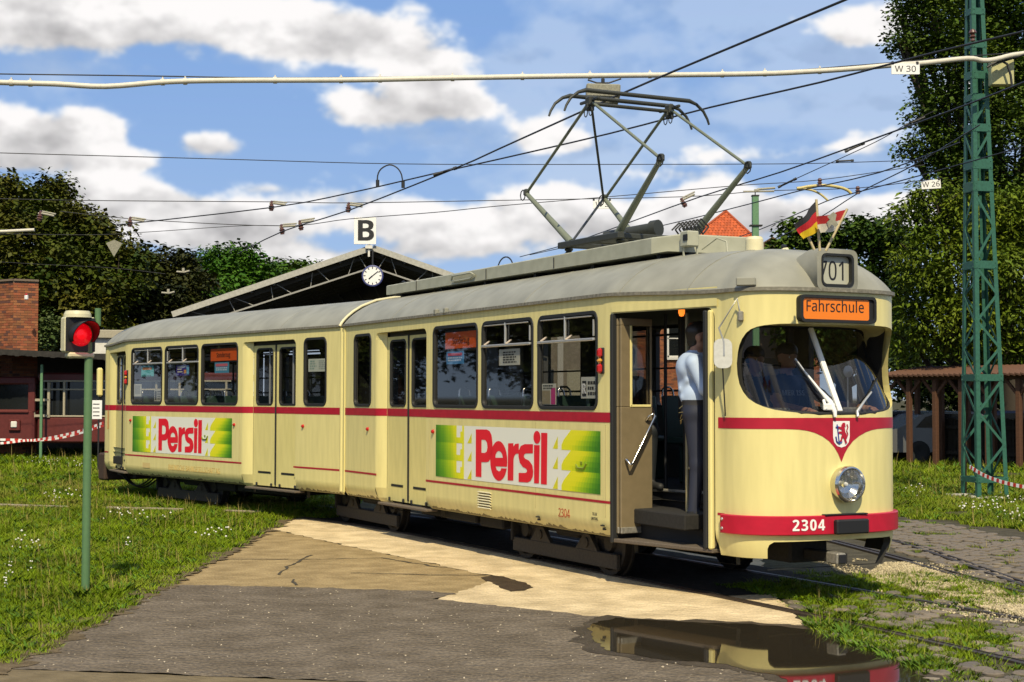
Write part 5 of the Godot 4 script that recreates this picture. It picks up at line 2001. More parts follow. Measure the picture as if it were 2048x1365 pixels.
func make_ground() -> void:
	var b := mb()
	b.quad(Vector3(-600, 0, 60), Vector3(600, 0, 60), Vector3(600, 0, -1200), Vector3(-600, 0, -1200), Vector3.UP)
	var gm := ground_mat(0.115, 0.105, 0.045, 0.95, 5.0, 0.5, 0.5, 0.4, 31)
	struct("ground", b, gm)
	# concrete apron of light slabs along the track, reaching under the tram
	var light := [Vector2(-3.22, -20.7), Vector2(-3.38, -22.6), Vector2(-2.6, -25.0), Vector2(3.0, -19.0)]
	light += px_poly([1560, 1198, 1590, 1226, 1618, 1258, 1500, 1262, 1300, 1252, 1180, 1238, 1000, 1219, 868, 1203])
	light += [Vector2(-0.55, -13.9)] + px_poly([1010, 1155, 960, 1150, 870, 1130, 700, 1095, 545, 1060])
	sheet("concrete_apron", ragged(light, 0.06, 0.09, 3), 0.008, ground_mat(0.92, 0.73, 0.44, 0.9, 3.1, 0.55, 1.5, 0.66, 32, 0.5))
	# older, darker slabs
	var tan := px_poly([545, 1060, 700, 1095, 870, 1130, 960, 1150, 1010, 1155]) + [Vector2(-0.3, -14.3), Vector2(-0.55, -13.9), Vector2(-3.27, -14.3), Vector2(-3.25, -17.5)]
	sheet("old_concrete", ragged(tan, 0.08, 0.08, 4), 0.005, ground_mat(0.52, 0.385, 0.19, 0.92, 2.3, 0.55, 1.5, 0.6, 33, 0.6))
	# asphalt patch
	var asph := px_poly([20, 1341, 100, 1300, 170, 1264, 250, 1225, 330, 1172, 600, 1178, 860, 1185, 907, 1191, 865, 1201, 1000, 1215, 1180, 1235, 1300, 1245, 1450, 1255, 1618, 1262, 1700, 1293, 1800, 1325, 1870, 1362]) + [Vector2(2.7, -8.6), Vector2(1.4, -8.4), Vector2(-0.9, -9.62), Vector2(-1.97, -9.83)]
	sheet("asphalt", ragged(asph, 0.05, 0.09, 5), 0.012, ground_mat(0.265, 0.215, 0.155, 0.9, 2.9, 0.55, 1.9, 0.45, 34, 0.9))
	# concrete strip at the very front
	var strip_ := [Vector2(-3.7, -10.02), Vector2(-3.3, -10.05), Vector2(-1.9, -9.8), Vector2(-0.9, -9.6), Vector2(1.4, -8.38), Vector2(1.4, -5.0), Vector2(-3.7, -5.0)]
	sheet("concrete_strip", ragged(strip_, 0.15, 0.04, 6), 0.010, ground_mat(0.25, 0.195, 0.11, 0.9, 2.0, 0.6, 0.3, 0.6, 35, 0.4))
	# puddle in the hollow at the edge of the asphalt
	var pud := px_poly([1180, 1264, 1200, 1248, 1230, 1240, 1300, 1245, 1400, 1250, 1500, 1253, 1620, 1263, 1690, 1286, 1740, 1300, 1790, 1318, 1830, 1345, 1850, 1364]) + [Vector2(2.5, -8.9), Vector2(1.95, -8.8)] + px_poly([1560, 1362, 1500, 1345, 1420, 1331, 1330, 1325, 1230, 1311, 1190, 1291])
	var wet := mat(0.030, 0.024, 0.015, 0.03, 0.0, 0.5)
	var mc := Vector2.ZERO
	for q in pud:
		mc += q / pud.size()
	var rim := []
	for q in pud:
		rim.append(q + (q - mc).normalized() * 0.14)
	sheet("wet_margin", ragged(rim, 0.06, 0.14, 17), 0.0145, ground_mat(0.115, 0.09, 0.06, 0.55, 1.0, 0.5, 1.2, 0.5, 44, 0.8))
	sheet("puddle", ragged(pud, 0.05, 0.09, 7), 0.017, wet)
	# dark ballast round the rails, its near-black tone painting in shade under the tram
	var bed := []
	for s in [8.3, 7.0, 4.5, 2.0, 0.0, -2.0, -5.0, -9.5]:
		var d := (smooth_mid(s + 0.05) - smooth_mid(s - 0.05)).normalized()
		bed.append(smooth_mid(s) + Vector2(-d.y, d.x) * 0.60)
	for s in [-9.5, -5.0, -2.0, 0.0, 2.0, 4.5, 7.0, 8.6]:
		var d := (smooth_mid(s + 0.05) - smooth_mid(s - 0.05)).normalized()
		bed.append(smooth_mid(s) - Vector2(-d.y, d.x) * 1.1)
	sheet("shaded_track_bed", ragged(bed, 0.2, 0.05, 13), 0.0125, ground_mat(0.05, 0.042, 0.03, 0.95, 1.2, 0.5, 0.5, 0.5, 43, 1.0))
	var damp := px_poly([960, 1158, 985, 1154, 1020, 1160, 1055, 1170, 1066, 1178, 1050, 1184, 1020, 1186, 1000, 1178, 985, 1168])
	sheet("damp_patch", ragged(damp, 0.06, 0.05, 8), 0.0125, ground_mat(0.085, 0.058, 0.03, 0.5, 0.7, 0.4, 0.3, 0.6, 36, 0.5))
	# worn dirt path far left, stone setts on the right
	sheet("dirt_path", ragged(px_poly([-300, 884, 0, 882, 200, 880, 330, 884, 330, 900, 200, 904, 0, 905, -300, 908]), 0.8, 0.7, 9), 0.006, ground_mat(0.33, 0.25, 0.15, 0.95, 3.0, 0.6, 0.6, 0.6, 37, 0.4))
	var setts := px_poly([1560, 1200, 1590, 1226, 1618, 1258, 1700, 1291, 1790, 1319, 1850, 1362]) + [Vector2(2.4, -7.8), Vector2(6.0, -7.8), Vector2(8.5, -15.0), Vector2(7.8, -19.3), Vector2(6.3, -22.2), Vector2(5.9, -23.8), Vector2(3.2, -27.0), Vector2(1.2, -24.0), Vector2(3.4, -17.0)]
	sheet("sett_bed", ragged(setts, 0.2, 0.06, 10), 0.004, ground_mat(0.13, 0.115, 0.075, 0.95, 1.6, 0.5, 0.4, 0.5, 38, 0.5))
	# gravel heap strip between the tracks
	var gravel := px_poly([1735, 1150, 1770, 1128, 1830, 1128, 1900, 1150, 1980, 1176, 2060, 1205, 2120, 1240, 2060, 1238, 1980, 1222, 1900, 1203, 1810, 1180, 1765, 1170])
	var gp_ := ragged(gravel, 0.12, 0.08, 11)
	sheet("gravel_bed", gp_, 0.0085, ground_mat(0.34, 0.28, 0.16, 0.95, 0.8, 0.6, 0.25, 0.4, 39, 0.9, true))
	# bare soil along the edge of the lawn
	var soil := []
	for k in 170:
		var z := -23.0 + k * 0.078
		soil.append(Vector2(-3.17 + noise.get_noise_2d(z * 160.0, 5.0) * 0.16 + noise.get_noise_2d(z * 700.0, 5.0) * 0.10, z))
	for k in 70:
		var z := -23.0 + (69 - k) * 0.19
		soil.append(Vector2(-3.55 + noise.get_noise_2d(z * 50.0, 95.0) * 0.3, z))
	sheet("soil_edge", PackedVector2Array(soil), 0.0155, ground_mat(0.26, 0.195, 0.11, 0.95, 0.9, 0.45, 0.9, 0.5, 45, 1.0))
	# rails
	var steel := worn(0.10, 0.075, 0.055, 0.5, 0.5, 0.5, 40, 0.03, 4, 0.5)
	var tr := Node3D.new()
	tr.name = "track"
	add_child(tr)
	tr.set_meta("kind", "structure")
	part(tr, "rail", rail(1.0, -14.0, 16.0), steel)
	part(tr, "rail", rail(-1.0, -14.0, 16.0), steel)
	# second track beyond
	var tr2 := Node3D.new()
	tr2.name = "track_beyond"
	add_child(tr2)
	tr2.set_meta("kind", "structure")
	for pr in [[1700, 1070, 1810, 1091, 1900, 1122, 2048, 1176, 2200, 1230], [1560, 1060, 1700, 1096, 1800, 1123, 1900, 1152, 2048, 1190]]:
		var pts := px_poly(pr)
		var rb := mb()
		for i in pts.size() - 1:
			rb.bar(Vector3(pts[i].x, 0.012, pts[i].y), Vector3(pts[i + 1].x, 0.012, pts[i + 1].y), 0.06, 0.03)
			var off: Vector2 = (pts[i + 1] - pts[i]).normalized().orthogonal() * 0.1
			rb.bar(Vector3(pts[i].x + off.x, 0.010, pts[i].y + off.y), Vector3(pts[i + 1].x + off.x, 0.010, pts[i + 1].y + off.y), 0.03, 0.03)
		part(tr2, "rail", rb, steel)
	# row of edging stones lying in the lawn
	var kerb := Node3D.new()
	kerb.name = "lawn_edging"
	add_child(kerb)
	kerb.set_meta("kind", "structure")
	var km := worn(0.34, 0.29, 0.20, 0.9, 0.6, 0.5, 41)
	var ka := Vector2(-9.6, -25.3)
	var kb := Vector2(-3.75, -23.3)
	var kn := 9
	for i in kn:
		if i == 4 or i == 7:
			continue
		var p := ka.lerp(kb, (i + 0.5) / kn)
		var d := (kb - ka).normalized()
		b = mb()
		b.bx(0, 0, 0, ka.distance_to(kb) / kn - 0.03, 0.09, 0.10, 0.012)
		var o := part(kerb, "edging_stone", b, km)
		o.transform = Transform3D(Basis(Vector3(d.x, 0, d.y), Vector3.UP, Vector3(-d.y, 0, d.x)).rotated(Vector3.UP, rng.randf_range(-0.03, 0.03)), Vector3(p.x, 0.012 + rng.randf_range(-0.01, 0.012), p.y))
	# cracks and joints in the old slabs: narrow gaps filled with soil
	var crk := mat(0.05, 0.04, 0.022, 0.95)
	for c in [[410, 1120, 600, 1121, 760, 1118, 900, 1140], [560, 1152, 575, 1135, 600, 1124, 625, 1110], [590, 1172, 588, 1158], [700, 1148, 860, 1152, 1000, 1153], [620, 1178, 480, 1175]]:
		var pts := px_poly(c)
		b = mb()
		var line := []
		for i in pts.size() - 1:
			var n := maxi(2, int(pts[i].distance_to(pts[i + 1]) / 0.12))
			for k in n:
				var p: Vector2 = pts[i].lerp(pts[i + 1], float(k) / n)
				line.append(p + Vector2(rng.randf_range(-0.02, 0.02), rng.randf_range(-0.03, 0.03)))
		for i in line.size() - 1:
			var nn: Vector2 = (line[i + 1] - line[i]).normalized().orthogonal() * rng.randf_range(0.006, 0.018)
			b.quad(Vector3(line[i].x - nn.x, 0.0098, line[i].y - nn.y), Vector3(line[i].x + nn.x, 0.0098, line[i].y + nn.y), Vector3(line[i + 1].x + nn.x, 0.0098, line[i + 1].y + nn.y), Vector3(line[i + 1].x - nn.x, 0.0098, line[i + 1].y - nn.y), Vector3.UP)
		struct("crack", b, crk)
	var litter := RandomNumberGenerator.new()
	litter.seed = 91
	var lx := []
	var lc := []
	var ap := PackedVector2Array(asph)
	var ab := bounds(ap)
	for k in 900:
		var p := Vector2(litter.randf_range(ab.position.x, ab.end.x), litter.randf_range(ab.position.y, ab.end.y))
		if inside(ap, p) and not inside(PackedVector2Array(pud), p):
			var e := litter.randf_range(0.006, 0.02)
			lx.append(Transform3D(Basis.from_euler(Vector3(litter.randf() * 6, litter.randf() * 6, 0)) * Basis.from_scale(Vector3(e, e * 0.6, e)), Vector3(p.x, 0.013 + e * 0.1, p.y)))
			var g := litter.randf_range(0.2, 0.6)
			lc.append(Color(g, g * 0.85, g * 0.62))
	var lo := copies(self, "loose_grit", stone_mesh(9, vcol(0.9)), lx, lc)
	lo.set_meta("kind", "stuff")
	tag(lo, "pale grit scattered over the asphalt patch", "grit")
	make_setts()
	make_stones(gp_)
	make_grass()

func inside(poly: PackedVector2Array, p: Vector2) -> bool:
	return Geometry2D.is_point_in_polygon(p, poly)

func sett_mesh(seed_: int, m: Material) -> ArrayMesh:
	var r := RandomNumberGenerator.new()
	r.seed = seed_
	var b := mb()
	var n := 8
	var ring0 := []
	var ring1 := []
	var ring2 := []
	for k in n:
		var t := TAU * (k + 0.5) / n
		var q := 1.0 / maxf(absf(cos(t)), absf(sin(t)))
		var rr := 0.5 * minf(q, 1.16) * r.randf_range(0.92, 1.03)
		var c := Vector3(cos(t) * rr, 0, sin(t) * rr)
		ring0.append(c + Vector3(0, -0.25, 0))
		ring1.append(c * 0.97 + Vector3(0, 0.08, 0))
		ring2.append(c * 0.74 + Vector3(0, 0.15 + r.randf_range(-0.02, 0.02), 0))
	for k in n:
		var j := (k + 1) % n
		var o0: Vector3 = ring1[k] * Vector3(1, 0, 1)
		var o1: Vector3 = ring1[j] * Vector3(1, 0, 1)
		b.quadn(ring0[k], ring0[j], ring1[j], ring1[k], o0.normalized(), o1.normalized(), o1.normalized(), o0.normalized())
		b.quadn(ring1[k], ring1[j], ring2[j], ring2[k], (o0.normalized() + Vector3.UP).normalized(), (o1.normalized() + Vector3.UP).normalized(), Vector3.UP, Vector3.UP)
		b.tri(ring2[k], ring2[j], Vector3(0, 0.17, 0), Vector3.UP, Vector3.UP, Vector3.UP)
	return b.mesh(m)

var free_spots := []

func make_setts() -> void:
	var root := Node3D.new()
	root.name = "sett_paving"
	add_child(root)
	root.set_meta("kind", "structure")
	var mats := []
	for c in [[0.19, 0.155, 0.115], [0.24, 0.195, 0.14], [0.15, 0.125, 0.10], [0.32, 0.26, 0.18]]:
		var m := worn(c[0], c[1], c[2], 0.8, 0.3, 0.6, 42, 0.02)
		m.uv1_world_triplanar = true
		mats.append(m)
	var meshes := []
	for k in 6:
		meshes.append(sett_mesh(100 + k, mats[[0, 1, 2, 0, 1, 3][k]]))
	var r1 := PackedVector2Array(px_poly([1575, 1205, 1595, 1226, 1622, 1258, 1705, 1291, 1795, 1319, 1855, 1362]) + [Vector2(2.6, -8.7), Vector2(3.6, -8.4), Vector2(4.4, -12.0)] + px_poly([1900, 1209, 1800, 1186, 1700, 1196]))
	var r2 := PackedVector2Array(px_poly([1800, 1042, 1900, 1052, 2048, 1082, 2150, 1110, 2150, 1235, 2048, 1195, 1960, 1160, 1850, 1122, 1790, 1105, 1740, 1075]))
	var spots := []
	var ru := RandomNumberGenerator.new()
	ru.seed = 8
	var nf := Vector2(-DIR_F.y, DIR_F.x)
	for i in range(-40, 130):
		for j in range(-60, 40):
			var p: Vector2 = JOINT + DIR_F * (i * 0.155 + 0.07 * (j % 2) + ru.randf_range(-0.02, 0.02)) + nf * (j * 0.165 + ru.randf_range(-0.02, 0.02))
			var where := 0
			if inside(r1, p):
				where = 1
			elif inside(r2, p):
				where = 2
			if where == 0:
				continue
			# not on the rails
			var rel := p - JOINT
			var s := rel.dot(DIR_F)
			var q := (p - smooth_mid(s)).dot(nf)
			if absf(absf(q) - 0.70) < 0.13:
				continue
			if noise.get_noise_2d(p.x * 60.0, p.y * 60.0) > (0.22 if where == 1 else 0.32):
				free_spots.append(p)
				continue
			spots.append([p.length(), p, ru.randi() % 5 if ru.randf() < 0.95 else 5, ru.randf_range(-0.12, 0.12), ru.randf_range(0.86, 1.0), ru.randf_range(-0.012, 0.006), ru.randf_range(-0.05, 0.05), ru.randf_range(-0.05, 0.05)])
	spots.sort_custom(func(a, c): return a[0] < c[0])
	var rest := [[], [], [], [], [], []]
	var ang := atan2(-DIR_F.y, DIR_F.x)
	for i in spots.size():
		var e: Array = spots[i]
		var t := Transform3D(Basis.from_euler(Vector3(e[6], ang + e[3], e[7])) * Basis.from_scale(Vector3(0.155, 0.15, 0.15) * e[4]), Vector3(e[1].x, 0.004 + e[5], e[1].y))
		if i < 300:
			piece(root, "sett", meshes[e[2]], t)
		else:
			rest[e[2]].append(t)
	var joined := mb()
	for k in 6:
		var arr: Array = meshes[k].surface_get_arrays(0)
		for t in rest[k]:
			joined.v.append_array(t * (arr[Mesh.ARRAY_VERTEX] as PackedVector3Array))
			var bn: Basis = t.basis.inverse().transposed()
			for nn in (arr[Mesh.ARRAY_NORMAL] as PackedVector3Array):
				joined.n.append((bn * nn).normalized())
	if joined.v.size():
		var o := part(root, "far_setts", joined, mats[0])
		o.set_meta("kind", "stuff")

func stone_mesh(seed_: int, m: Material) -> ArrayMesh:
	var r := RandomNumberGenerator.new()
	r.seed = seed_
	var b := mb()
	var v := []
	for k in 6:
		var d: Vector3 = [Vector3.UP, Vector3.DOWN, Vector3.LEFT, Vector3.RIGHT, Vector3.FORWARD, Vector3.BACK][k]
		v.append(d * r.randf_range(0.35, 0.6) + Vector3(r.randf_range(-0.15, 0.15), r.randf_range(-0.1, 0.1), r.randf_range(-0.15, 0.15)))
	for f in [[0, 2, 4], [0, 4, 3], [0, 3, 5], [0, 5, 2], [1, 2, 4], [1, 4, 3], [1, 3, 5], [1, 5, 2]]:
		b.flat(v[f[0]], v[f[1]], v[f[2]], v[f[0]] + v[f[1]] + v[f[2]])
	return b.mesh(m)

func make_stones(poly: PackedVector2Array) -> void:
	var m := vcol(0.9)
	var r := RandomNumberGenerator.new()
	r.seed = 12
	var xs := []
	var cs := []
	var bb := bounds(poly)
	for k in 26000:
		var p := Vector2(r.randf_range(bb.position.x - 0.2, bb.end.x + 0.2), r.randf_range(bb.position.y - 0.3, bb.end.y + 0.3))
		var f := noise.get_noise_2d(p.x * 50, p.y * 50)
		if not inside(poly, p):
			if f < 0.1 or r.randf() < 0.85:
				continue
		elif f > 0.38:
			continue
		var s := r.randf_range(0.012, 0.034)
		xs.append(Transform3D(Basis.from_euler(Vector3(r.randf() * 6, r.randf() * 6, r.randf() * 6)) * Basis.from_scale(Vector3(s, s * 0.7, s)), Vector3(p.x, 0.012 + s * 0.15, p.y)))
		var g := r.randf_range(0.22, 0.62)
		cs.append(Color(g, g * 0.84, g * 0.52))
	var o := copies(self, "gravel", stone_mesh(3, m), xs, cs)
	o.set_meta("kind", "stuff")
	tag(o, "pale loose gravel beside the rails in front of the tram", "gravel")

func blade_mesh(seed_: int, n: int, h: float, spread: float, w: float, lean: float, m: Material) -> ArrayMesh:
	var r := RandomNumberGenerator.new()
	r.seed = seed_
	var b := mb(Transform3D.IDENTITY, true)
	for k in n:
		var a := r.randf() * TAU
		var p := Vector3(cos(a), 0, sin(a)) * r.randf() * spread
		var az := r.randf() * TAU
		var side := Vector3(cos(az), 0, sin(az)) * w * r.randf_range(0.7, 1.2)
		var hh := h * r.randf_range(0.55, 1.1)
		var d := Vector3(cos(a + r.randf_range(-1, 1)), 0, sin(a + r.randf_range(-1, 1))) * lean * hh * r.randf_range(0.3, 1.2)
		var mid := p + Vector3.UP * hh * 0.6 + d * 0.4
		var top := p + Vector3.UP * hh + d
		var nn := (side.cross(Vector3.UP).normalized() + Vector3.UP * 0.9).normalized()
		var g := r.randf_range(0.8, 1.15)
		b.col = Color(g, g, g * 0.9)
		b.tri(p - side, p + side, mid + side * 0.75, nn, nn, nn)
		b.tri(p - side, mid + side * 0.75, mid - side * 0.75, nn, nn, nn)
		b.tri(mid - side * 0.75, mid + side * 0.75, top, nn, nn, nn)
	return b.mesh(m)

func leafy(rough := 0.6, back := 0.35) -> StandardMaterial3D:
	var m := vcol(rough)
	m.backlight_enabled = true
	m.backlight = Color(back, back, back * 0.5)
	m.metallic_specular = 0.22
	m.cull_mode = BaseMaterial3D.CULL_DISABLED
	return m

func make_grass() -> void:
	var gm := leafy(0.55, 0.4)
	var r := RandomNumberGenerator.new()
	r.seed = 21
	var meshes := [blade_mesh(1, 18, 0.05, 0.055, 0.003, 0.9, gm), blade_mesh(2, 16, 0.066, 0.06, 0.0032, 1.1, gm), blade_mesh(3, 20, 0.04, 0.06, 0.0038, 1.3, gm)]
	var stalks := blade_mesh(5, 5, 0.15, 0.05, 0.0016, 0.5, gm)
	var sl := [[], []]
	var weeds := blade_mesh(4, 11, 0.05, 0.045, 0.010, 1.7, gm)
	var lists := [[[], []], [[], []], [[], []]]
	var wl := [[], []]
	var put := func(p: Vector2, s: float, dry: float) -> void:
		var rs := (p - JOINT).dot(DIR_F)
		if rs > 7.0 and rs < 16.0 and absf(absf((p - smooth_mid(rs)).dot(Vector2(-DIR_F.y, DIR_F.x))) - 0.71) < 0.085:
			return
		var k := r.randi() % 3
		var e := r.randf_range(0.75, 1.3) * s
		var patch_ := noise.get_noise_2d(p.x * 22, p.y * 22)
		var g := r.randf_range(0.7, 1.3) + patch_ * 0.5
		var c := Color(0.165 * g, 0.245 * g, 0.006 * g).lerp(Color(0.26, 0.22, 0.06), clampf(dry + maxf(0.0, patch_ - 0.2) * 0.9 + (0.35 if r.randf() < 0.12 else 0.0), 0, 0.85))
		lists[k][0].append(Transform3D(Basis(Vector3.UP, r.randf() * TAU) * Basis.from_scale(Vector3(e, e * r.randf_range(0.7, 1.25), e)), Vector3(p.x, 0.0, p.y)))
		lists[k][1].append(c)
		if r.randf() < 0.03:
			sl[0].append(Transform3D(Basis(Vector3.UP, r.randf() * TAU) * Basis.from_scale(Vector3.ONE * e * r.randf_range(0.6, 1.2)), Vector3(p.x, 0.0, p.y)))
			sl[1].append(Color(0.34, 0.27, 0.10) * r.randf_range(0.7, 1.1))
		if r.randf() < 0.09:
			wl[0].append(Transform3D(Basis(Vector3.UP, r.randf() * TAU) * Basis.from_scale(Vector3.ONE * e * r.randf_range(0.7, 1.4)), Vector3(p.x, 0.0, p.y)))
			wl[1].append(Color(0.075 * g, 0.15 * g, 0.016 * g))
	# left lawn, denser near the viewer
	for band in [[-9.4, -14.0, 620, 0.9], [-14.0, -19.0, 450, 1.0], [-19.0, -26.0, 260, 1.25], [-26.0, -36.0, 70, 1.7], [-36.0, -50.0, 30, 2.4]]:
		var z0: float = band[0]
		var z1: float = band[1]
		var x0 := -0.335 * -z1 - 1.2
		var n := int((z0 - z1) * (-3.2 - x0) * band[2])
		for k in n:
			var p := Vector2(r.randf_range(x0, -3.2), r.randf_range(z1, z0))
			if p.x < 0.335 * p.y - 1.2:
				continue
			var edge := noise.get_noise_2d(3.0, p.y * 90.0) * 0.16 + noise.get_noise_2d(30.0, p.y * 400.0) * 0.08
			if p.x > -3.24 + edge or (p.x > -3.45 + edge and r.randf() < 0.45):
				continue
			if p.y > -10.2 and p.x > -3.6:
				continue
			var bare := noise.get_noise_2d(p.x * 14 + 40, p.y * 14)
			if noise.get_noise_2d(p.x * 45 + 11, p.y * 45) > 0.36 and r.randf() < 0.75:
				continue
			var dry := 0.0
			if p.y < -24.0 and p.y > -32.0 and bare > 0.0:
				dry = 0.5
				if r.randf() < 0.6:
					continue
			put.call(p, band[3], dry)
	# strip in front of and under the rear section, between apron and tram
	for k in 9000:
		var p := Vector2(r.randf_range(-9.5, -2.6), r.randf_range(-32.0, -21.5))
		var s := (p - JOINT).dot(DIR_R)
		if p.x > -3.4 and p.y > -22.6:
			continue
		put.call(p, 1.1, 0.15)
	# right lawn and verge
	for band in [[-20.0, -27.0, 110, 1.3], [-27.0, -36.0, 75, 1.7], [-36.0, -46.0, 35, 2.2]]:
		var n := int((band[0] - band[1]) * 9.0 * band[2])
		for k in n:
			var y := r.randf_range(band[1], band[0])
			var x := r.randf_range(3.5, 0.335 * -y + 1.5)
			var lim := 6.0 + (y + 23.0) * 0.22 + noise.get_noise_2d(x * 30, y * 30) * 0.8
			if x < lim and y > -26.5:
				continue
			if x < 4.0:
				continue
			var bare := noise.get_noise_2d(x * 18 + 90, y * 18)
			if bare > 0.3:
				continue
			put.call(Vector2(x, y), band[3], 0.1)
	# tufts in the joints of the setts and along the edges
	for f in free_spots:
		for k in 4:
			put.call(f + Vector2(r.randf_range(-0.1, 0.1), r.randf_range(-0.1, 0.1)), r.randf_range(0.45, 0.9), 0.05)
	var mid := PackedVector2Array(px_poly([1540, 1198, 1590, 1222, 1640, 1262, 1720, 1296, 1800, 1322, 1870, 1364]) + [Vector2(2.6, -8.6), Vector2(3.9, -8.6), Vector2(4.6, -12.0)] + px_poly([2048, 1235, 1900, 1206, 1790, 1186, 1740, 1170, 1640, 1140, 1600, 1150]))
	var bb := bounds(mid)
	for k in 5200:
		var p := Vector2(r.randf_range(bb.position.x, bb.end.x), r.randf_range(bb.position.y, bb.end.y))
		if not inside(mid, p):
			continue
		if noise.get_noise_2d(p.x * 35 + 7, p.y * 35) < -0.02 and r.randf() < 0.85:
			continue
		put.call(p, r.randf_range(0.4, 0.8), 0.05)
	# fringe between the puddle and the setts, thick leafy weeds
	var fr := px_poly([1612, 1246, 1640, 1264, 1700, 1292, 1790, 1320, 1850, 1350])
	for i in fr.size() - 1:
		for k in 60:
			var p: Vector2 = fr[i].lerp(fr[i + 1], r.randf()) + Vector2(r.randf_range(-0.04, 0.28), r.randf_range(-0.12, 0.12))
			put.call(p, r.randf_range(0.7, 1.1), 0.0)
			if r.randf() < 0.5:
				wl[0].append(Transform3D(Basis(Vector3.UP, r.randf() * TAU) * Basis.from_scale(Vector3.ONE * r.randf_range(0.7, 1.3)), Vector3(p.x, 0.0, p.y)))
				wl[1].append(Color(0.10, 0.18, 0.02))
	# grass beside and between the rails ahead of the tram
	for k in 9000:
		var s := r.randf_range(7.6, 14.0)
		var o := r.randf_range(-3.4, 0.2)
		var p := JOINT + DIR_F * s + Vector2(-DIR_F.y, DIR_F.x) * o
		var q := noise.get_noise_2d(p.x * 28 + 70, p.y * 28)
		if s > 9.9 and q < 0.10:
			continue
		if o > -0.9 and p.x < 2.45:
			continue
		put.call(p, r.randf_range(0.5, 0.95), 0.0)
	# around the nose shadow and at the foot of the signal
	for k in 500:
		put.call(Vector2(-3.83 + r.randf_range(-0.3, 0.3), -13.9 + r.randf_range(-0.35, 0.3)), r.randf_range(1.0, 1.35), 0.0)
	var lawn := Node3D.new()
	lawn.name = "lawn_grass"
	add_child(lawn)
	lawn.set_meta("kind", "stuff")
	tag(lawn, "short green grass of the lawns and between the setts", "grass")
	for k in 3:
		copies(lawn, "grass_blades", meshes[k], lists[k][0], lists[k][1]).set_meta("kind", "stuff")
	copies(lawn, "dry_stalks", stalks, sl[0], sl[1]).set_meta("kind", "stuff")
	copies(lawn, "broad_weeds", weeds, wl[0], wl[1]).set_meta("kind", "stuff")
	# white clover and daisies scattered over the lawns
	var fm := mat(0.72, 0.70, 0.62, 0.7)
	var fb := mb()
	fb.lathe(Transform3D.IDENTITY, [Vector2(0.0, 0.055), Vector2(0.005, 0.055), Vector2(0.008, 0.06), Vector2(0.005, 0.066), Vector2(0.0, 0.067)], 6)
	var fx := []
	for q in [[40, 1095, 18, 8], [70, 1095, 10, 8], [255, 1098, 6, 5], [20, 1150, 20, 10], [10, 1175, 14, 8], [60, 1145, 6, 4], [30, 910, 40, 40], [90, 925, 45, 40], [160, 935, 35, 30], [270, 1040, 60, 20], [440, 1080, 50, 14], [1960, 1025, 60, 26], [2010, 1010, 50, 22], [2030, 1040, 30, 16], [1840, 990, 40, 12], [430, 1005, 40, 12], [120, 1000, 60, 20]]:
		for k in q[3]:
			var p := on_ground(q[0] + r.randfn(0, q[2] * 0.5), q[1] + r.randfn(0, 6.0))
			var s := r.randf_range(0.7, 1.3) * (1.0 if p.z > -18 else 1.6)
			fx.append(Transform3D(Basis.from_scale(Vector3(s, s, s)), Vector3(p.x, 0, p.z)))
	copies(lawn, "clover_flowers", fb.mesh(fm), fx).set_meta("kind", "stuff")

func more_materials() -> void:
	noise.noise_type = FastNoiseLite.TYPE_SIMPLEX_SMOOTH
	noise.frequency = 0.02
	noise.fractal_octaves = 4
	noise.seed = 3

# ---------------------------------------------------------------- trees
func leaf_cluster(seed_: int, n: int, radius: float, size: float, long: float, droop: float, m: Material) -> ArrayMesh:
	var r := RandomNumberGenerator.new()
	r.seed = seed_
	var b := mb(Transform3D.IDENTITY, true)
	for k in n:
		var d := Vector3(r.randfn(), r.randfn() * 0.8, r.randfn()).normalized() * radius * pow(r.randf(), 0.4)
		var dir := (Vector3(d.x, 0, d.z).normalized() + Vector3(r.randfn() * 0.5, -droop + r.randfn() * 0.35, r.randfn() * 0.5)).normalized()
		var side := dir.cross(Vector3(r.randfn() * 0.5, 1, r.randfn() * 0.5)).normalized()
		var s := size * r.randf_range(0.7, 1.25)
		var nn := side.cross(dir).normalized()
		if nn.y < 0:
			nn = -nn
		var sn_ := (nn + d.normalized() * 0.7 + Vector3.UP * 0.25).normalized()
		var tip := d + dir * s * long
		var a := d + dir * s * long * 0.45 + side * s * 0.5 + nn * s * 0.08
		var e := d + dir * s * long * 0.45 - side * s * 0.5 + nn * s * 0.08
		var g := r.randf_range(0.72, 1.25)
		b.col = Color(g * r.randf_range(0.9, 1.12), g, g * r.randf_range(0.8, 1.0))
		b.tri(d, a, tip, sn_, sn_, sn_)
		b.tri(d, tip, e, sn_, sn_, sn_)
	return b.mesh(m)

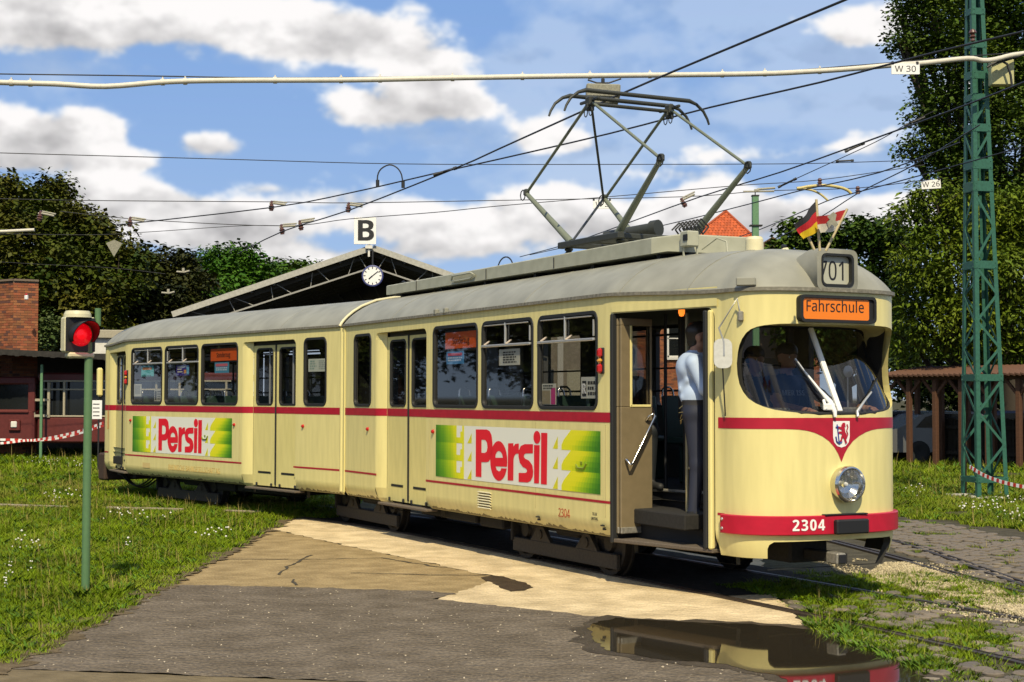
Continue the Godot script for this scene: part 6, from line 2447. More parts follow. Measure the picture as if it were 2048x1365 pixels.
# lumps: px, py, radius in px (photo scale), depth in metres
func tree(called: String, label: String, lumps: Array, foot: Vector3, trunk_r: float, clusters: Array, base: Color, vary: Color, per_m2: float, seed_: int, tint_noise := 0.5, squash := 0.85) -> Node3D:
	var r := RandomNumberGenerator.new()
	r.seed = seed_
	var t := thing(called, label, "tree", Transform3D(Basis.IDENTITY, foot), "trees round the yard")
	var lists := []
	for c in clusters:
		lists.append([[], []])
	var tops := []
	for q in lumps:
		var c: Vector3 = q[0] - foot if q[0] is Vector3 else at_depth(q[0], q[1], q[3]) - foot
		var rad: float = q[1] if q[0] is Vector3 else q[2] / FPX * q[3]
		tops.append([c, rad])
		var n := int(4.0 * PI * rad * rad * per_m2)
		for k in n:
			var d := Vector3(r.randfn(), r.randfn(), r.randfn()).normalized()
			# lumpy shell with a looser inside
			var lump := 1.0 + 0.30 * noise.get_noise_3d((d.x * rad + c.x) * 38.0, (d.y * rad + c.y) * 38.0, (d.z * rad + c.z) * 38.0) * 2.0
			var rr := rad * lump * (1.0 - 0.35 * pow(r.randf(), 2.2))
			if r.randf() < 0.06:
				rr *= r.randf_range(1.05, 1.22)
			var p := c + Vector3(d.x, d.y * squash, d.z) * rr
			if p.y + foot.y < 0.3:
				continue
			var i := r.randi() % clusters.size()
			var s := r.randf_range(0.75, 1.3)
			var tn := clampf(0.5 + noise.get_noise_3d(p.x * 25.0 + seed_, p.y * 25.0, p.z * 25.0) * tint_noise * 2.0, 0.0, 1.0)
			var col := base.lerp(vary, tn)
			var g := r.randf_range(0.8, 1.2)
			lists[i][0].append(Transform3D(Basis.from_euler(Vector3(r.randf_range(-0.4, 0.4), r.randf() * TAU, r.randf_range(-0.4, 0.4))) * Basis.from_scale(Vector3.ONE * s), p))
			lists[i][1].append(Color(col.r * g, col.g * g, col.b * g))
	var b := mb()
	# trunk, then limbs reaching into the lumps
	var mid := Vector3.ZERO
	var low := 1e9
	for q in tops:
		mid += q[0] / tops.size()
		low = minf(low, q[0].y - q[1])
	var fork := Vector3(mid.x * 0.3, clampf(low * 0.8, 1.8, 6.0), mid.z * 0.3)
	b.tube([Vector3(0, -0.1, 0), Vector3(mid.x * 0.05, fork.y * 0.5, 0), fork], [trunk_r * 1.25, trunk_r, trunk_r * 0.85], 10)
	for q in tops:
		var e: Vector3 = q[0]
		var k := fork.lerp(e, 0.5) + Vector3(r.randf_range(-0.3, 0.3), -0.1 * e.distance_to(fork), r.randf_range(-0.3, 0.3))
		b.tube([fork, k, e], [trunk_r * 0.55, trunk_r * 0.35, trunk_r * 0.12], 7)
		for j in 3:
			var d: Vector3 = Vector3(r.randfn(), absf(r.randfn()) * 0.7, r.randfn()).normalized() * q[1] * 0.95
			b.tube([k.lerp(e, 0.6), e + d * 0.5 + Vector3(0, -0.1, 0), e + d], [trunk_r * 0.16, trunk_r * 0.09, 0.008], 5)
	part(t, "trunk", b, M.bark)
	var o := Node3D.new()
	for i in clusters.size():
		copies(t, "crown", clusters[i], lists[i][0], lists[i][1]).set_meta("kind", "stuff")
	o.free()
	return t

func make_trees() -> void:
	var lm := leafy(0.5, 0.3)
	var broad := []
	var small := []
	var long := []
	for k in 3:
		broad.append(leaf_cluster(60 + k, 46, 0.42, [0.09, 0.115, 0.14][k], 1.5, 0.35, lm))
		small.append(leaf_cluster(70 + k, 46, 0.40, [0.075, 0.09, 0.105][k], 1.15, 0.2, lm))
		long.append(leaf_cluster(80 + k, 36, 0.36, [0.05, 0.058, 0.066][k], 2.9, 0.55, lm))
	# left: chestnut with browning leaves, dark copper tree, light green maple
	var g := func(px: float, py: float, d: float) -> Vector3:
		var p := at_depth(px, py, d)
		return Vector3(p.x, 0, p.z)
	tree("chestnut_tree", "tallest tree at the left edge, dark olive leaves with brown tints", [[20, 420, 62, 56], [95, 418, 58, 57], [-60, 470, 90, 58], [150, 470, 62, 56], [60, 500, 85, 55], [205, 505, 58, 56], [-30, 590, 95, 55], [130, 575, 88, 54], [235, 560, 55, 55], [40, 650, 80, 54], [175, 650, 75, 54], [262, 530, 40, 56], [10, 375, 26, 56], [110, 372, 24, 57]], g.call(60, 800, 57), 0.45, broad, Color(0.038, 0.062, 0.006), Color(0.090, 0.086, 0.012), 7.0, 1, 0.7)
	tree("copper_tree", "dark leaved tree between the chestnut and the bright green tree", [[290, 565, 52, 58], [335, 540, 46, 59], [320, 620, 60, 57], [270, 650, 60, 57], [372, 590, 48, 58], [350, 660, 60, 57]], g.call(310, 800, 59), 0.3, broad, Color(0.022, 0.028, 0.007), Color(0.042, 0.044, 0.010), 6.5, 2)
	tree("maple_tree", "bright green tree behind the left end of the hall roof", [[400, 550, 46, 66], [440, 528, 38, 66], [480, 540, 44, 67], [430, 600, 60, 65], [520, 555, 40, 67], [490, 610, 55, 66], [375, 630, 50, 65]], g.call(450, 800, 67), 0.3, broad, Color(0.034, 0.100, 0.008), Color(0.070, 0.145, 0.014), 6.5, 3)
	tree("hedge_tree", "small round tree just left of the hall roof edge", [[555, 562, 36, 74], [595, 556, 32, 75], [635, 556, 28, 76], [665, 552, 20, 76], [580, 600, 44, 74], [630, 600, 40, 75]], g.call(590, 800, 75), 0.2, broad, Color(0.045, 0.105, 0.010), Color(0.080, 0.120, 0.014), 6.0, 4)
	tree("elder_bush", "grey green bush beside the brick tower", [[85, 668, 24, 52], [70, 676, 20, 52], [100, 645, 16, 52]], g.call(85, 800, 52), 0.08, small, Color(0.06, 0.10, 0.03), Color(0.09, 0.12, 0.04), 10.0, 5)
	# right: tall dark poplar behind the mast, cherry with hanging leaves before it
	tree("poplar_tree", "tall dark small leaved tree behind the green mast at top right", [[1870, 30, 62, 46], [1950, 40, 85, 47], [2050, 60, 100, 47], [1840, 100, 40, 46], [1905, 120, 70, 46], [1990, 150, 90, 47], [2070, 190, 95, 47], [1885, 205, 52, 46], [1960, 250, 80, 46], [1868, 285, 46, 46], [1925, 330, 65, 46], [2040, 320, 95, 47], [1960, 400, 80, 47], [2060, 440, 90, 47], [1980, -50, 110, 47], [1806, 80, 24, 45.5], [1828, 15, 36, 46], [1832, 305, 26, 46], [1845, 240, 24, 46], [1812, 40, 22, 46]], g.call(2035, 800, 48), 0.4, small, Color(0.042, 0.080, 0.011), Color(0.085, 0.130, 0.016), 6.5, 6)
	tree("cherry_tree", "yellowish green tree with hanging leaves behind the mast and pergola", [[1880, 400, 44, 42], [1830, 440, 42, 42.5], [1930, 450, 70, 42], [2010, 440, 75, 42], [2080, 420, 70, 42], [1850, 520, 62, 42], [1950, 545, 80, 41.5], [2050, 560, 85, 41.5], [1830, 600, 52, 42.5], [1900, 640, 72, 42], [2000, 660, 80, 42], [1820, 670, 46, 43], [2080, 680, 70, 42], [1840, 390, 22, 42]], g.call(1960, 800, 44), 0.3, long, Color(0.060, 0.105, 0.009), Color(0.150, 0.195, 0.016), 8.0, 7)
	tree("lime_tree", "dense green tree behind the flags and the roof of the tram front", [[1590, 475, 32, 56], [1565, 520, 36, 56], [1640, 500, 45, 57], [1700, 480, 42, 57], [1750, 470, 40, 56], [1790, 490, 40, 56], [1600, 580, 55, 56], [1690, 570, 60, 56], [1770, 580, 60, 56], [1690, 670, 70, 56], [1780, 680, 60, 56], [1620, 660, 60, 56]], g.call(1690, 800, 58), 0.35, broad, Color(0.036, 0.075, 0.008), Color(0.072, 0.115, 0.014), 6.0, 8)
	tree("thicket_tree", "dark undergrowth tree behind the right part of the pergola", [[1820, 760, 45, 48], [1880, 770, 50, 49], [1950, 770, 55, 49], [2030, 770, 60, 49], [1850, 720, 50, 49], [1980, 730, 60, 50], [2080, 720, 60, 50]], g.call(1950, 800, 50), 0.2, broad, Color(0.022, 0.038, 0.008), Color(0.040, 0.062, 0.010), 5.5, 9)
	# the row of trees goes on to the left beyond the picture; the side panes of the tram mirror it
	var row := 0
	for q in [[-21.5, -41.0, 5.2], [-26.5, -34.0, 5.5], [-31.0, -29.0, 5.5], [-35.0, -21.0, 5.5], [-38.0, -12.0, 5.5]]:
		var lumps := []
		for e in [[0, 5.5, 0, 1.0], [-2.2, 4.2, 1.0, 0.8], [2.2, 4.4, -0.5, 0.8], [0.5, 7.2, 0.5, 0.75], [-1.0, 3.0, 2.2, 0.7], [1.5, 2.9, 2.0, 0.7], [0.0, 1.9, 1.5, 0.7]]:
			lumps.append([Vector3(q[0] + e[0], e[1], q[1] + e[2]), 2.9 * e[3]])
		tree("boundary_tree", ["large dark tree left of the picture nearest the shed", "second dark tree of the row left of the picture", "third dark tree of the row left of the picture", "fourth dark tree of the row left of the picture", "last dark tree of the row left of the picture"][row], lumps, Vector3(q[0], 0, q[1]), 0.35, broad, Color(0.035, 0.055, 0.008), Color(0.060, 0.070, 0.012), 3.2, 30 + row)
		row += 1

# ---------------------------------------------------------------- signal, mast, wires
func make_signal() -> void:
	var base := Vector3(-3.83, 0, -13.9)
	var t := thing("tram_signal", "green post with a black boxed signal showing red, on the left lawn", "signal", Transform3D(Basis.IDENTITY, base))
	var green := worn(0.10, 0.20, 0.085, 0.5, 0.6, 0.8, 61)
	var b := mb()
	b.tube([Vector3(0, -0.05, 0), Vector3(0.005, 2.45, 0)], 0.037, 16)
	part(t, "post", b, green)
	b = mb()
	b.tube([Vector3(0.07, 2.42, -0.05), Vector3(0.07, 2.58, -0.05)], 0.028, 12)
	b.tube([Vector3(0.0, 2.40, -0.03), Vector3(0.07, 2.43, -0.05)], 0.02, 8)
	part(t, "bracket", b, green)
	# head turned a little to the right
	var T := Transform3D(Basis(Vector3.UP, 0.62), Vector3(-0.06, 2.335, 0.06))
	b = mb(T)
	b.bx(0, 0, -0.05, 0.285, 0.32, 0.12, 0.015)
	var h := part(t, "housing", b, M.signal_cream)
	b = mb(T)
	b.bx(0, 0, 0.014, 0.272, 0.305, 0.012, 0.004)
	part(h, "front_plate", b, M.black)
	b = mb(T)
	b.lathe(at(-0.01, 0.155, -0.04), [Vector2(0.125, 0.0), Vector2(0.12, 0.03), Vector2(0.105, 0.06), Vector2(0.0, 0.065)], 24)
	part(h, "cap", b, M.signal_cream)
	b = mb(T)
	b.bx(0.01, -0.185, -0.03, 0.24, 0.05, 0.12, 0.015)
	part(h, "foot_plate", b, M.signal_cream)
	# hooded red lens
	b = mb(T)
	var n := 22
	for k in n:
		var a0 := deg_to_rad(-35.0 + 250.0 * k / n)
		var a1 := deg_to_rad(-35.0 + 250.0 * (k + 1) / n)
		for w in [[0.118, 1.0], [0.112, -1.0]]:
			var d0 := Vector3(cos(a0), sin(a0), 0)
			var d1 := Vector3(cos(a1), sin(a1), 0)
			var f0 := 0.07 + 0.19 * clampf(sin(a0) * 0.6 + 0.5, 0, 1)
			var f1 := 0.07 + 0.19 * clampf(sin(a1) * 0.6 + 0.5, 0, 1)
			b.quadn(d0 * w[0] + Vector3(0, 0, 0.02), d1 * w[0] + Vector3(0, 0, 0.02), d1 * w[0] + Vector3(0, 0, f1), d0 * w[0] + Vector3(0, 0, f0), d0 * w[1], d1 * w[1], d1 * w[1], d0 * w[1])
	part(h, "hood", b, M.black)
	b = mb(T * Transform3D(Basis(Vector3.RIGHT, PI / 2), Vector3(0, 0, 0.02)))
	b.lathe(Transform3D.IDENTITY, [Vector2(0.105, 0.0), Vector2(0.09, 0.018), Vector2(0.05, 0.032), Vector2(0.0, 0.036)], 28)
	var gl := mat(0.4, 0.006, 0.02, 0.2)
	gl.emission_enabled = true
	gl.emission = Color(1.0, 0.03, 0.10)
	gl.emission_energy_multiplier = 0.42
	part(h, "red_lens", b, gl)
	b = mb(T * Transform3D(Basis(Vector3.RIGHT, PI / 2), Vector3(0, 0, 0.02)))
	for i in 6:
		for j in 6:
			var p := Vector2(-0.085 + i * 0.034, -0.085 + j * 0.034)
			if p.length() < 0.088:
				b.lathe(at(p.x, 0.03 - p.length() * 0.18, p.y), [Vector2(0.013, -0.004), Vector2(0.009, 0.006), Vector2(0.0, 0.009)], 6)
	part(h, "lens_knobs", b, gl).set_meta("kind", "stuff")
	var lamp := OmniLight3D.new()
	lamp.name = "signal_light"
	lamp.light_color = Color(1, 0.05, 0.1)
	lamp.light_energy = 0.02
	lamp.light_size = 0.1
	lamp.omni_range = 20.0
	lamp.omni_attenuation = 2.0
	lamp.shadow_enabled = true
	add_child(lamp)
	lamp.position = base + T * Vector3(0, 0, 0.09)

func make_mast() -> void:
	var d := 27.4
	var foot := at_depth(1970, 1000, d)
	foot.y = 0
	var t := thing("lattice_mast", "tall green riveted lattice mast at the right edge", "mast", Transform3D(Basis(Vector3.UP, 0.20), foot))
	var H := 9.8
	var wb := 0.60
	var wt := 0.25
	var half := func(y: float) -> float:
		return lerpf(wb, wt, clampf(y / 8.6, 0, 1.2)) / 2.0
	var lean := func(y: float) -> float:
		return -0.10 * y / 8.6
	var cnr := func(sx: float, sz: float, y: float) -> Vector3:
		return Vector3(sx * half.call(y) + lean.call(y), y, sz * half.call(y))
	for sx in [-1.0, 1.0]:
		for sz in [-1.0, 1.0]:
			var b := mb()
			# angle iron: two flanges
			var a: Vector3 = cnr.call(sx, sz, -0.05)
			var c: Vector3 = cnr.call(sx, sz, H)
			b.bar(a + Vector3(-sx * 0.038, 0, 0), c + Vector3(-sx * 0.038, 0, 0), 0.075, 0.010, Vector3(0, 0, 1))
			b.bar(a + Vector3(0, 0, -sz * 0.038), c + Vector3(0, 0, -sz * 0.038), 0.075, 0.010, Vector3(1, 0, 0))
			part(t, "leg", b, M.mast_green)
	var plates := [[0.35, 0.10], [2.15, 0.12], [4.15, 0.14], [5.55, 0.18], [5.95, 0.18], [6.6, 0.14], [7.15, 0.12], [7.55, 0.14], [8.1, 0.12], [8.7, 0.12]]
	for q in plates:
		var y: float = q[0]
		for f in 4:
			var bs := Basis(Vector3.UP, f * PI / 2)
			var w: float = half.call(y)
			var b := mb(Transform3D(bs, Vector3(lean.call(y), y, 0)))
			b.bx(0, 0, w + 0.008, w * 2.0, q[1], 0.012, 0.002)
			var o := part(t, "tie_plate", b, M.mast_green)
			b = mb(Transform3D(bs, Vector3(lean.call(y), y, 0)))
			for sx in [-1.0, 1.0]:
				for sy in [-1.0, 1.0]:
					b.lathe(Transform3D(Basis(Vector3.RIGHT, PI / 2), Vector3(sx * (w - 0.035), sy * q[1] * 0.3, w + 0.014)), [Vector2(0.012, 0), Vector2(0.009, 0.008), Vector2(0, 0.01)], 8)
			part(o, "rivets", b, M.mast_green).set_meta("kind", "stuff")
	for seg in [[0.4, 2.1, 3], [2.2, 4.1, 4], [4.25, 5.4, 2], [6.05, 6.5, 1], [6.7, 7.1, 1]]:
		var n: int = seg[2]
		for k in n:
			var y0 := lerpf(seg[0], seg[1], float(k) / n)
			var y1 := lerpf(seg[0], seg[1], float(k + 1) / n)
			for f in 4:
				var flip := 1.0 if (k + f) % 2 == 0 else -1.0
				var bs := Basis(Vector3.UP, f * PI / 2)
				var w0: float = half.call(y0)
				var w1: float = half.call(y1)
				var A := bs * Vector3(-flip * (w0 - 0.03), 0, w0 + 0.004) + Vector3(lean.call(y0), y0, 0)
				var B := bs * Vector3(flip * (w1 - 0.03), 0, w1 + 0.004) + Vector3(lean.call(y1), y1, 0)
				var b := mb()
				b.bar(A, B, 0.045, 0.008, bs * Vector3(0, 0, 1))
				part(t, "brace", b, M.mast_green)
	# pale stones at its foot
	for q in [[1928, 998, 0.20, 0.10], [1950, 1000, 0.14, 0.08], [1905, 995, 0.12, 0.07], [1990, 1000, 0.16, 0.06], [1968, 1002, 0.12, 0.06]]:
		var p := on_ground(q[0], q[1])
		var b := mb()
		b.box(Transform3D(Basis(Vector3.UP, q[0] * 0.3), Vector3(0, q[3] * 0.4, 0)), Vector3(q[2] * 2.0, q[3], q[2] * 1.2), q[3] * 0.3)
		var o := part(self, "stone_block", b, M.pale_stone)
		o.position = p
		tag(o, {1928: "largest pale stone left of the mast foot", 1950: "pale stone between the legs of the mast", 1905: "outermost small pale stone left of the mast", 1990: "flat pale stone at the right leg of the mast", 1968: "small pale stone in the middle under the mast"}[q[0]], "stone", "stones round the mast foot")
	var b := mb()
	b.tube([Vector3.ZERO, Vector3(0.01, 1.15, 0)], 0.022, 8)
	var stake := part(self, "wooden_stake", b, M.brown_wood)
	stake.position = on_ground(1932, 995)
	tag(stake, "thin brown stake standing beside the foot of the mast", "stake")
	# cable box hanging beside the mast
	b = mb()
	b.bx(0, 0, 0, 0.40, 0.46, 0.2, 0.015)
	var bx := part(self, "cable_box", b, M.box_yellow)
	bx.position = at_depth(2003, 146, 27.0)
	tag(bx, "pale yellow cable box on the right of the mast top", "box")
	b = mb()
	for q in [[[2062, 105], [2020, 118], [1985, 128], [1975, 135]], [[1985, 130], [2000, 120], [2015, 128], [2022, 150], [2025, 175]]]:
		var pts := []
		for e in q:
			pts.append(at_depth(e[0], e[1], 26.75))
		b.tube(pts, 0.022, 8)
	var cb := part(self, "mast_cable", b, M.dark_metal)
	tag(cb, "dark bent cable looping over the pale box by the mast", "cable")
	b = mb()
	b.lathe(Transform3D(Basis.IDENTITY, at_depth(1946, 66, 26.8)), [Vector2(0.0, -0.16), Vector2(0.05, -0.14), Vector2(0.03, -0.1), Vector2(0.06, -0.07), Vector2(0.03, -0.03), Vector2(0.07, 0.0), Vector2(0.05, 0.05), Vector2(0.0, 0.08)], 14)
	var ins := part(self, "mast_insulator", b, M.insulator)
	tag(ins, "ribbed insulator fixed to the upper part of the mast", "insulator")

func run(pts: Array, n := 8) -> Array:
	# smooth curve through points (Catmull-Rom)
	var out := []
	for i in pts.size() - 1:
		var p0: Vector3 = pts[maxi(0, i - 1)]
		var p1: Vector3 = pts[i]
		var p2: Vector3 = pts[i + 1]
		var p3: Vector3 = pts[mini(pts.size() - 1, i + 2)]
		for k in n:
			out.append(p1.cubic_interpolate(p2, p0, p3, float(k) / n))
	out.append(pts[pts.size() - 1])
	return out

func wire(label: String, a: Array, r: float, m: Material, n := 5) -> void:
	# a: px, py, depth triples
	var pts := []
	for i in range(0, a.size(), 3):
		pts.append(at_depth(a[i], a[i + 1], a[i + 2]))
	var b := mb()
	b.tube(run(pts, n), r, 6)
	var o := part(self, "overhead_wire", b, m)
	tag(o, label, "wire", "overhead wires")

func insulator(px: float, py: float, d: float, tilt: float, label: String) -> void:
	var p := at_depth(px, py, d)
	var t := thing("wire_insulator", label, "insulator", Transform3D(Basis(Vector3.BACK, tilt), p), "insulators on the overhead wires")
	var k := d / 22.0
	var b := mb(Transform3D(Basis.from_scale(Vector3.ONE * k), Vector3.ZERO))
	b.tube([Vector3(-0.03, 0.0, 0), Vector3(0.03, 0.01, 0), Vector3(0.2, 0.0, 0)], 0.018, 6)
	b.tube([Vector3(0.02, 0.04, 0), Vector3(0.22, 0.03, 0)], 0.012, 6)
	part(t, "clamp", b, M.insulator_pale)
	b = mb(Transform3D(Basis.from_scale(Vector3.ONE * k), Vector3.ZERO))
	b.lathe(at(0, -0.1, 0), [Vector2(0.0, 0.0), Vector2(0.03, 0.0), Vector2(0.03, 0.02), Vector2(0.045, 0.03), Vector2(0.03, 0.05), Vector2(0.045, 0.065), Vector2(0.025, 0.08), Vector2(0.02, 0.14), Vector2(0.0, 0.15)], 10)
	part(t, "bell", b, M.insulator)

func sign_plate(px0: float, py0: float, px1: float, py1: float, d: float, txt: String, label: String, tilt := 0.0) -> void:
	var c := at_depth((px0 + px1) / 2, (py0 + py1) / 2, d)
	var w := (px1 - px0) / FPX * d
	var h := (py1 - py0) / FPX * d
	var t := thing("number_sign", label, "sign", Transform3D(Basis(Vector3.BACK, tilt), c), "white number plates hanging from the wires")
	var b := mb()
	b.bx(0, 0, 0, w, h, 0.015, 0.002)
	part(t, "plate", b, M.sign_white)
	lettering(t, "lettering", txt, h * 0.55, at(0, 0, 0.009), M.black, false, 0.003, 1.15)
	b = mb()
	for e in [-0.46, 0.42]:
		b.bx(w * e, h * 0.55, 0, 0.04, h * 0.25, 0.03)
		part(t, "clip", b, M.black)
		b = mb()

func make_wires() -> void:
	var dk: Material = M.wire
	# thick pale conduit across the top with the cable it hangs from
	var pts := []
	for q in [[-120, 160, 24.5], [0, 165, 24.5], [110, 168, 24.6], [210, 173, 24.7], [330, 164, 24.8], [450, 161, 24.9], [700, 160, 25], [900, 156, 25.2], [1150, 152, 25.4], [1500, 148, 25.8], [1620, 143, 26], [1700, 138, 26.1], [1790, 130, 26.2], [1850, 126, 26.3], [1935, 117, 26.4], [1965, 121, 26.5], [1990, 119, 26.6], [2048, 107, 26.8], [2200, 96, 27.2]]:
		pts.append(at_depth(q[0], q[1], q[2]))
	var b := mb()
	b.tube(run(pts, 4), 0.044, 10)
	var o := part(self, "pale_conduit", b, M.conduit)
	tag(o, "thick pale conduit sagging across the whole upper picture", "pipe")
	for q in [22, 60, 325, 370, 550, 682, 760, 905, 1045, 1180, 1300, 1445, 1530, 1640]:
		b = mb()
		b.tube([Vector3(-0.03, 0, 0), Vector3(0.03, 0, 0)], 0.056, 10)
		b.bx(0, 0.06, 0, 0.02, 0.05, 0.02)
		var y := 165.0
		for i in pts.size() - 1:
			pass
		var arr := [[-120, 160], [0, 165], [110, 168], [210, 173], [330, 164], [450, 161], [700, 160], [900, 156], [1150, 152], [1500, 148], [1620, 143], [1700, 138]]
		for i in arr.size() - 1:
			if q >= arr[i][0] and q < arr[i + 1][0]:
				y = lerpf(arr[i][1], arr[i + 1][1], float(q - arr[i][0]) / (arr[i + 1][0] - arr[i][0]))
		o = part(o if false else self, "conduit_clip", b, M.conduit)
		o.position = at_depth(q, y, 24.5 + 0.0012 * q * 0.9)
		tag(o, "small clip ring on the thick pale conduit", "clip", "clips along the pale conduit")
	wire("dark carrying cable just above the pale conduit", [-100, 146, 24.6, 0, 148, 24.7, 300, 152, 24.9, 560, 156, 25.1, 900, 153, 25.3, 1200, 151, 25.5, 1500, 146, 25.9, 1700, 132, 26.2, 1860, 119, 26.4, 2048, 104, 26.9], 0.011, dk)
	wire("contact wire rising from the pantograph to the top edge", [475, 508, 38, 565, 463, 33.5, 700, 420, 29.7, 910, 337, 24.2, 1000, 297, 22.2, 1240, 189, 18.2, 1440, 104, 15.9, 1690, 0, 13.8, 1900, -90, 12.3], 0.0125, dk, 3)
	wire("contact wire crossing above the pantograph towards the mast top", [235, 450, 32.5, 262, 447, 32.2, 545, 415, 29.5, 700, 386, 27.3, 870, 347, 24.8, 1000, 318, 23.3, 1220, 267, 21.0, 1420, 215, 19.1, 1640, 165, 17.5, 1850, 110, 16.1, 2060, 60, 15], 0.0115, dk, 3)
	wire("thin span wire running level from the left edge below the conduit", [-60, 303, 30, 0, 306, 30, 430, 318, 31, 800, 328, 32, 1200, 329, 33, 1560, 328, 34, 1700, 325, 34.5, 1850, 320, 35], 0.009, dk)
	wire("thin span wire from the left trees to the top of the slim green pole", [-60, 396, 31, 157, 401, 31, 545, 404, 31.5, 700, 406, 31.8, 1000, 401, 32, 1360, 394, 32.2, 1500, 384, 32.3, 1560, 381, 32.4, 1720, 376, 32.6, 1850, 360, 33], 0.009, dk)
	wire("lower span wire from the copper tree to the slim green pole", [120, 423, 34, 290, 440, 34, 565, 452, 34, 700, 438, 33.5, 870, 425, 33, 1000, 412, 32.8, 1250, 391, 32.5, 1480, 371, 32.4, 1640, 360, 32.4, 1850, 330, 32.6], 0.009, dk)
	wire("faint wire in front of the left trees", [-60, 470, 36, 0, 468, 36, 180, 470, 36, 300, 464, 36, 480, 452, 36, 580, 452, 36], 0.008, dk)
	wire("contact wire passing behind the pantograph from low centre to right", [1040, 514, 45, 1140, 487, 40, 1240, 452, 35, 1400, 394, 29, 1560, 345, 25.5, 1750, 277, 21.8, 1933, 210, 19.2, 2060, 160, 17.6], 0.012, dk, 3)
	wire("contact wire passing behind the slim green pole", [1060, 510, 46, 1310, 455, 36, 1500, 408, 30.5, 1603, 381, 28.3, 1760, 345, 26, 1920, 285, 22.8], 0.011, dk, 3)
	wire("contact wire under the yellow bracket left of the cherry tree", [1400, 500, 42, 1521, 459, 36.5, 1650, 404, 31.5, 1691, 391, 30.5, 1760, 373, 29, 1900, 335, 26.5, 2060, 290, 24], 0.011, dk, 3)
	wire("contact wire running down behind the flags", [1560, 474, 40, 1642, 434, 35, 1716, 387, 31, 1800, 345, 28.2, 1850, 318, 26.8, 1960, 250, 23.5], 0.011, dk, 3)
	wire("thin wire from the conduit down to the right through the poplar", [1560, 372, 30, 1620, 345, 29.5, 1750, 285, 28.5, 1815, 248, 28, 1870, 222, 27.8], 0.008, dk)
	wire("short wire low at the left in front of the trees", [-40, 522, 40, 100, 530, 40, 220, 536, 40, 330, 548, 40], 0.007, dk)
	# insulators
	insulator(543, 408, 31.4, -0.06, "pale insulator on the span wire left of the letter sign")
	insulator(697, 411, 31.7, -0.08, "pale insulator on the span wire above the letter sign")
	insulator(260, 440, 32.6, -0.1, "pale insulator in front of the left tree crown")
	insulator(563, 455, 33.8, 0.12, "pale insulator on the lower span wire left of the letter sign")
	insulator(1365, 402, 32.2, 0.5, "pale insulator on the span wire between the pantograph arms")
	insulator(80, 428, 33.8, -0.15, "pale insulator against the dark crown near the left edge")
	insulator(600, 447, 33.6, 0.2, "second pale insulator on the lower span wire, right of the first")
	# wire strainers
	for q in [[1710, 295, 28.8, 0.42], [1575, 366, 30.0, 0.45], [1690, 322, 34.4, 0.05], [890, 343, 24.6, 0.3], [1830, 243, 28, 0.4]]:
		b = mb()
		b.tube([Vector3(-0.14, 0, 0), Vector3(0.14, 0, 0)], 0.022, 6)
		b.tube([Vector3(-0.2, 0.0, 0), Vector3(-0.14, 0, 0)], 0.03, 6)
		b.tube([Vector3(0.14, 0.0, 0), Vector3(0.2, 0, 0)], 0.03, 6)
		var s := part(self, "wire_strainer", b, M.dark_metal)
		s.transform = Transform3D(Basis(Vector3.BACK, q[3]), at_depth(q[0], q[1], q[2]))
		tag(s, {1710: "strainer in the wire above and right of the flags", 1575: "strainer in the wire right of the pantograph", 1690: "strainer in the level span wire over the flags", 890: "strainer where two contact wires cross over the hall", 1830: "strainer nearest to the poplar leaves"}[q[0]], "strainer", "strainers in the overhead wires")
	# hoop between two contact wires
	b = mb()
	pts = []
	for q in [[755, 372], [755, 352], [762, 338], [778, 330], [793, 335], [803, 350], [806, 376]]:
		pts.append(at_depth(q[0], q[1], 26.0))
	b.tube(run(pts, 3), 0.013, 6)
	for q in [[755, 372], [806, 374]]:
		b.tube([at_depth(q[0], q[1] - 12, 26.0), at_depth(q[0], q[1] + 2, 26.0)], 0.03, 8)
	o = part(self, "jumper_hoop", b, M.dark_metal)
	tag(o, "dark wire hoop standing up from the contact wire above the hall", "wire hoop")
	# feeder box hanging from the conduit above the pantograph
	var fb := thing("feeder_box", "grey weathered box hanging from the conduit over the pantograph", "box", Transform3D(Basis.IDENTITY, at_depth(1206, 184, 25.2)))
	b = mb()
	b.box(Transform3D(Basis(Vector3.BACK, -0.03), Vector3(0, 0, 0)), Vector3(0.56, 0.22, 0.3), 0.02)
	b.bx(0, -0.16, 0, 0.5, 0.09, 0.26, 0.01)
	part(fb, "case", b, M.grey_box)
	b = mb()
	b.tube([Vector3(0, 0.1, 0), Vector3(0, 0.22, 0)], 0.03, 8)
	b.tube([Vector3(-0.25, 0.2, 0), Vector3(-0.1, 0.15, 0), Vector3(0.1, 0.15, 0), Vector3(0.3, 0.22, 0)], 0.014, 6)
	part(fb, "hanger", b, M.dark_metal)
	# plates
	sign_plate(1783, 127, 1840, 149, 25.9, "W 30", "white plate W 30 hanging from the thick conduit at right")
	sign_plate(1843, 360, 1882, 378, 28, "W 26", "white plate W 26 hanging before the cherry tree", 0.06)
	sign_plate(1186, 400, 1223, 418, 32, "W 3", "white plate beginning W 3 behind the pantograph arms")
	# slim green pole with its head clamp
	var gp0 := at_depth(1512, 700, 32.3)
	var gt := thing("green_pole", "slim light green pole rising behind the roof of the tram", "pole", Transform3D(Basis.IDENTITY, Vector3(gp0.x, 0, gp0.z)))
	var top := at_depth(1512, 393, 32.3).y
	b = mb()
	b.bx(0, top / 2, 0, 0.135, top, 0.135, 0.012)
	part(gt, "shaft", b, M.pole_green)
	b = mb()
	b.bx(0, top + 0.012, 0, 0.155, 0.025, 0.155)
	b.tube([Vector3(0, top, 0), Vector3(0, top + 0.14, 0)], 0.012, 6)
	b.bx(0.01, top - 0.62, 0, 0.26, 0.025, 0.2)
	part(gt, "cap", b, M.dark_metal)
	b = mb()
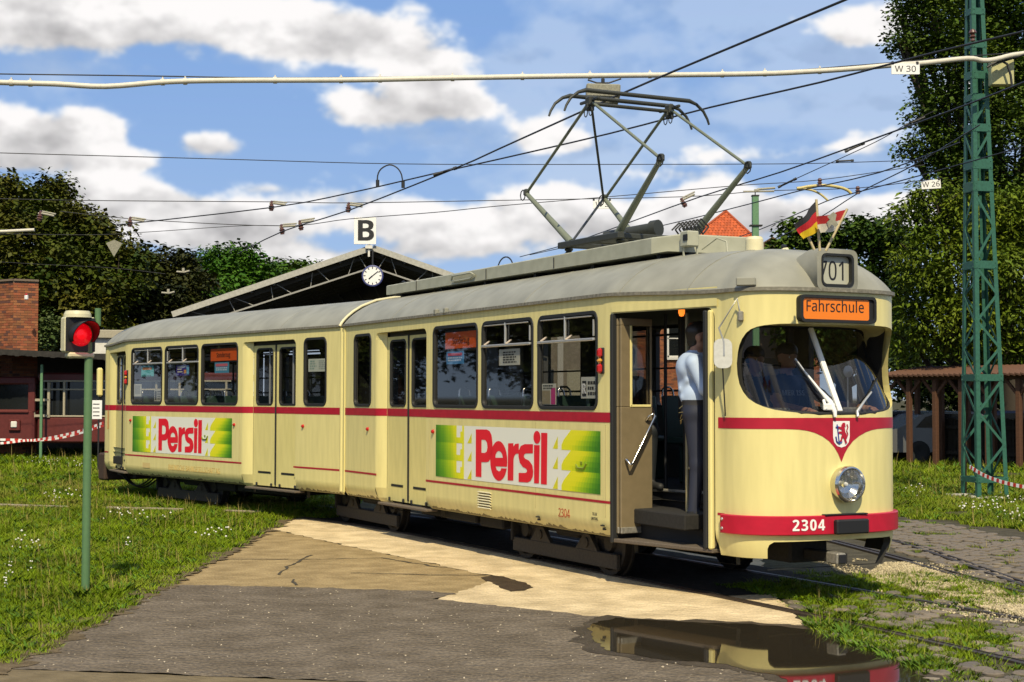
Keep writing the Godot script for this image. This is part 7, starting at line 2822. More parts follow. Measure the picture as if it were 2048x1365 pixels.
	b.bx(0.03, top + 0.13, 0, 0.10, 0.05, 0.05, 0.01)
	b.tube([Vector3(-0.25, top + 0.1, 0), Vector3(0.4, top + 0.11, 0.0)], 0.022, 6)
	b.tube([Vector3(0.05, top + 0.15, 0), Vector3(0.42, top + 0.18, 0.0)], 0.026, 6)
	part(gt, "clamp", b, M.insulator_pale)
	# yellow arched bracket right of the green pole
	b = mb()
	pts = []
	for q in [[1594, 377], [1604, 376], [1620, 373], [1650, 371], [1680, 375], [1696, 381], [1703, 388]]:
		pts.append(at_depth(q[0], q[1], 30.5))
	b.tube(run(pts, 3), 0.032, 8)
	pts = []
	for q in [[1607, 378], [1625, 381], [1642, 389], [1656, 401]]:
		pts.append(at_depth(q[0], q[1], 30.5))
	b.tube(run(pts, 3), 0.022, 8)
	o = part(self, "arched_bracket", b, M.bracket_yellow)
	tag(o, "yellow arched bracket holding the wires above the flags", "bracket")
	for q in [[1640, 364, 30.4], [1716, 380, 30.6]]:
		b = mb()
		b.lathe(Transform3D.IDENTITY, [Vector2(0.0, -0.09), Vector2(0.05, -0.08), Vector2(0.03, -0.04), Vector2(0.055, -0.02), Vector2(0.03, 0.01), Vector2(0.05, 0.03), Vector2(0.03, 0.07), Vector2(0.0, 0.08)], 10)
		o = part(self, "post_insulator", b, M.insulator)
		o.position = at_depth(q[0], q[1], q[2])
		tag(o, "brown ribbed insulator over the middle of the yellow bracket" if q[0] == 1640 else "brown ribbed insulator right of the yellow bracket's end", "insulator", "ribbed insulators above the flags")

# ---------------------------------------------------------------- buildings and yard furniture
func make_hall() -> void:
	# open gabled hall, its ridge running away from the viewer
	var d := 48.0
	var k := d / FPX
	var ap := at_depth(745, 500, d)
	var lf := at_depth(352, 634, d)
	var t := thing("hall", "open gabled hall with dark roof underside and steel truss", "hall", Transform3D(Basis(Vector3.UP, 0.06), Vector3(ap.x, 0, ap.z)))
	var ha := ap.y
	var half := ap.x - lf.x
	var hl := lf.y
	var L := 26.0
	for sg in [-1.0, 1.0]:
		# roof skin
		var b := mb()
		var dir := Vector3(sg * half, hl - ha, 0)
		var nn := Vector3(-dir.y, dir.x, 0).normalized()
		if nn.y < 0:
			nn = -nn
		var A := Vector3(0, ha, 0.25)
		var B := A + dir
		var z := Vector3(0, 0, -L)
		b.quad(A + nn * 0.10, B + nn * 0.10, B + nn * 0.10 + z, A + nn * 0.10 + z, nn)
		b.quad(A, B, B + z, A + z, -nn)
		var sk := part(t, "roof", b, M.hall_under)
		b = mb()
		# white barge board
		b.bar(A + nn * 0.04 + Vector3(0, 0, 0.03), B + nn * 0.04 + Vector3(0, 0, 0.03), 0.05, 0.18, nn)
		part(sk, "barge_board", b, M.hall_board)
		# corrugated sheets under the roof
		for j in 9:
			b = mb()
			var zz := Vector3(0, 0, -0.6 - j * 1.2)
			b.bar(A - nn * 0.09 + zz, B - nn * 0.09 + zz, 0.10, 0.16, nn)
			part(t, "rafter", b, M.hall_steel)
		for j in 9:
			b = mb()
			var q := A.lerp(B, (j + 0.5) / 9.0) - nn * 0.05
			b.bar(q, q + z, 0.07, 0.10, nn)
			part(t, "purlin", b, M.hall_steel)
		# truss in the gable: lower chord and posts
		b = mb()
		var C := Vector3(0, ha - 0.55, 0.0)
		var D := B + Vector3(sg * -0.6, -0.28, -0.25)
		b.bar(C, D, 0.05, 0.05, nn)
		var tr := part(t, "truss_chord", b, M.hall_pale)
		for j in 9:
			b = mb()
			var f0 := (j + 0.3) / 9.5
			var p0 := C.lerp(D, f0)
			var p1 := (A - nn * 0.05 + Vector3(0, 0, -0.25)).lerp(B - nn * 0.05 + Vector3(0, 0, -0.25), f0 + (0.04 if j % 2 == 0 else -0.04))
			b.tube([p0, p1], 0.014, 5)
			part(tr, "truss_web", b, M.hall_pale)
		b = mb()
		var E := Vector3(0, ha - 1.4, -3.0)
		var G := B + Vector3(sg * -1.5, -0.3, -3.0)
		b.bar(E, G, 0.05, 0.06, nn)
		part(t, "inner_chord", b, M.hall_steel)
		# columns
		for j in 4:
			b = mb()
			b.bx(sg * (half - 0.6), (hl - 0.3) / 2, -1.0 - j * 6.5, 0.18, hl - 0.3, 0.18, 0.01)
			part(t, "column", b, M.hall_steel)
	var b := mb()
	b.bx(0, 1.9, -L + 1, half * 1.9, 3.8, 0.2)
	part(t, "back_wall", b, M.hall_dark)
	# letter sign on the ridge
	var sg := thing("letter_sign", "white square sign with a black letter B on the hall ridge", "sign", Transform3D(Basis(Vector3.UP, 0.05), at_depth(730, 462, d - 0.4)))
	b = mb()
	b.bx(0, 0, 0, 44 * k, 54 * k, 0.05, 0.004)
	part(sg, "board", b, M.sign_white)
	lettering(sg, "letter", "B", 41 * k, at(0.005, 0.0, 0.027), M.black, true, 0.006, 1.12)
	b = mb()
	b.bx(0.12, -0.55, -0.06, 0.06, 0.5, 0.06)
	b.bx(0.12, -0.5, -0.05, 0.22, 0.1, 0.15)
	part(sg, "post", b, M.hall_white)
	# clock hanging in the gable
	var c := at_depth(745, 552, d - 0.9)
	var ct := thing("station_clock", "round white clock with blue rim hanging in the hall gable", "clock", Transform3D(Basis.IDENTITY, c))
	var R := 19.5 * k
	var T := Transform3D(Basis(Vector3.RIGHT, PI / 2), Vector3.ZERO)
	b = mb(T)
	b.lathe(Transform3D.IDENTITY, [Vector2(0, -0.1), Vector2(R * 0.9, -0.1), Vector2(R * 1.08, -0.04), Vector2(R * 1.08, 0.03), Vector2(R * 0.94, 0.04)], 32)
	part(ct, "case", b, M.clock_blue)
	b = mb(T)
	b.lathe(Transform3D.IDENTITY, [Vector2(R * 0.95, 0.03), Vector2(0, 0.03)], 32)
	var fc := part(ct, "face", b, M.sign_white)
	for j in 12:
		b = mb(Transform3D(Basis(Vector3.BACK, TAU * j / 12), Vector3(0, 0, 0.032)))
		b.bx(0, R * 0.80, 0, 0.028, R * 0.2, 0.006)
		part(fc, "hour_mark", b, M.black)
	for q in [[0.72, -0.9, 0.024], [0.5, -0.85 + PI, 0.034]]:
		b = mb(Transform3D(Basis(Vector3.BACK, q[1]), Vector3(0, 0, 0.04)))
		b.bx(0, R * q[0] / 2, 0, q[2], R * q[0], 0.006)
		part(fc, "hand", b, M.black)
	b = mb()
	b.tube([Vector3(0, R, 0), Vector3(0, R + 0.5, 0)], 0.03, 6)
	part(ct, "hanger", b, M.dark_metal)

func brick_wall(b: MB, t: Transform3D, w: float, h: float, bl: float, bh: float, depth: float, seed_: int, holes: Array) -> void:
	# bricks standing proud of the mortar, running bond, in the xy plane of t
	var r := RandomNumberGenerator.new()
	r.seed = seed_
	var rows := int(h / bh)
	for j in rows:
		var x := -0.5 * bl * (j % 2)
		while x < w:
			var x0 := maxf(0.0, x + 0.006)
			var x1 := minf(w, x + bl - 0.006)
			var y0 := j * bh + 0.005
			var y1 := (j + 1) * bh - 0.005
			var skip := x1 - x0 < 0.02
			for q in holes:
				if x1 > q[0] and x0 < q[2] and y1 > q[1] and y0 < q[3]:
					if x0 < q[0]:
						x1 = q[0]
					elif x1 > q[2]:
						x0 = q[2]
					else:
						skip = true
			if not skip and x1 - x0 > 0.02:
				var g := r.randf_range(0.65, 1.2)
				var u := r.randf()
				b.col = Color(0.30 * g, 0.085 * g * (1.0 + 0.4 * u), 0.035 * g * (1.0 + 0.3 * u))
				if r.randf() < 0.12:
					b.col = Color(0.12, 0.05, 0.035)
				var z := depth * r.randf_range(0.7, 1.0)
				var old := b.xf
				b.xf = old * t
				b.quad(Vector3(x0, y0, z), Vector3(x1, y0, z), Vector3(x1, y1, z), Vector3(x0, y1, z), Vector3.BACK)
				b.quad(Vector3(x0, y1, 0), Vector3(x1, y1, 0), Vector3(x1, y1, z), Vector3(x0, y1, z), Vector3.UP)
				b.quad(Vector3(x0, y0, 0), Vector3(x1, y0, 0), Vector3(x1, y0, z), Vector3(x0, y0, z), Vector3.DOWN)
				b.quad(Vector3(x0, y0, 0), Vector3(x0, y0, z), Vector3(x0, y1, z), Vector3(x0, y1, 0), Vector3.LEFT)
				b.quad(Vector3(x1, y0, 0), Vector3(x1, y0, z), Vector3(x1, y1, z), Vector3(x1, y1, 0), Vector3.RIGHT)
				b.xf = old
			x += bl

func make_workshop() -> void:
	# dark sheet metal depot behind the tram, seen only through its windows
	var d := 58.0
	var l := at_depth(700, 780, d)
	var r := at_depth(1275, 780, d)
	var h := at_depth(1000, 622, d).y
	var w := r.x - l.x
	var t := thing("depot", "dark depot wall with grey gate posts seen through the tram windows", "depot", Transform3D(Basis.IDENTITY, Vector3(l.x, 0, l.z)))
	var b := mb()
	b.bx(w / 2, h / 2, -4.0, w, h, 8.0)
	part(t, "wall", b, M.hall_dark)
	for k in 9:
		b = mb()
		b.bx(0.4 + k * (w - 0.8) / 8.0, h / 2, 0.08, 0.22, h, 0.14)
		part(t, "gate_post", b, M.hall_pale if k in [2, 6, 7] else M.hall_steel)
	for k in 8:
		b = mb()
		b.bx(0.4 + (k + 0.5) * (w - 0.8) / 8.0, 2.1, 0.04, (w - 0.8) / 8.0 - 0.5, 1.5, 0.05)
		part(t, "gate_window", b, M.dark_glass if k % 3 else M.grey_box)
	b = mb()
	b.bx(w / 2, h + 0.1, -4.0, w + 0.6, 0.25, 8.6)
	part(t, "roof_edge", b, M.shed_roof)

func make_tower() -> void:
	# square brick tower: a sunlit face to the left, a face in shade to the right
	var d := 45.5
	var edge := at_depth(25, 690, d)
	var top := at_depth(25, 562, d).y
	var t := thing("brick_tower", "square red brick tower beside the shed roof at the left edge", "tower", Transform3D(Basis(Vector3.UP, 0.0), Vector3(edge.x, 0, edge.z)))
	# left face normal towards viewer-left, right face runs away to the right
	var ua := Vector3(-0.80, 0, -0.60)
	var ub := Vector3(0.86, 0, -0.51)
	var wa := 1.5
	var wbb := 0.72
	var b := mb(Transform3D.IDENTITY, true)
	var Ta := Transform3D(Basis(-ua, Vector3.UP, Vector3(-0.60, 0, 0.80)), ua * wa)
	var Tb := Transform3D(Basis(ub, Vector3.UP, Vector3(0.51, 0, 0.86)), Vector3.ZERO)
	brick_wall(b, Ta, wa, top, 0.21, 0.075, 0.012, 5, [])
	brick_wall(b, Tb, wbb, top, 0.21, 0.075, 0.012, 6, [])
	part(t, "brick_courses", b, M.brick).set_meta("kind", "stuff")
	b = mb()
	b.quad(Ta * Vector3(0, 0, 0), Ta * Vector3(wa, 0, 0), Ta * Vector3(wa, top, 0), Ta * Vector3(0, top, 0), Ta.basis.z)
	b.quad(Tb * Vector3(0, 0, 0), Tb * Vector3(wbb, 0, 0), Tb * Vector3(wbb, top, 0), Tb * Vector3(0, top, 0), Tb.basis.z)
	var far := ub * wbb + ua * wa
	b.quad(ub * wbb, far, far + Vector3(0, top, 0), ub * wbb + Vector3(0, top, 0), -ua)
	b.quad(ua * wa, far, far + Vector3(0, top, 0), ua * wa + Vector3(0, top, 0), -ub)
	part(t, "mortar", b, M.mortar)
	b = mb()
	var e := Vector3(0, top + 0.03, 0)
	b.flat(e, ub * wbb + e, far + e, Vector3.UP)
	b.flat(e, far + e, ua * wa + e, Vector3.UP)
	b.bar(e, ub * wbb + e, 0.12, 0.06)
	b.bar(e, ua * wa + e, 0.12, 0.06)
	part(t, "coping", b, M.mortar)
	var at_ := thing("alarm_box", "small white alarm box with red cap on the brick tower", "alarm box", Transform3D(Basis(Vector3.UP, -0.5), at_depth(52, 594, 44.9)))
	b = mb()
	b.bx(0, -0.02, 0, 0.10, 0.13, 0.08, 0.015)
	part(at_, "case", b, M.sign_white)
	b = mb()
	b.lathe(at(0, 0.05, 0), [Vector2(0.035, 0), Vector2(0.03, 0.04), Vector2(0, 0.055)], 10)
	part(at_, "beacon", b, M.lamp_red)

func make_shed() -> void:
	# long low open shed with sagging dark roof, old railcar under it
	var d := 43.0
	var a := at_depth(-60, 690, d)
	var c := at_depth(260, 722, d)
	var t := thing("open_shed", "long low open shed with a dark sagging roof at the left", "shed", Transform3D(Basis.IDENTITY, Vector3(0, 0, -d)))
	var b := mb()
	var ha := a.y
	var hc := c.y
	b.quad(Vector3(a.x - 6, ha + 0.15, 0), Vector3(c.x + 2, hc + 0.02, 0), Vector3(c.x + 2, hc + 0.1, -7), Vector3(a.x - 6, ha + 0.25, -7), Vector3(0, 1, 0.05).normalized())
	b.quad(Vector3(a.x - 6, ha + 0.05, 0), Vector3(c.x + 2, hc - 0.08, 0), Vector3(c.x + 2, hc + 0.0, -7), Vector3(a.x - 6, ha + 0.15, -7), Vector3.DOWN)
	part(t, "roof", b, M.shed_roof)
	b = mb()
	b.bar(Vector3(a.x - 6, ha + 0.12, 0.02), Vector3(c.x + 2, hc - 0.02, 0.02), 0.04, 0.16)
	part(t, "fascia", b, M.shed_roof)
	b = mb()
	for k in 60:
		var f := k / 60.0
		var p := Vector3(lerpf(a.x - 4, c.x + 1.5, f), lerpf(ha, hc, f) - 0.03, 0.03)
		b.bx(p.x, p.y, p.z, 0.12, 0.05 + 0.03 * ((k * 7) % 3), 0.04)
	part(t, "ragged_edge", b, M.shed_roof).set_meta("kind", "stuff")
	for px in [78, 168, 214]:
		var p := at_depth(px, 800, d + 0.2)
		b = mb()
		b.bx(p.x, (hc - 0.1) / 2, -0.4, 0.07, hc - 0.1, 0.07)
		part(t, "post", b, M.pole_green)
	b = mb()
	b.quad(Vector3(a.x - 8, 0, -7), Vector3(c.x + 2, 0, -7), Vector3(c.x + 2, 3.2, -7), Vector3(a.x - 8, 3.2, -7), Vector3.BACK)
	b.quad(Vector3(c.x + 2, 0, -7), Vector3(c.x + 2, 0, -2), Vector3(c.x + 2, 2.8, -2), Vector3(c.x + 2, 2.8, -7), Vector3.LEFT)
	part(t, "back_wall", b, M.hall_dark)
	# railcar: burgundy end with one lamp, cream framed windows along its side
	var rd := 44.0
	var e := at_depth(40, 800, rd)
	var rc := thing("old_railcar", "burgundy railcar with cream window frames parked in the dark shed", "railcar", Transform3D(Basis(Vector3.UP, -0.12), Vector3(e.x, 0, e.z)))
	b = mb()
	b.bx(-1.4, 0.95, -1.0, 3.7, 0.95, 2.2, 0.06)
	b.bx(-1.4, 2.25, -1.0, 3.7, 0.22, 2.2, 0.04)
	for x in [-2.9, -1.5, 0.36]:
		b.bx(x, 1.8, 0.04, 0.2, 0.9, 0.1, 0.02)
	var body := part(rc, "body", b, M.burgundy)
	b = mb()
	b.bx(-0.5, 1.8, -0.02, 1.7, 0.8, 0.02)
	part(body, "window_glass", b, M.dark_glass)
	b = mb()
	b.bx(-0.10, 0.98, 0.14, 0.34, 0.32, 0.08, 0.02)
	part(body, "lamp_plate", b, M.burgundy)
	b = mb()
	b.bx(-0.10, 1.0, 0.19, 0.18, 0.18, 0.05, 0.02)
	part(body, "lamp", b, M.frosted)
	b = mb()
	b.bx(-0.4, 1.36, 0.13, 1.4, 0.05, 0.05, 0.01)
	part(body, "rail", b, M.burgundy)
	b = mb()
	for k in 7:
		b.lathe(Transform3D(Basis(Vector3.RIGHT, PI / 2), Vector3(-0.9 + k * 0.15, 0.54, 0.11)), [Vector2(0.05, 0), Vector2(0.0, 0.005)], 10)
	part(body, "vent_holes", b, M.black)
	b = mb()
	b.bx(3.4, 0.85, -1.0, 5.8, 0.75, 2.0, 0.05)
	b.bx(3.4, 2.35, -1.0, 5.8, 0.25, 2.0, 0.05)
	part(rc, "carriage_body", b, M.burgundy)
	b = mb()
	b.bx(3.4, 1.75, -0.2, 5.7, 1.0, 0.05)
	part(rc, "carriage_glass", b, M.dark_glass)
	for k in 9:
		b = mb()
		b.bx(0.62 + k * 0.68, 1.74, -0.02, 0.06, 1.05, 0.06, 0.008)
		part(rc, "window_post", b, M.old_cream)
	for y in [1.24, 2.0, 2.24]:
		b = mb()
		b.bx(3.4, y, -0.02, 5.6, 0.045, 0.05, 0.006)
		part(rc, "window_rail", b, M.old_cream)
	b = mb()
	b.bx(0.62, 1.7, 0.02, 0.5, 0.07, 0.06)
	b.bx(0.42, 1.7, 0.02, 0.07, 1.0, 0.06)
	b.bx(0.62, 1.25, 0.02, 0.5, 0.07, 0.06)
	b.bx(0.86, 1.7, 0.02, 0.07, 1.0, 0.06)
	part(rc, "end_window_frame", b, M.old_cream)
	# white flat roofed building behind the rear of the tram
	var wd := 51.5
	var wp := at_depth(215, 700, wd)
	var wt := thing("white_building", "low white building with flat roof behind the tram's rear", "building", Transform3D(Basis(Vector3.UP, 0.35), Vector3(wp.x, 0, wp.z)))
	b = mb()
	var wh := at_depth(215, 676, wd).y
	b.bx(0.3, wh / 2, -1.5, 1.7, wh, 3.0)
	part(wt, "wall", b, M.hall_white)
	b = mb()
	b.bx(0.3, wh + 0.12, -1.5, 1.9, 0.28, 3.3, 0.02)
	part(wt, "roof_slab", b, M.old_cream)
	# notice board just left of the tram
	var nt := thing("notice_board", "small white notice board left of the tram's rear end", "notice board", Transform3D(Basis(Vector3.UP, 0.1), at_depth(192, 820, 36)))
	b = mb()
	b.bx(0, 0, 0, 0.26, 0.44, 0.02, 0.004)
	part(nt, "board", b, M.sign_white)
	b = mb()
	for k in 4:
		b.bx(0.0, 0.13 - k * 0.09, 0.012, 0.15, 0.022, 0.002)
	part(nt, "print", b, M.black)
	b = mb()
	b.tube([Vector3(0.05, -1.4, -0.03), Vector3(0.05, 0.2, -0.03)], 0.02, 8)
	part(nt, "post", b, M.dark_metal)
	# diamond plate hanging in the wires at the left, pale tube lamps
	b = mb()
	b.prism(Transform3D.IDENTITY, PackedVector2Array([Vector2(-0.19, 0.12), Vector2(0, 0.2), Vector2(0.19, 0.12), Vector2(0, -0.2)]), 0.02)
	var o := part(self, "diamond_plate", b, M.grey_box)
	o.position = at_depth(228, 497, 36)
	tag(o, "grey diamond shaped plate hanging before the left trees", "plate")
	b = mb()
	b.tube([at_depth(-20, 464, 33), at_depth(10, 463, 33), at_depth(68, 460, 33)], 0.035, 8)
	o = part(self, "tube_lamp", b, M.conduit)
	tag(o, "pale straight tube held in the wires at the left edge", "tube")
	for q in [[365, 545, 50], [335, 587, 50]]:
		b = mb()
		b.tube([Vector3(-0.2, 0.02, 0), Vector3(0.05, 0, 0), Vector3(0.22, 0.05, 0)], 0.035, 6)
		b.bx(0.02, 0.08, 0, 0.08, 0.12, 0.06)
		o = part(self, "wire_clamp", b, M.insulator_pale)
		o.position = at_depth(q[0], q[1], q[2])
		tag(o, "upper pale wire clamp before the bright green tree" if q[0] == 365 else "lower pale wire clamp before the dark copper tree", "clamp", "wire clamps before the trees")

func tape(label: String, q: Array) -> void:
	var pts := []
	for e in q:
		pts.append(at_depth(e[0], e[1], e[2]))
	var fine := run(pts, 8)
	var t := thing("barrier_tape", label, "tape", Transform3D(Basis.IDENTITY, fine[0]))
	var k := 0
	for i in fine.size() - 1:
		var A: Vector3 = fine[i] - fine[0]
		var B: Vector3 = fine[i + 1] - fine[0]
		var b := mb()
		b.bar(A, B, 0.008, 0.06)
		part(t, "white_band" if k % 2 == 0 else "red_band", b, M.sign_white if k % 2 == 0 else M.tape_red)
		k += 1

func make_right_yard() -> void:
	# pergola of brown posts with a slatted roof, dark board fence behind, cars beyond it
	var t := thing("pergola", "brown timber pergola with slatted roof along the right background", "pergola")
	var A := on_ground(1770, 928)
	var B := on_ground(2140, 944)
	var dir := (B - A).normalized()
	var back := Vector3(-dir.z, 0, dir.x)
	if back.z > 0:
		back = -back
	var H := 2.30
	for px in [1772, 1825, 1881, 1935, 1988, 2048, 2110]:
		var f: float = (px - 1770.0) / 370.0
		var p := A.lerp(B, f)
		var b := mb()
		b.bar(p, p + Vector3(0, H, 0), 0.13, 0.13, dir, 0.01)
		var o := part(t, "post", b, M.pergola_wood)
		b = mb()
		for s in [-1.0, 1.0]:
			b.bar(p + Vector3(0, H - 0.45, 0), p + dir * s * 0.38 + Vector3(0, H - 0.03, 0), 0.07, 0.07, back)
			part(o, "knee_brace", b, M.pergola_wood)
			b = mb()
		p += back * 1.4
		b = mb()
		b.bar(p, p + Vector3(0, H + 0.1, 0), 0.12, 0.12, dir)
		part(t, "post", b, M.pergola_wood)
	for q in [0.0, 1.4]:
		var b := mb()
		b.bar(A + Vector3(0, H + 0.05, 0) + back * q, B + Vector3(0, H + 0.05, 0) + back * q, 0.09, 0.12)
		part(t, "beam", b, M.pergola_wood)
	var n := 34
	for k in n:
		var p := A.lerp(B, (k + 0.5) / n) + Vector3(0, H + 0.15, 0)
		var b := mb()
		b.bar(p - back * 0.28 + Vector3(0, -0.05, 0), p + back * 1.6 + Vector3(0, 0.2, 0), 0.19, 0.045, Vector3.UP.rotated(back, 0.25))
		part(t, "roof_slat", b, M.pergola_slat)
	var fence := thing("board_fence", "dark board fence standing behind the pergola posts", "fence")
	var m := 58
	for k in m:
		var p := (A + back * 1.6).lerp(B + back * 1.6, (k + 0.5) / m)
		var b := mb()
		b.bar(p, p + Vector3(0, 1.22 + 0.02 * ((k * 5) % 3), 0), 0.145, 0.022, back)
		part(fence, "board", b, M.fence_dark)
	for y in [0.3, 1.0]:
		var b := mb()
		b.bar(A + back * 1.53 + Vector3(0, y, 0), B + back * 1.53 + Vector3(0, y, 0), 0.05, 0.09)
		part(fence, "rail", b, M.fence_dark)
	var shapes := [[1832, 826, 45, M.car_dark, "dark car roof showing over the fence behind the first pergola posts"], [1905, 818, 43.5, M.car_silver, "silver car behind the fence left of the mast"], [2040, 824, 46, M.car_blue, "dark blue car behind the fence right of the mast"]]
	for q in shapes:
		var p := at_depth(q[0], q[1], q[2])
		car(Vector3(p.x, 0, p.z), q[3], q[4])
	tape("red and white tape strung from the mast to the right edge", [[1940, 934, 26.9], [1970, 952, 26.5], [2010, 966, 26.0], [2060, 976, 25.5], [2130, 984, 25]])
	tape("red and white tape sagging in front of the railcar shed", [[-60, 886, 40], [0, 887, 40], [45, 882, 40], [75, 880, 40], [120, 872, 39], [165, 861, 38], [206, 846, 37]])
	tape("second tape line just below the first at the shed", [[-60, 880, 40.5], [20, 880, 40.5], [80, 881, 40.2], [140, 872, 39.5], [206, 852, 38]])

func car(p: Vector3, paint: Material, label: String) -> void:
	var t := thing("parked_car", label, "car", Transform3D(Basis(Vector3.UP, 0.15), p), "cars parked behind the fence")
	var side := PackedVector2Array([Vector2(-2.1, 0.3), Vector2(2.1, 0.3), Vector2(2.15, 0.62), Vector2(2.0, 0.80), Vector2(1.1, 0.92), Vector2(0.5, 1.36), Vector2(0.2, 1.43), Vector2(-0.9, 1.42), Vector2(-1.3, 1.33), Vector2(-1.9, 0.98), Vector2(-2.15, 0.9), Vector2(-2.18, 0.5)])
	var b := mb()
	b.prism(at(0, 0, -0.82), side, 1.64)
	part(t, "body", b, paint)
	for z in [-0.835, 0.825]:
		b = mb()
		b.prism(at(0, 0, z), PackedVector2Array([Vector2(-1.45, 0.98), Vector2(0.85, 0.96), Vector2(0.42, 1.32), Vector2(0.15, 1.37), Vector2(-0.85, 1.36), Vector2(-1.15, 1.28)]), 0.01)
		part(t, "side_window", b, M.dark_glass)
	b = mb()
	b.quad(Vector3(1.08, 0.95, -0.7), Vector3(1.08, 0.95, 0.7), Vector3(0.53, 1.36, 0.62), Vector3(0.53, 1.36, -0.62), Vector3(0.6, 0.8, 0).normalized())
	part(t, "windscreen", b, M.dark_glass)
	for x in [-1.35, 1.35]:
		for z in [-0.85, 0.67]:
			b = mb()
			b.lathe(Transform3D(Basis(Vector3.RIGHT, PI / 2), Vector3(x, 0.31, z)), [Vector2(0, 0), Vector2(0.31, 0), Vector2(0.31, 0.18), Vector2(0.2, 0.19), Vector2(0, 0.17)], 18)
			part(t, "wheel", b, M.rubber)

func make_brick_house() -> void:
	# seen through the tram and over its roof: brick walls, white windows, green shutters, red hipped roof
	var d := 88.0
	var l := at_depth(1225, 780, d)
	var r := at_depth(1640, 780, d)
	var w := r.x - l.x
	var t := thing("brick_house", "red brick house with white windows and red tiled hip roof behind the tram", "house", Transform3D(Basis.IDENTITY, Vector3(l.x, 0, l.z)))
	var ev := at_depth(1430, 610, d).y
	var apex := at_depth(1452, 424, d + 4.5)
	var xs := []
	var holes := []
	for q in [[1335, 1400], [1462, 1502], [1560, 1605]]:
		var x0 := at_depth(q[0], 700, d).x - l.x
		var x1 := at_depth(q[1], 700, d).x - l.x
		holes.append([x0, at_depth(1400, 715, d).y, x1, at_depth(1400, 640, d).y])
	var b := mb(Transform3D.IDENTITY, true)
	brick_wall(b, Transform3D.IDENTITY, w, ev, 0.25, 0.085, 0.012, 9, holes)
	part(t, "brick_courses", b, M.brick).set_meta("kind", "stuff")
	b = mb()
	b.bx(w / 2, ev / 2, -4.5, w, ev, 8.98)
	part(t, "wall", b, M.mortar)
	for h in holes:
		var cx: float = (h[0] + h[2]) / 2
		var cy: float = (h[1] + h[3]) / 2
		var ww: float = h[2] - h[0]
		var hh: float = h[3] - h[1]
		b = mb()
		for e in [-1.0, 0.0, 1.0]:
			b.bx(cx + e * (ww / 2 - 0.03), cy, 0.03, 0.12 if e != 0.0 else 0.08, hh, 0.06)
		for e in [-1.0, 0.0, 1.0]:
			b.bx(cx, cy + e * (hh / 2 - 0.03), 0.035, ww, 0.12 if e != 0.0 else 0.06, 0.05)
		var o := part(t, "window", b, M.hall_white)
		b = mb()
		b.quad(Vector3(h[0], h[1], 0.004), Vector3(h[2], h[1], 0.004), Vector3(h[2], h[3], 0.004), Vector3(h[0], h[3], 0.004), Vector3.BACK)
		part(o, "pane", b, M.dark_glass)
		b = mb()
		b.bx(cx, h[1] - 0.08, 0.06, ww + 0.2, 0.14, 0.2)
		part(o, "sill", b, M.hall_white)
	for px in [1512, 1526]:
		var x := at_depth(px, 700, d).x - l.x
		b = mb()
		b.bx(x + 0.02, at_depth(1400, 672, d).y, 0.03, 0.38, at_depth(1400, 625, d).y - at_depth(1400, 720, d).y, 0.05)
		part(t, "shutter", b, M.shutter_green)
	# hipped roof of pantiles: the sheet, and rows of curved tiles over it
	b = mb()
	var ax := apex.x - l.x
	var ay := apex.y
	var az := -4.5
	var E := [Vector3(-0.4, ev - 0.1, 0.5), Vector3(w + 0.4, ev - 0.1, 0.5), Vector3(w + 0.4, ev - 0.1, -9.5), Vector3(-0.4, ev - 0.1, -9.5)]
	var P := Vector3(ax, ay, az)
	for i in 4:
		var A: Vector3 = E[i]
		var B: Vector3 = E[(i + 1) % 4]
		b.flat(A, B, P, Vector3(A.x + B.x - w, 3, A.z + B.z + 9.0))
	part(t, "roof", b, M.tile_red)
	b = mb(Transform3D.IDENTITY, true)
	var rr := RandomNumberGenerator.new()
	rr.seed = 14
	for i in [0, 1, 3]:
		var A: Vector3 = E[i]
		var B: Vector3 = E[(i + 1) % 4]
		var u := (B - A).normalized()
		var mid := (A + B) / 2.0
		var v := (P - A) - u * (P - A).dot(u)
		var vl := v.length()
		v = v.normalized()
		var nn := u.cross(v).normalized()
		if nn.y < 0:
			nn = -nn
		var rows := int(vl / 0.22)
		for j in rows:
			var f0 := j * 0.22 / vl
			var lo := A.lerp(P, f0)
			var hi := B.lerp(P, f0)
			var len := lo.distance_to(hi)
			var cols := int(len / 0.19)
			for k in cols:
				var g := rr.randf_range(0.75, 1.2)
				b.col = Color(0.44 * g, 0.085 * g, 0.02 * g)
				var p := lo + u * (k * 0.19 + (len - cols * 0.19) / 2)
				for s in 3:
					var t0 := s / 3.0
					var t1 := (s + 1) / 3.0
					var h0 := sin(t0 * PI) * 0.035 + 0.012
					var h1 := sin(t1 * PI) * 0.035 + 0.012
					var n0 := (nn + u * (t0 - 0.5) * -1.2 * -1.0).normalized()
					var n1 := (nn + u * (t1 - 0.5) * 1.2).normalized()
					b.quadn(p + u * 0.19 * t0 + nn * (h0 + 0.02), p + u * 0.19 * t1 + nn * (h1 + 0.02), p + u * 0.19 * t1 + v * 0.24 + nn * h1, p + u * 0.19 * t0 + v * 0.24 + nn * h0, n0, n1, n1, n0)
	part(t, "roof_tiles", b, M.tile_clay).set_meta("kind", "stuff")
	b = mb()
	for i in 2:
		b.tube([E[i] + Vector3(0, 0.06, 0), P + Vector3(0, 0.06, 0)], 0.08, 8)
	part(t, "hip_tiles", b, M.tile_red)
	# a second brick building further back, its corner just above the tram roof by the green pole
	var p2 := at_depth(1545, 700, 58)
	var t2 := thing("far_house", "small brown roof corner between the green pole and the trees", "house", Transform3D(Basis.IDENTITY, Vector3(p2.x, 0, p2.z)))
	var h2 := at_depth(1545, 478, 58).y
	b = mb()
	b.bx(0, (h2 - 0.5) / 2, -2, 1.4, h2 - 0.5, 4)
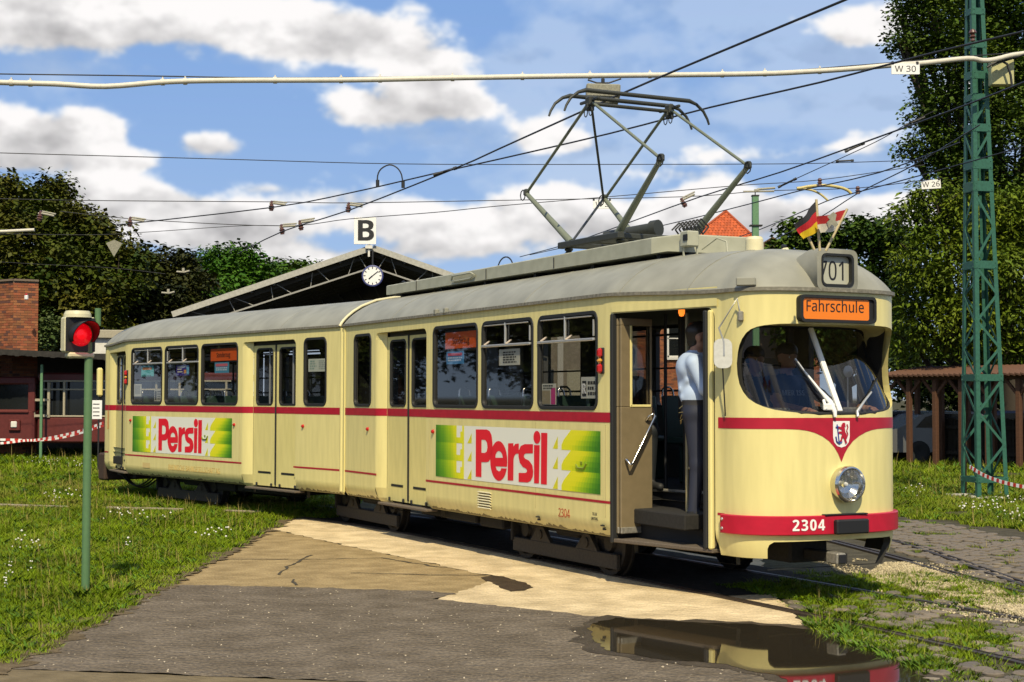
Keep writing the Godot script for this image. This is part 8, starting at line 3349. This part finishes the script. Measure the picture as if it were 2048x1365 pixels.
	part(t2, "wall", b, M.mortar)
	b = mb()
	b.prism(at(0, h2 - 0.55, -4), PackedVector2Array([Vector2(-0.9, 0), Vector2(0.9, 0), Vector2(0, 0.62)]), 4.2)
	part(t2, "roof", b, M.tile_brown)

func flag(label: String, foot: Vector3, tip: Vector3, cloth: Array, stripes: Array) -> void:
	# cloth: four corner points (hoist top, hoist bottom, fly bottom, fly top); stripes: colours from the top
	var t := thing("small_flag", label, "flag", Transform3D(Basis.IDENTITY, foot), "little flags above the line number")
	var b := mb()
	b.tube([Vector3.ZERO, tip - foot], 0.011, 8)
	part(t, "staff", b, M.flag_staff)
	var n := 12
	for s in stripes.size():
		b = mb(Transform3D.IDENTITY, true)
		b.col = stripes[s]
		for j in 3:
			for k in n:
				var q := []
				for e in [[k, j], [k + 1, j], [k + 1, j + 1], [k, j + 1]]:
					var u: float = float(e[0]) / n
					var v: float = (s + e[1] / 3.0) / stripes.size()
					var p: Vector3 = cloth[0].lerp(cloth[1], v).lerp(cloth[3].lerp(cloth[2], v), u)
					var nn: Vector3 = (cloth[1] - cloth[0]).cross(cloth[3] - cloth[0]).normalized()
					p += nn * sin(u * 7.5 + v * 2.2) * 0.035 * u
					q.append(p - foot)
				var m: Vector3 = (q[1] - q[0]).cross(q[3] - q[0]).normalized()
				b.quad(q[0], q[1], q[2], q[3], m)
		part(t, "stripe", b, M.flag_cloth)

func make_flags() -> void:
	var d := 12.35
	flag("black, red and gold flag hanging limp above the tram front", at_depth(1640, 502, d), at_depth(1633, 399, d), [at_depth(1633, 401, d), at_depth(1638, 462, d), at_depth(1607, 480, d - 0.1), at_depth(1594, 448, d - 0.12)], [Color(0.03, 0.03, 0.035), Color(0.45, 0.012, 0.02), Color(0.62, 0.42, 0.01)])
	flag("red and white flag on the slanting staff above the tram front", at_depth(1652, 502, d), at_depth(1695, 418, d), [at_depth(1695, 419, d), at_depth(1674, 461, d), at_depth(1641, 468, d - 0.1), at_depth(1639, 434, d - 0.12)], [Color(0.48, 0.03, 0.03), Color(0.66, 0.62, 0.52)])
	var f := thing("small_flag", "bare third flagstaff leaning left above the tram front", "flag", Transform3D(Basis.IDENTITY, at_depth(1629, 500, d)), "little flags above the line number")
	var b := mb()
	b.tube([Vector3.ZERO, at_depth(1615, 470, d) - at_depth(1629, 500, d)], 0.011, 8)
	part(f, "staff", b, M.flag_staff)
	# grey lion emblem printed on the red and white flag
	b = mb()
	var c := at_depth(1661, 443, d - 0.03)
	b.prism(Transform3D(Basis(Vector3.BACK, 0.35), c + Vector3(0, 0, 0.09)), PackedVector2Array([Vector2(-0.05, -0.05), Vector2(-0.02, -0.03), Vector2(0.0, -0.06), Vector2(0.03, -0.05), Vector2(0.02, -0.01), Vector2(0.045, 0.03), Vector2(0.03, 0.06), Vector2(0.0, 0.05), Vector2(-0.03, 0.04), Vector2(-0.02, 0.01), Vector2(-0.05, 0.0)]), 0.002)
	part(get_node("small_flag_001"), "lion_emblem", b, M.grey_box).transform = get_node("small_flag_001").transform.affine_inverse()

func yard_materials() -> void:
	M.bark = worn(0.075, 0.058, 0.04, 0.9, 0.7, 0.45, 71, 0.03)
	M.signal_cream = worn(0.62, 0.58, 0.38, 0.5, 0.4, 0.8, 72)
	M.mast_green = worn(0.030, 0.130, 0.086, 0.5, 0.5, 0.65, 73)
	M.pale_stone = worn(0.5, 0.47, 0.38, 0.9, 0.3, 0.6, 74)
	M.brown_wood = worn(0.16, 0.09, 0.035, 0.85, 0.3, 0.6, 75)
	M.box_yellow = worn(0.50, 0.48, 0.24, 0.6, 0.5, 0.8, 76)
	M.insulator = mat(0.10, 0.045, 0.035, 0.3)
	M.insulator_pale = worn(0.40, 0.38, 0.30, 0.6, 0.2, 0.6, 77)
	M.wire = mat(0.035, 0.035, 0.038, 0.5, 0.5)
	M.conduit = worn(0.66, 0.62, 0.52, 0.5, 0.7, 0.8, 78)
	M.sign_white = mat(0.80, 0.80, 0.78, 0.5)
	M.grey_box = worn(0.30, 0.29, 0.22, 0.7, 0.3, 0.6, 79)
	M.pole_green = worn(0.12, 0.26, 0.13, 0.5, 0.4, 0.8, 80)
	M.bracket_yellow = worn(0.60, 0.50, 0.20, 0.5, 0.3, 0.7, 81)
	M.hall_white = worn(0.72, 0.70, 0.64, 0.6, 1.0, 0.85, 82)
	M.hall_pale = mat(0.30, 0.295, 0.27, 0.5)
	M.hall_board = worn(0.46, 0.45, 0.40, 0.6, 0.8, 0.7, 94)
	M.hall_steel = mat(0.06, 0.06, 0.055, 0.6, 0.3)
	M.hall_under = worn(0.075, 0.075, 0.07, 0.8, 2.0, 0.6, 83)
	M.hall_dark = worn(0.17, 0.15, 0.12, 0.9, 1.5, 0.7, 95)
	M.clock_blue = mat(0.05, 0.06, 0.20, 0.4)
	M.brick = vcol(0.85)
	M.mortar = worn(0.20, 0.15, 0.11, 0.95, 0.5, 0.7, 84)
	M.shed_roof = worn(0.035, 0.032, 0.028, 0.9, 1.0, 0.5, 85)
	M.burgundy = worn(0.13, 0.025, 0.022, 0.5, 0.8, 0.7, 86)
	M.dark_glass = mat(0.012, 0.014, 0.015, 0.08)
	M.old_cream = worn(0.42, 0.38, 0.28, 0.6, 0.5, 0.75, 87)
	M.tape_red = mat(0.5, 0.03, 0.02, 0.5)
	M.pergola_wood = worn(0.11, 0.045, 0.018, 0.8, 0.5, 0.6, 88)
	M.pergola_slat = worn(0.15, 0.07, 0.038, 0.8, 0.5, 0.6, 89)
	M.fence_dark = worn(0.035, 0.028, 0.018, 0.9, 0.5, 0.6, 90)
	M.car_dark = mat(0.03, 0.035, 0.045, 0.25)
	M.car_silver = mat(0.16, 0.165, 0.17, 0.25, 0.4)
	M.car_blue = mat(0.015, 0.025, 0.07, 0.25)
	M.shutter_green = mat(0.02, 0.10, 0.06, 0.6)
	M.tile_red = worn(0.38, 0.075, 0.02, 0.8, 0.5, 0.7, 91)
	M.tile_clay = vcol(0.75)
	M.tile_brown = worn(0.14, 0.075, 0.04, 0.85, 0.5, 0.7, 92)
	M.flag_staff = worn(0.55, 0.46, 0.26, 0.6, 0.2, 0.8, 93)
	var fc := vcol(0.8)
	fc.backlight_enabled = true
	fc.backlight = Color(0.5, 0.5, 0.5)
	fc.cull_mode = BaseMaterial3D.CULL_DISABLED
	M.flag_cloth = fc

# ---------------------------------------------------------------- people: tapered bones joined by a smooth minimum, meshed as surface nets
# bones: [a, b, radius at a, radius at b, colour index]
func skin_bones(b: MB, bones: Array, cell: float, k: float, cols: Array) -> void:
	var lo := Vector3.INF
	var hi := -Vector3.INF
	for q in bones:
		var r := maxf(q[2], q[3]) + k + cell * 2.0
		lo = lo.min(q[0] - Vector3.ONE * r).min(q[1] - Vector3.ONE * r)
		hi = hi.max(q[0] + Vector3.ONE * r).max(q[1] + Vector3.ONE * r)
	var n := Vector3i(((hi - lo) / cell).ceil()) + Vector3i.ONE
	var f := PackedFloat32Array()
	var near := PackedFloat32Array()
	var lab := PackedByteArray()
	f.resize(n.x * n.y * n.z)
	f.fill(1.0)
	near.resize(n.x * n.y * n.z)
	near.fill(1.0)
	lab.resize(n.x * n.y * n.z)
	for q in bones:
		var A: Vector3 = q[0]
		var B: Vector3 = q[1]
		var ra: float = q[2]
		var rb: float = q[3]
		var ab := B - A
		var l2 := maxf(ab.length_squared(), 1e-9)
		var m := maxf(ra, rb) + k + cell * 1.5
		var i0 := Vector3i(((A.min(B) - Vector3.ONE * m - lo) / cell).floor()).max(Vector3i.ZERO)
		var i1 := Vector3i(((A.max(B) + Vector3.ONE * m - lo) / cell).ceil()).min(n - Vector3i.ONE)
		for z in range(i0.z, i1.z + 1):
			for y in range(i0.y, i1.y + 1):
				for x in range(i0.x, i1.x + 1):
					var p := lo + Vector3(x, y, z) * cell
					var t := clampf((p - A).dot(ab) / l2, 0.0, 1.0)
					var d := p.distance_to(A + ab * t) - lerpf(ra, rb, t)
					var i := (z * n.y + y) * n.x + x
					var o := f[i]
					var h := maxf(k - absf(o - d), 0.0) / k
					f[i] = minf(o, d) - h * h * k * 0.25
					if d < near[i]:
						near[i] = d
						lab[i] = q[4]
	var vid := {}
	var vs := []
	var ls := []
	for z in n.z - 1:
		for y in n.y - 1:
			var row := (z * n.y + y) * n.x
			for x in n.x - 1:
				var i := row + x
				var c := [f[i], f[i + 1], f[i + n.x], f[i + n.x + 1], f[i + n.x * n.y], f[i + n.x * n.y + 1], f[i + n.x * n.y + n.x], f[i + n.x * n.y + n.x + 1]]
				var neg := 0
				for e in c:
					if e < 0.0:
						neg += 1
				if neg == 0 or neg == 8:
					continue
				var s := Vector3.ZERO
				var m := 0
				for e in [[0, 1], [2, 3], [4, 5], [6, 7], [0, 2], [1, 3], [4, 6], [5, 7], [0, 4], [1, 5], [2, 6], [3, 7]]:
					var u: float = c[e[0]]
					var v: float = c[e[1]]
					if (u < 0.0) != (v < 0.0):
						var t := u / (u - v)
						var p := Vector3(e[0] & 1, (e[0] >> 1) & 1, e[0] >> 2).lerp(Vector3(e[1] & 1, (e[1] >> 1) & 1, e[1] >> 2), t)
						s += p
						m += 1
				vid[i] = vs.size()
				vs.append(lo + (Vector3(x, y, z) + s / m) * cell)
				ls.append(lab[i])
	var at_f := func(p: Vector3) -> float:
		var q := (p - lo) / cell
		var i := Vector3i(q.floor()).clamp(Vector3i.ZERO, n - Vector3i.ONE * 2)
		var t := q - Vector3(i)
		var a := (i.z * n.y + i.y) * n.x + i.x
		var w := n.x * n.y
		return lerpf(lerpf(lerpf(f[a], f[a + 1], t.x), lerpf(f[a + n.x], f[a + n.x + 1], t.x), t.y), lerpf(lerpf(f[a + w], f[a + w + 1], t.x), lerpf(f[a + w + n.x], f[a + w + n.x + 1], t.x), t.y), t.z)
	var ns := []
	for p in vs:
		var g := Vector3(at_f.call(p + Vector3(cell, 0, 0)) - at_f.call(p - Vector3(cell, 0, 0)), at_f.call(p + Vector3(0, cell, 0)) - at_f.call(p - Vector3(0, cell, 0)), at_f.call(p + Vector3(0, 0, cell)) - at_f.call(p - Vector3(0, 0, cell)))
		ns.append(g.normalized() if g.length() > 1e-6 else Vector3.UP)
	var step := [1, n.x, n.x * n.y]
	for i in vid:
		for ax in 3:
			var j: int = i + step[ax]
			if (f[i] < 0.0) == (f[j] < 0.0):
				continue
			var s1: int = step[(ax + 1) % 3]
			var s2: int = step[(ax + 2) % 3]
			var q := [i, i - s1, i - s1 - s2, i - s2]
			var ok := true
			for e in q:
				if not vid.has(e):
					ok = false
			if not ok:
				continue
			var v := []
			for e in q:
				v.append(vid[e])
			b.col = cols[ls[v[0]]]
			b.quadn(vs[v[0]], vs[v[1]], vs[v[2]], vs[v[3]], ns[v[0]], ns[v[1]], ns[v[2]], ns[v[3]])

# a hand: palm at p, fingers along d, palm facing down along dn; curled
func hand_bones(p: Vector3, d: Vector3, dn: Vector3, side: float, c: int, curl: float) -> Array:
	var w := d.cross(dn).normalized() * side
	var out := [[p, p + d * 0.05 + w * 0.02, 0.026, 0.02, c], [p, p + d * 0.055 - w * 0.02, 0.026, 0.018, c], [p - d * 0.05, p, 0.026, 0.027, c]]
	var lens := [0.066, 0.076, 0.072, 0.056]
	for i in 4:
		var r := p + d * 0.055 + w * (0.03 - 0.02 * i)
		var a: Vector3 = r + (d * cos(curl * 0.5) + dn * sin(curl * 0.5)) * lens[i] * 0.5
		var e: Vector3 = a + (d * cos(curl) + dn * sin(curl)) * lens[i] * 0.5
		out.append([r, a, 0.0098, 0.0088, c])
		out.append([a, e, 0.0088, 0.0072, c])
	var tb := p + w * 0.026 - d * 0.01
	var tm := tb + (w * 0.75 + d * 0.6 + dn * 0.2).normalized() * 0.038
	out.append([tb, tm, 0.013, 0.011, c])
	out.append([tm, tm + (d * 0.8 + w * 0.25 + dn * 0.4).normalized() * 0.032, 0.011, 0.009, c])
	return out

func head_bones(h: Vector3, fwd: Vector3, up: Vector3, c: int) -> Array:
	var x := fwd.cross(up).normalized()
	return [[h - fwd * 0.015 + up * 0.03, h + fwd * 0.015 + up * 0.035, 0.092, 0.085, c], [h + fwd * 0.03 - up * 0.05, h + fwd * 0.055 - up * 0.075, 0.062, 0.04, c], [h + fwd * 0.095 + up * 0.02, h + fwd * 0.112 - up * 0.015, 0.010, 0.017, c],
		[h + x * 0.088, h + x * 0.092 - up * 0.035, 0.018, 0.012, c], [h - x * 0.088, h - x * 0.092 - up * 0.035, 0.018, 0.012, c], [h + fwd * 0.085 - up * 0.058 - x * 0.02, h + fwd * 0.085 - up * 0.058 + x * 0.02, 0.010, 0.010, c]]

func face_parts(o: Node, T: Transform3D, h: Vector3, fwd: Vector3, up: Vector3, hair: Color) -> void:
	var x := fwd.cross(up).normalized()
	var b := mb(T, true)
	skin_bones(b, [[h - fwd * 0.02 + up * 0.05, h + fwd * 0.02 + up * 0.062, 0.096, 0.086, 0], [h - fwd * 0.05 - up * 0.04, h - fwd * 0.04 + up * 0.04, 0.062, 0.085, 0]], 0.012, 0.03, [hair])
	part(o, "hair", b, M.hair)
	b = mb(T, true)
	for s in [-1.0, 1.0]:
		b.col = Color(0.7, 0.68, 0.62)
		b.lathe(Transform3D(Basis(Quaternion(Vector3.UP, fwd)), h + fwd * 0.082 + x * s * 0.034 + up * 0.012), [Vector2(0.013, 0), Vector2(0.010, 0.006), Vector2(0.0, 0.009)], 10)
		b.col = Color(0.02, 0.015, 0.01)
		b.lathe(Transform3D(Basis(Quaternion(Vector3.UP, fwd)), h + fwd * 0.0895 + x * s * 0.034 + up * 0.012), [Vector2(0.006, 0), Vector2(0.0, 0.003)], 8)
		b.bar(h + fwd * 0.088 + x * (s * 0.034 - 0.016) + up * 0.036, h + fwd * 0.088 + x * (s * 0.034 + 0.016) + up * 0.038, 0.007, 0.006)
	part(o, "eyes", b, M.skin)

func make_people() -> void:
	var tf: Transform3D = sect[0]
	var skin := Color(0.40, 0.21, 0.13)
	# 0 skin 1 shirt 2 trousers 3 shoes 4 belt
	# standing on the step of the open door with the back turned, looking in towards the driver
	var fw := Vector3(0.50, 0, -0.86).normalized()
	var rt := fw.cross(Vector3.UP).normalized()
	var org := Vector3(7.93, 0.675, 0.70)
	var base := tf * Vector3(org.x, 0.675, org.z)
	var t := thing("person", "person in light blue shirt and dark jeans standing in the open tram door", "person", Transform3D(tf.basis, base))
	var P := func(x: float, y: float, z: float) -> Vector3:
		return rt * x + Vector3.UP * y + fw * z
	var bones := []
	for s in [-1.0, 1.0]:
		bones += [[P.call(s * 0.085, 0.94, 0.0), P.call(s * 0.10, 0.50, 0.025), 0.098, 0.072, 2], [P.call(s * 0.10, 0.50, 0.025), P.call(s * 0.105, 0.10, -0.015), 0.070, 0.052, 2], [P.call(s * 0.105, 0.045, -0.03), P.call(s * 0.125, 0.035, 0.17), 0.045, 0.038, 3]]
	bones += [[P.call(-0.08, 0.98, 0), P.call(0.08, 0.98, 0), 0.115, 0.115, 2], [P.call(-0.075, 1.07, 0), P.call(0.075, 1.07, 0), 0.108, 0.108, 4]]
	bones += [[P.call(-0.07, 1.13, 0.0), P.call(0.07, 1.13, 0.0), 0.122, 0.122, 1], [P.call(0, 1.16, 0.0), P.call(0, 1.38, -0.015), 0.135, 0.155, 1], [P.call(-0.14, 1.42, -0.01), P.call(0.14, 1.42, -0.01), 0.082, 0.082, 1], [P.call(-0.08, 1.36, -0.05), P.call(0.08, 1.36, -0.05), 0.10, 0.10, 1]]
	# folds of the shirt over the belt and across the back
	bones += [[P.call(-0.16, 1.19, -0.05), P.call(0.10, 1.10, -0.11), 0.03, 0.025, 1], [P.call(-0.12, 1.30, -0.10), P.call(0.08, 1.18, -0.13), 0.028, 0.02, 1], [P.call(0.14, 1.26, -0.07), P.call(0.02, 1.14, -0.125), 0.025, 0.02, 1]]
	# arms: left bent forward to the pole, right reaching in
	bones += [[P.call(-0.20, 1.41, -0.01), P.call(-0.255, 1.13, -0.02), 0.072, 0.062, 1], [P.call(-0.255, 1.13, -0.02), P.call(-0.20, 1.06, 0.20), 0.056, 0.045, 1]]
	bones += [[P.call(0.20, 1.41, -0.01), P.call(0.27, 1.18, 0.08), 0.072, 0.058, 1], [P.call(0.27, 1.18, 0.08), P.call(0.22, 1.16, 0.32), 0.052, 0.042, 1]]
	bones += [[P.call(0, 1.45, 0), P.call(0, 1.56, 0.02), 0.06, 0.055, 0]]
	var hd: Vector3 = P.call(0.0, 1.66, 0.045)
	bones += head_bones(hd, fw, Vector3.UP, 0)
	var cols := [skin, Color(0.42, 0.52, 0.68), Color(0.022, 0.026, 0.045), Color(0.02, 0.02, 0.02), Color(0.03, 0.03, 0.035)]
	var b := mb(Transform3D.IDENTITY, true)
	skin_bones(b, bones, 0.016, 0.035, cols)
	skin_bones(b, hand_bones(P.call(-0.19, 1.055, 0.27), fw, Vector3.DOWN, -1.0, 0, 0.9) + [[P.call(-0.20, 1.06, 0.17), P.call(-0.19, 1.055, 0.25), 0.034, 0.028, 0]], 0.005, 0.012, cols)
	skin_bones(b, hand_bones(P.call(0.215, 1.155, 0.39), fw, Vector3.DOWN, 1.0, 0, 0.9) + [[P.call(0.22, 1.16, 0.29), P.call(0.215, 1.155, 0.37), 0.032, 0.027, 0]], 0.005, 0.012, cols)
	part(t, "body", b, M.skin)
	face_parts(t, Transform3D.IDENTITY, hd, fw, Vector3.UP, Color(0.03, 0.02, 0.012))
	b = mb()
	for q in [[0.02, 1.02, 0.0], [0.035, 0.97, 0.02], [0.015, 0.93, 0.01], [0.03, 0.90, 0.0], [0.02, 0.88, 0.015]]:
		b.box(Transform3D(Basis.from_euler(Vector3(q[0] * 40, q[1] * 9, 0.4)), P.call(0.06 + q[0], q[1], -0.125)), Vector3(0.012, 0.05, 0.006), 0.002)
	part(t, "key_bunch", b, M.key_brass)
	# driver, seated, arms forward to the controls
	seated(tf, Vector3(7.86, 0.885, -0.30), Color(0.010, 0.014, 0.05), "driver in a dark navy shirt seated behind the windscreen", [Vector3(0.72, 0.78, 0.24), Vector3(0.74, 0.80, -0.42)], skin, true)
	seated(tf, Vector3(6.58, 0.885, 0.70), Color(0.012, 0.012, 0.014), "dark clothed passenger seated behind the open door leaf", [Vector3(0.32, 0.62, 0.18), Vector3(0.32, 0.62, -0.18)], skin * 0.8, false)
	seated(tf, Vector3(7.0, 0.885, -0.55), Color(0.010, 0.010, 0.012), "passenger whose dark head shows at the left of the windscreen", [Vector3(0.30, 0.62, 0.18), Vector3(0.30, 0.62, -0.18)], skin * 0.8, false)

func seated(tf: Transform3D, at_: Vector3, shirt: Color, label: String, hands: Array, skin: Color, print_: bool) -> void:
	# own axes: x forward (towards the front of the tram), y up from the floor, z to the near side
	var t := thing("person", label, "person", Transform3D(tf.basis, tf * at_))
	var lean := 0.10
	var bones := []
	for s in [-1.0, 1.0]:
		bones += [[Vector3(0.0, 0.58, s * 0.09), Vector3(0.42, 0.58, s * 0.12), 0.092, 0.072, 2], [Vector3(0.42, 0.58, s * 0.12), Vector3(0.40, 0.12, s * 0.12), 0.066, 0.048, 2], [Vector3(0.38, 0.045, s * 0.12), Vector3(0.56, 0.035, s * 0.13), 0.043, 0.037, 3]]
	bones += [[Vector3(0, 0.58, -0.08), Vector3(0, 0.58, 0.08), 0.11, 0.11, 2], [Vector3(0.02, 0.66, 0), Vector3(lean, 0.97, 0), 0.135, 0.15, 1], [Vector3(lean, 1.03, -0.14), Vector3(lean, 1.03, 0.14), 0.08, 0.08, 1]]
	bones += [[Vector3(lean, 1.05, 0), Vector3(lean + 0.02, 1.17, 0), 0.058, 0.053, 0]]
	var hd := Vector3(lean + 0.04, 1.27, 0)
	bones += head_bones(hd, Vector3(1, -0.08, 0).normalized(), Vector3.UP, 0)
	var fine := []
	for i in 2:
		var s := 1.0 if i == 0 else -1.0
		var h: Vector3 = hands[i]
		var sh := Vector3(lean, 1.03, s * 0.19)
		var el := sh.lerp(h, 0.48) + Vector3(-0.02, -0.09, s * 0.06)
		var sl := sh.lerp(el, 0.55)
		bones += [[sh, sl, 0.07, 0.062, 1], [sl, el, 0.05, 0.046, 0], [el, h, 0.044, 0.032, 0]]
		fine.append([hand_bones(h + (h - el).normalized() * 0.05, (h - el).normalized(), Vector3.DOWN, -s, 0, 0.8), el.lerp(h, 0.8), h])
	var cols := [skin, shirt, Color(0.015, 0.016, 0.02), Color(0.02, 0.02, 0.02)]
	var b := mb(Transform3D.IDENTITY, true)
	skin_bones(b, bones, 0.018, 0.035, cols)
	for q in fine:
		skin_bones(b, q[0] + [[q[1], q[2], 0.035, 0.029, 0]], 0.005, 0.012, cols)
	part(t, "body", b, M.skin)
	face_parts(t, Transform3D.IDENTITY, hd, Vector3(1, -0.08, 0).normalized(), Vector3.UP, Color(0.02, 0.015, 0.01))
	if print_:
		lettering(t, "shirt_print", "MER ISS", 0.05, Transform3D(Basis(Vector3(0, 0, -1), Vector3(-0.3, 1, 0).normalized(), Vector3(1, 0.3, 0).normalized()), Vector3(lean + 0.155, 0.94, 0.02)), M.shirt_print, true, 0.002)

func people_materials() -> void:
	M.skin = vcol(0.65)
	M.hair = vcol(0.5)
	M.key_brass = mat(0.5, 0.4, 0.18, 0.3, 0.8)
	M.shirt_print = mat(0.3, 0.32, 0.36, 0.7)

func make_materials() -> void:
	var cream := worn(0.79, 0.695, 0.30, 0.38, 1.3, 0.83, 11, 0.010, 6)
	cream.uv1_scale = Vector3(1.0 / 0.6, 1.0 / 4.5, 1.0 / 0.6)
	M.cream = cream
	M.cream_door = worn(0.77, 0.67, 0.265, 0.42, 1.2, 0.83, 12, 0.012, 6)
	M.cream_door.uv1_scale = Vector3(1.0 / 0.8, 1.0 / 4.0, 1.0 / 0.8)
	M.cream_pale = worn(0.72, 0.66, 0.42, 0.5, 0.8, 0.8, 13)
	M.roof = worn(0.32, 0.315, 0.255, 0.55, 1.7, 0.6, 14, 0.008, 6)
	M.gutter = worn(0.30, 0.28, 0.22, 0.6, 0.5, 0.35, 15, 0.02)
	M.duct = worn(0.42, 0.42, 0.32, 0.5, 1.3, 0.78, 16)
	M.red = worn(0.44, 0.010, 0.030, 0.38, 1.0, 0.8, 17)
	M.red_gloss = worn(0.50, 0.010, 0.034, 0.3, 0.7, 0.8, 18)
	M.letter_red = mat(0.75, 0.008, 0.025, 0.45)
	M.red_faded = mat(0.42, 0.07, 0.02, 0.6)
	M.ghost = mat(0.55, 0.36, 0.10, 0.6)
	M.ghost_patch = mat(0.62, 0.47, 0.19, 0.6)
	M.print = vcol(0.4)
	M.rubber = mat(0.012, 0.013, 0.013, 0.6)
	M.black = mat(0.010, 0.010, 0.011, 0.55)
	M.header_shadow = mat(0.05, 0.045, 0.03, 0.7)  # dark tone painting in the shadow gap over the closed doors
	M.alu = mat(0.55, 0.55, 0.53, 0.35, 0.6)
	M.alu_dirty = worn(0.35, 0.33, 0.28, 0.5, 0.4, 0.5, 19, 0.02, 5, 0.3)
	M.chrome = mat(0.62, 0.60, 0.55, 0.18, 1.0)
	M.mirror = mat(0.55, 0.54, 0.50, 0.16, 1.0)
	M.brass = mat(0.30, 0.25, 0.13, 0.4, 0.3)
	M.latch = mat(0.6, 0.5, 0.4, 0.5)
	M.white_paint = mat(0.80, 0.80, 0.76, 0.4)
	M.blue_paint = mat(0.02, 0.05, 0.30, 0.4)
	M.frosted = mat(0.7, 0.7, 0.65, 0.3)
	M.mirror_back = worn(0.62, 0.62, 0.58, 0.4, 0.3, 0.8, 20)
	M.orange = mat(0.80, 0.20, 0.008, 0.35)
	M.orange_blind = mat(0.72, 0.11, 0.012, 0.5)
	M.number_face = mat(0.42, 0.42, 0.33, 0.3)
	M.lamp_red = mat(0.42, 0.012, 0.010, 0.2)
	M.lamp_amber = mat(0.55, 0.26, 0.03, 0.25)
	M.grime = worn(0.30, 0.25, 0.12, 0.8, 0.3, 0.5, 29, 0.03)
	M.seam = mat(0.42, 0.36, 0.17, 0.6)
	M.primer = mat(0.70, 0.36, 0.12, 0.6)
	M.catch_green = mat(0.20, 0.26, 0.02, 0.4)
	M.dark_metal = mat(0.03, 0.03, 0.03, 0.5, 0.3)
	M.step_wood = worn(0.16, 0.125, 0.09, 0.75, 0.3, 0.45, 21, 0.02)
	M.under = worn(0.022, 0.020, 0.017, 0.85, 0.5, 0.4, 22, 0.02)
	M.wheel = worn(0.03, 0.025, 0.02, 0.6, 0.4, 0.4, 23, 0.02, 4, 0.4)
	M.guard = worn(0.06, 0.05, 0.035, 0.8, 0.6, 0.5, 24, 0.02)
	M.rust = worn(0.07, 0.04, 0.025, 0.85, 0.3, 0.4, 25, 0.02)
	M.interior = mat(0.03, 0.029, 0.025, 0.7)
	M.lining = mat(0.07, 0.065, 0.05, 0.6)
	M.brown_panel = mat(0.09, 0.035, 0.015, 0.5)
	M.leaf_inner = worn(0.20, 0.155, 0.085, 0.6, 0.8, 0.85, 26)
	M.seat_green = mat(0.02, 0.05, 0.035, 0.5)
	M.panto = worn(0.17, 0.19, 0.135, 0.5, 0.9, 0.85, 27)
	M.panto_dark = worn(0.035, 0.038, 0.030, 0.55, 0.9, 0.8, 28)
	M.glass = glass(0.03, 0.22)
	M.glass_front = glass(0.03, 0.38)
	M.glass_clear = glass(0.9, 0.02)
	var am := mat(0.9, 0.4, 0.1, 0.4)
	am.emission_enabled = true
	am.emission = Color(1.0, 0.5, 0.15)
	am.emission_energy_multiplier = 1.5
	M.amber_glow = am
	more_materials()
	yard_materials()
	people_materials()

func _ready() -> void:
	rng.seed = 4
	make_view()
	make_materials()
	make_ground()
	make_brick_house()
	make_hall()
	make_workshop()
	make_tower()
	make_shed()
	make_tram()
	make_people()
	make_flags()
	make_trees()
	make_signal()
	make_mast()
	make_right_yard()
	make_wires()
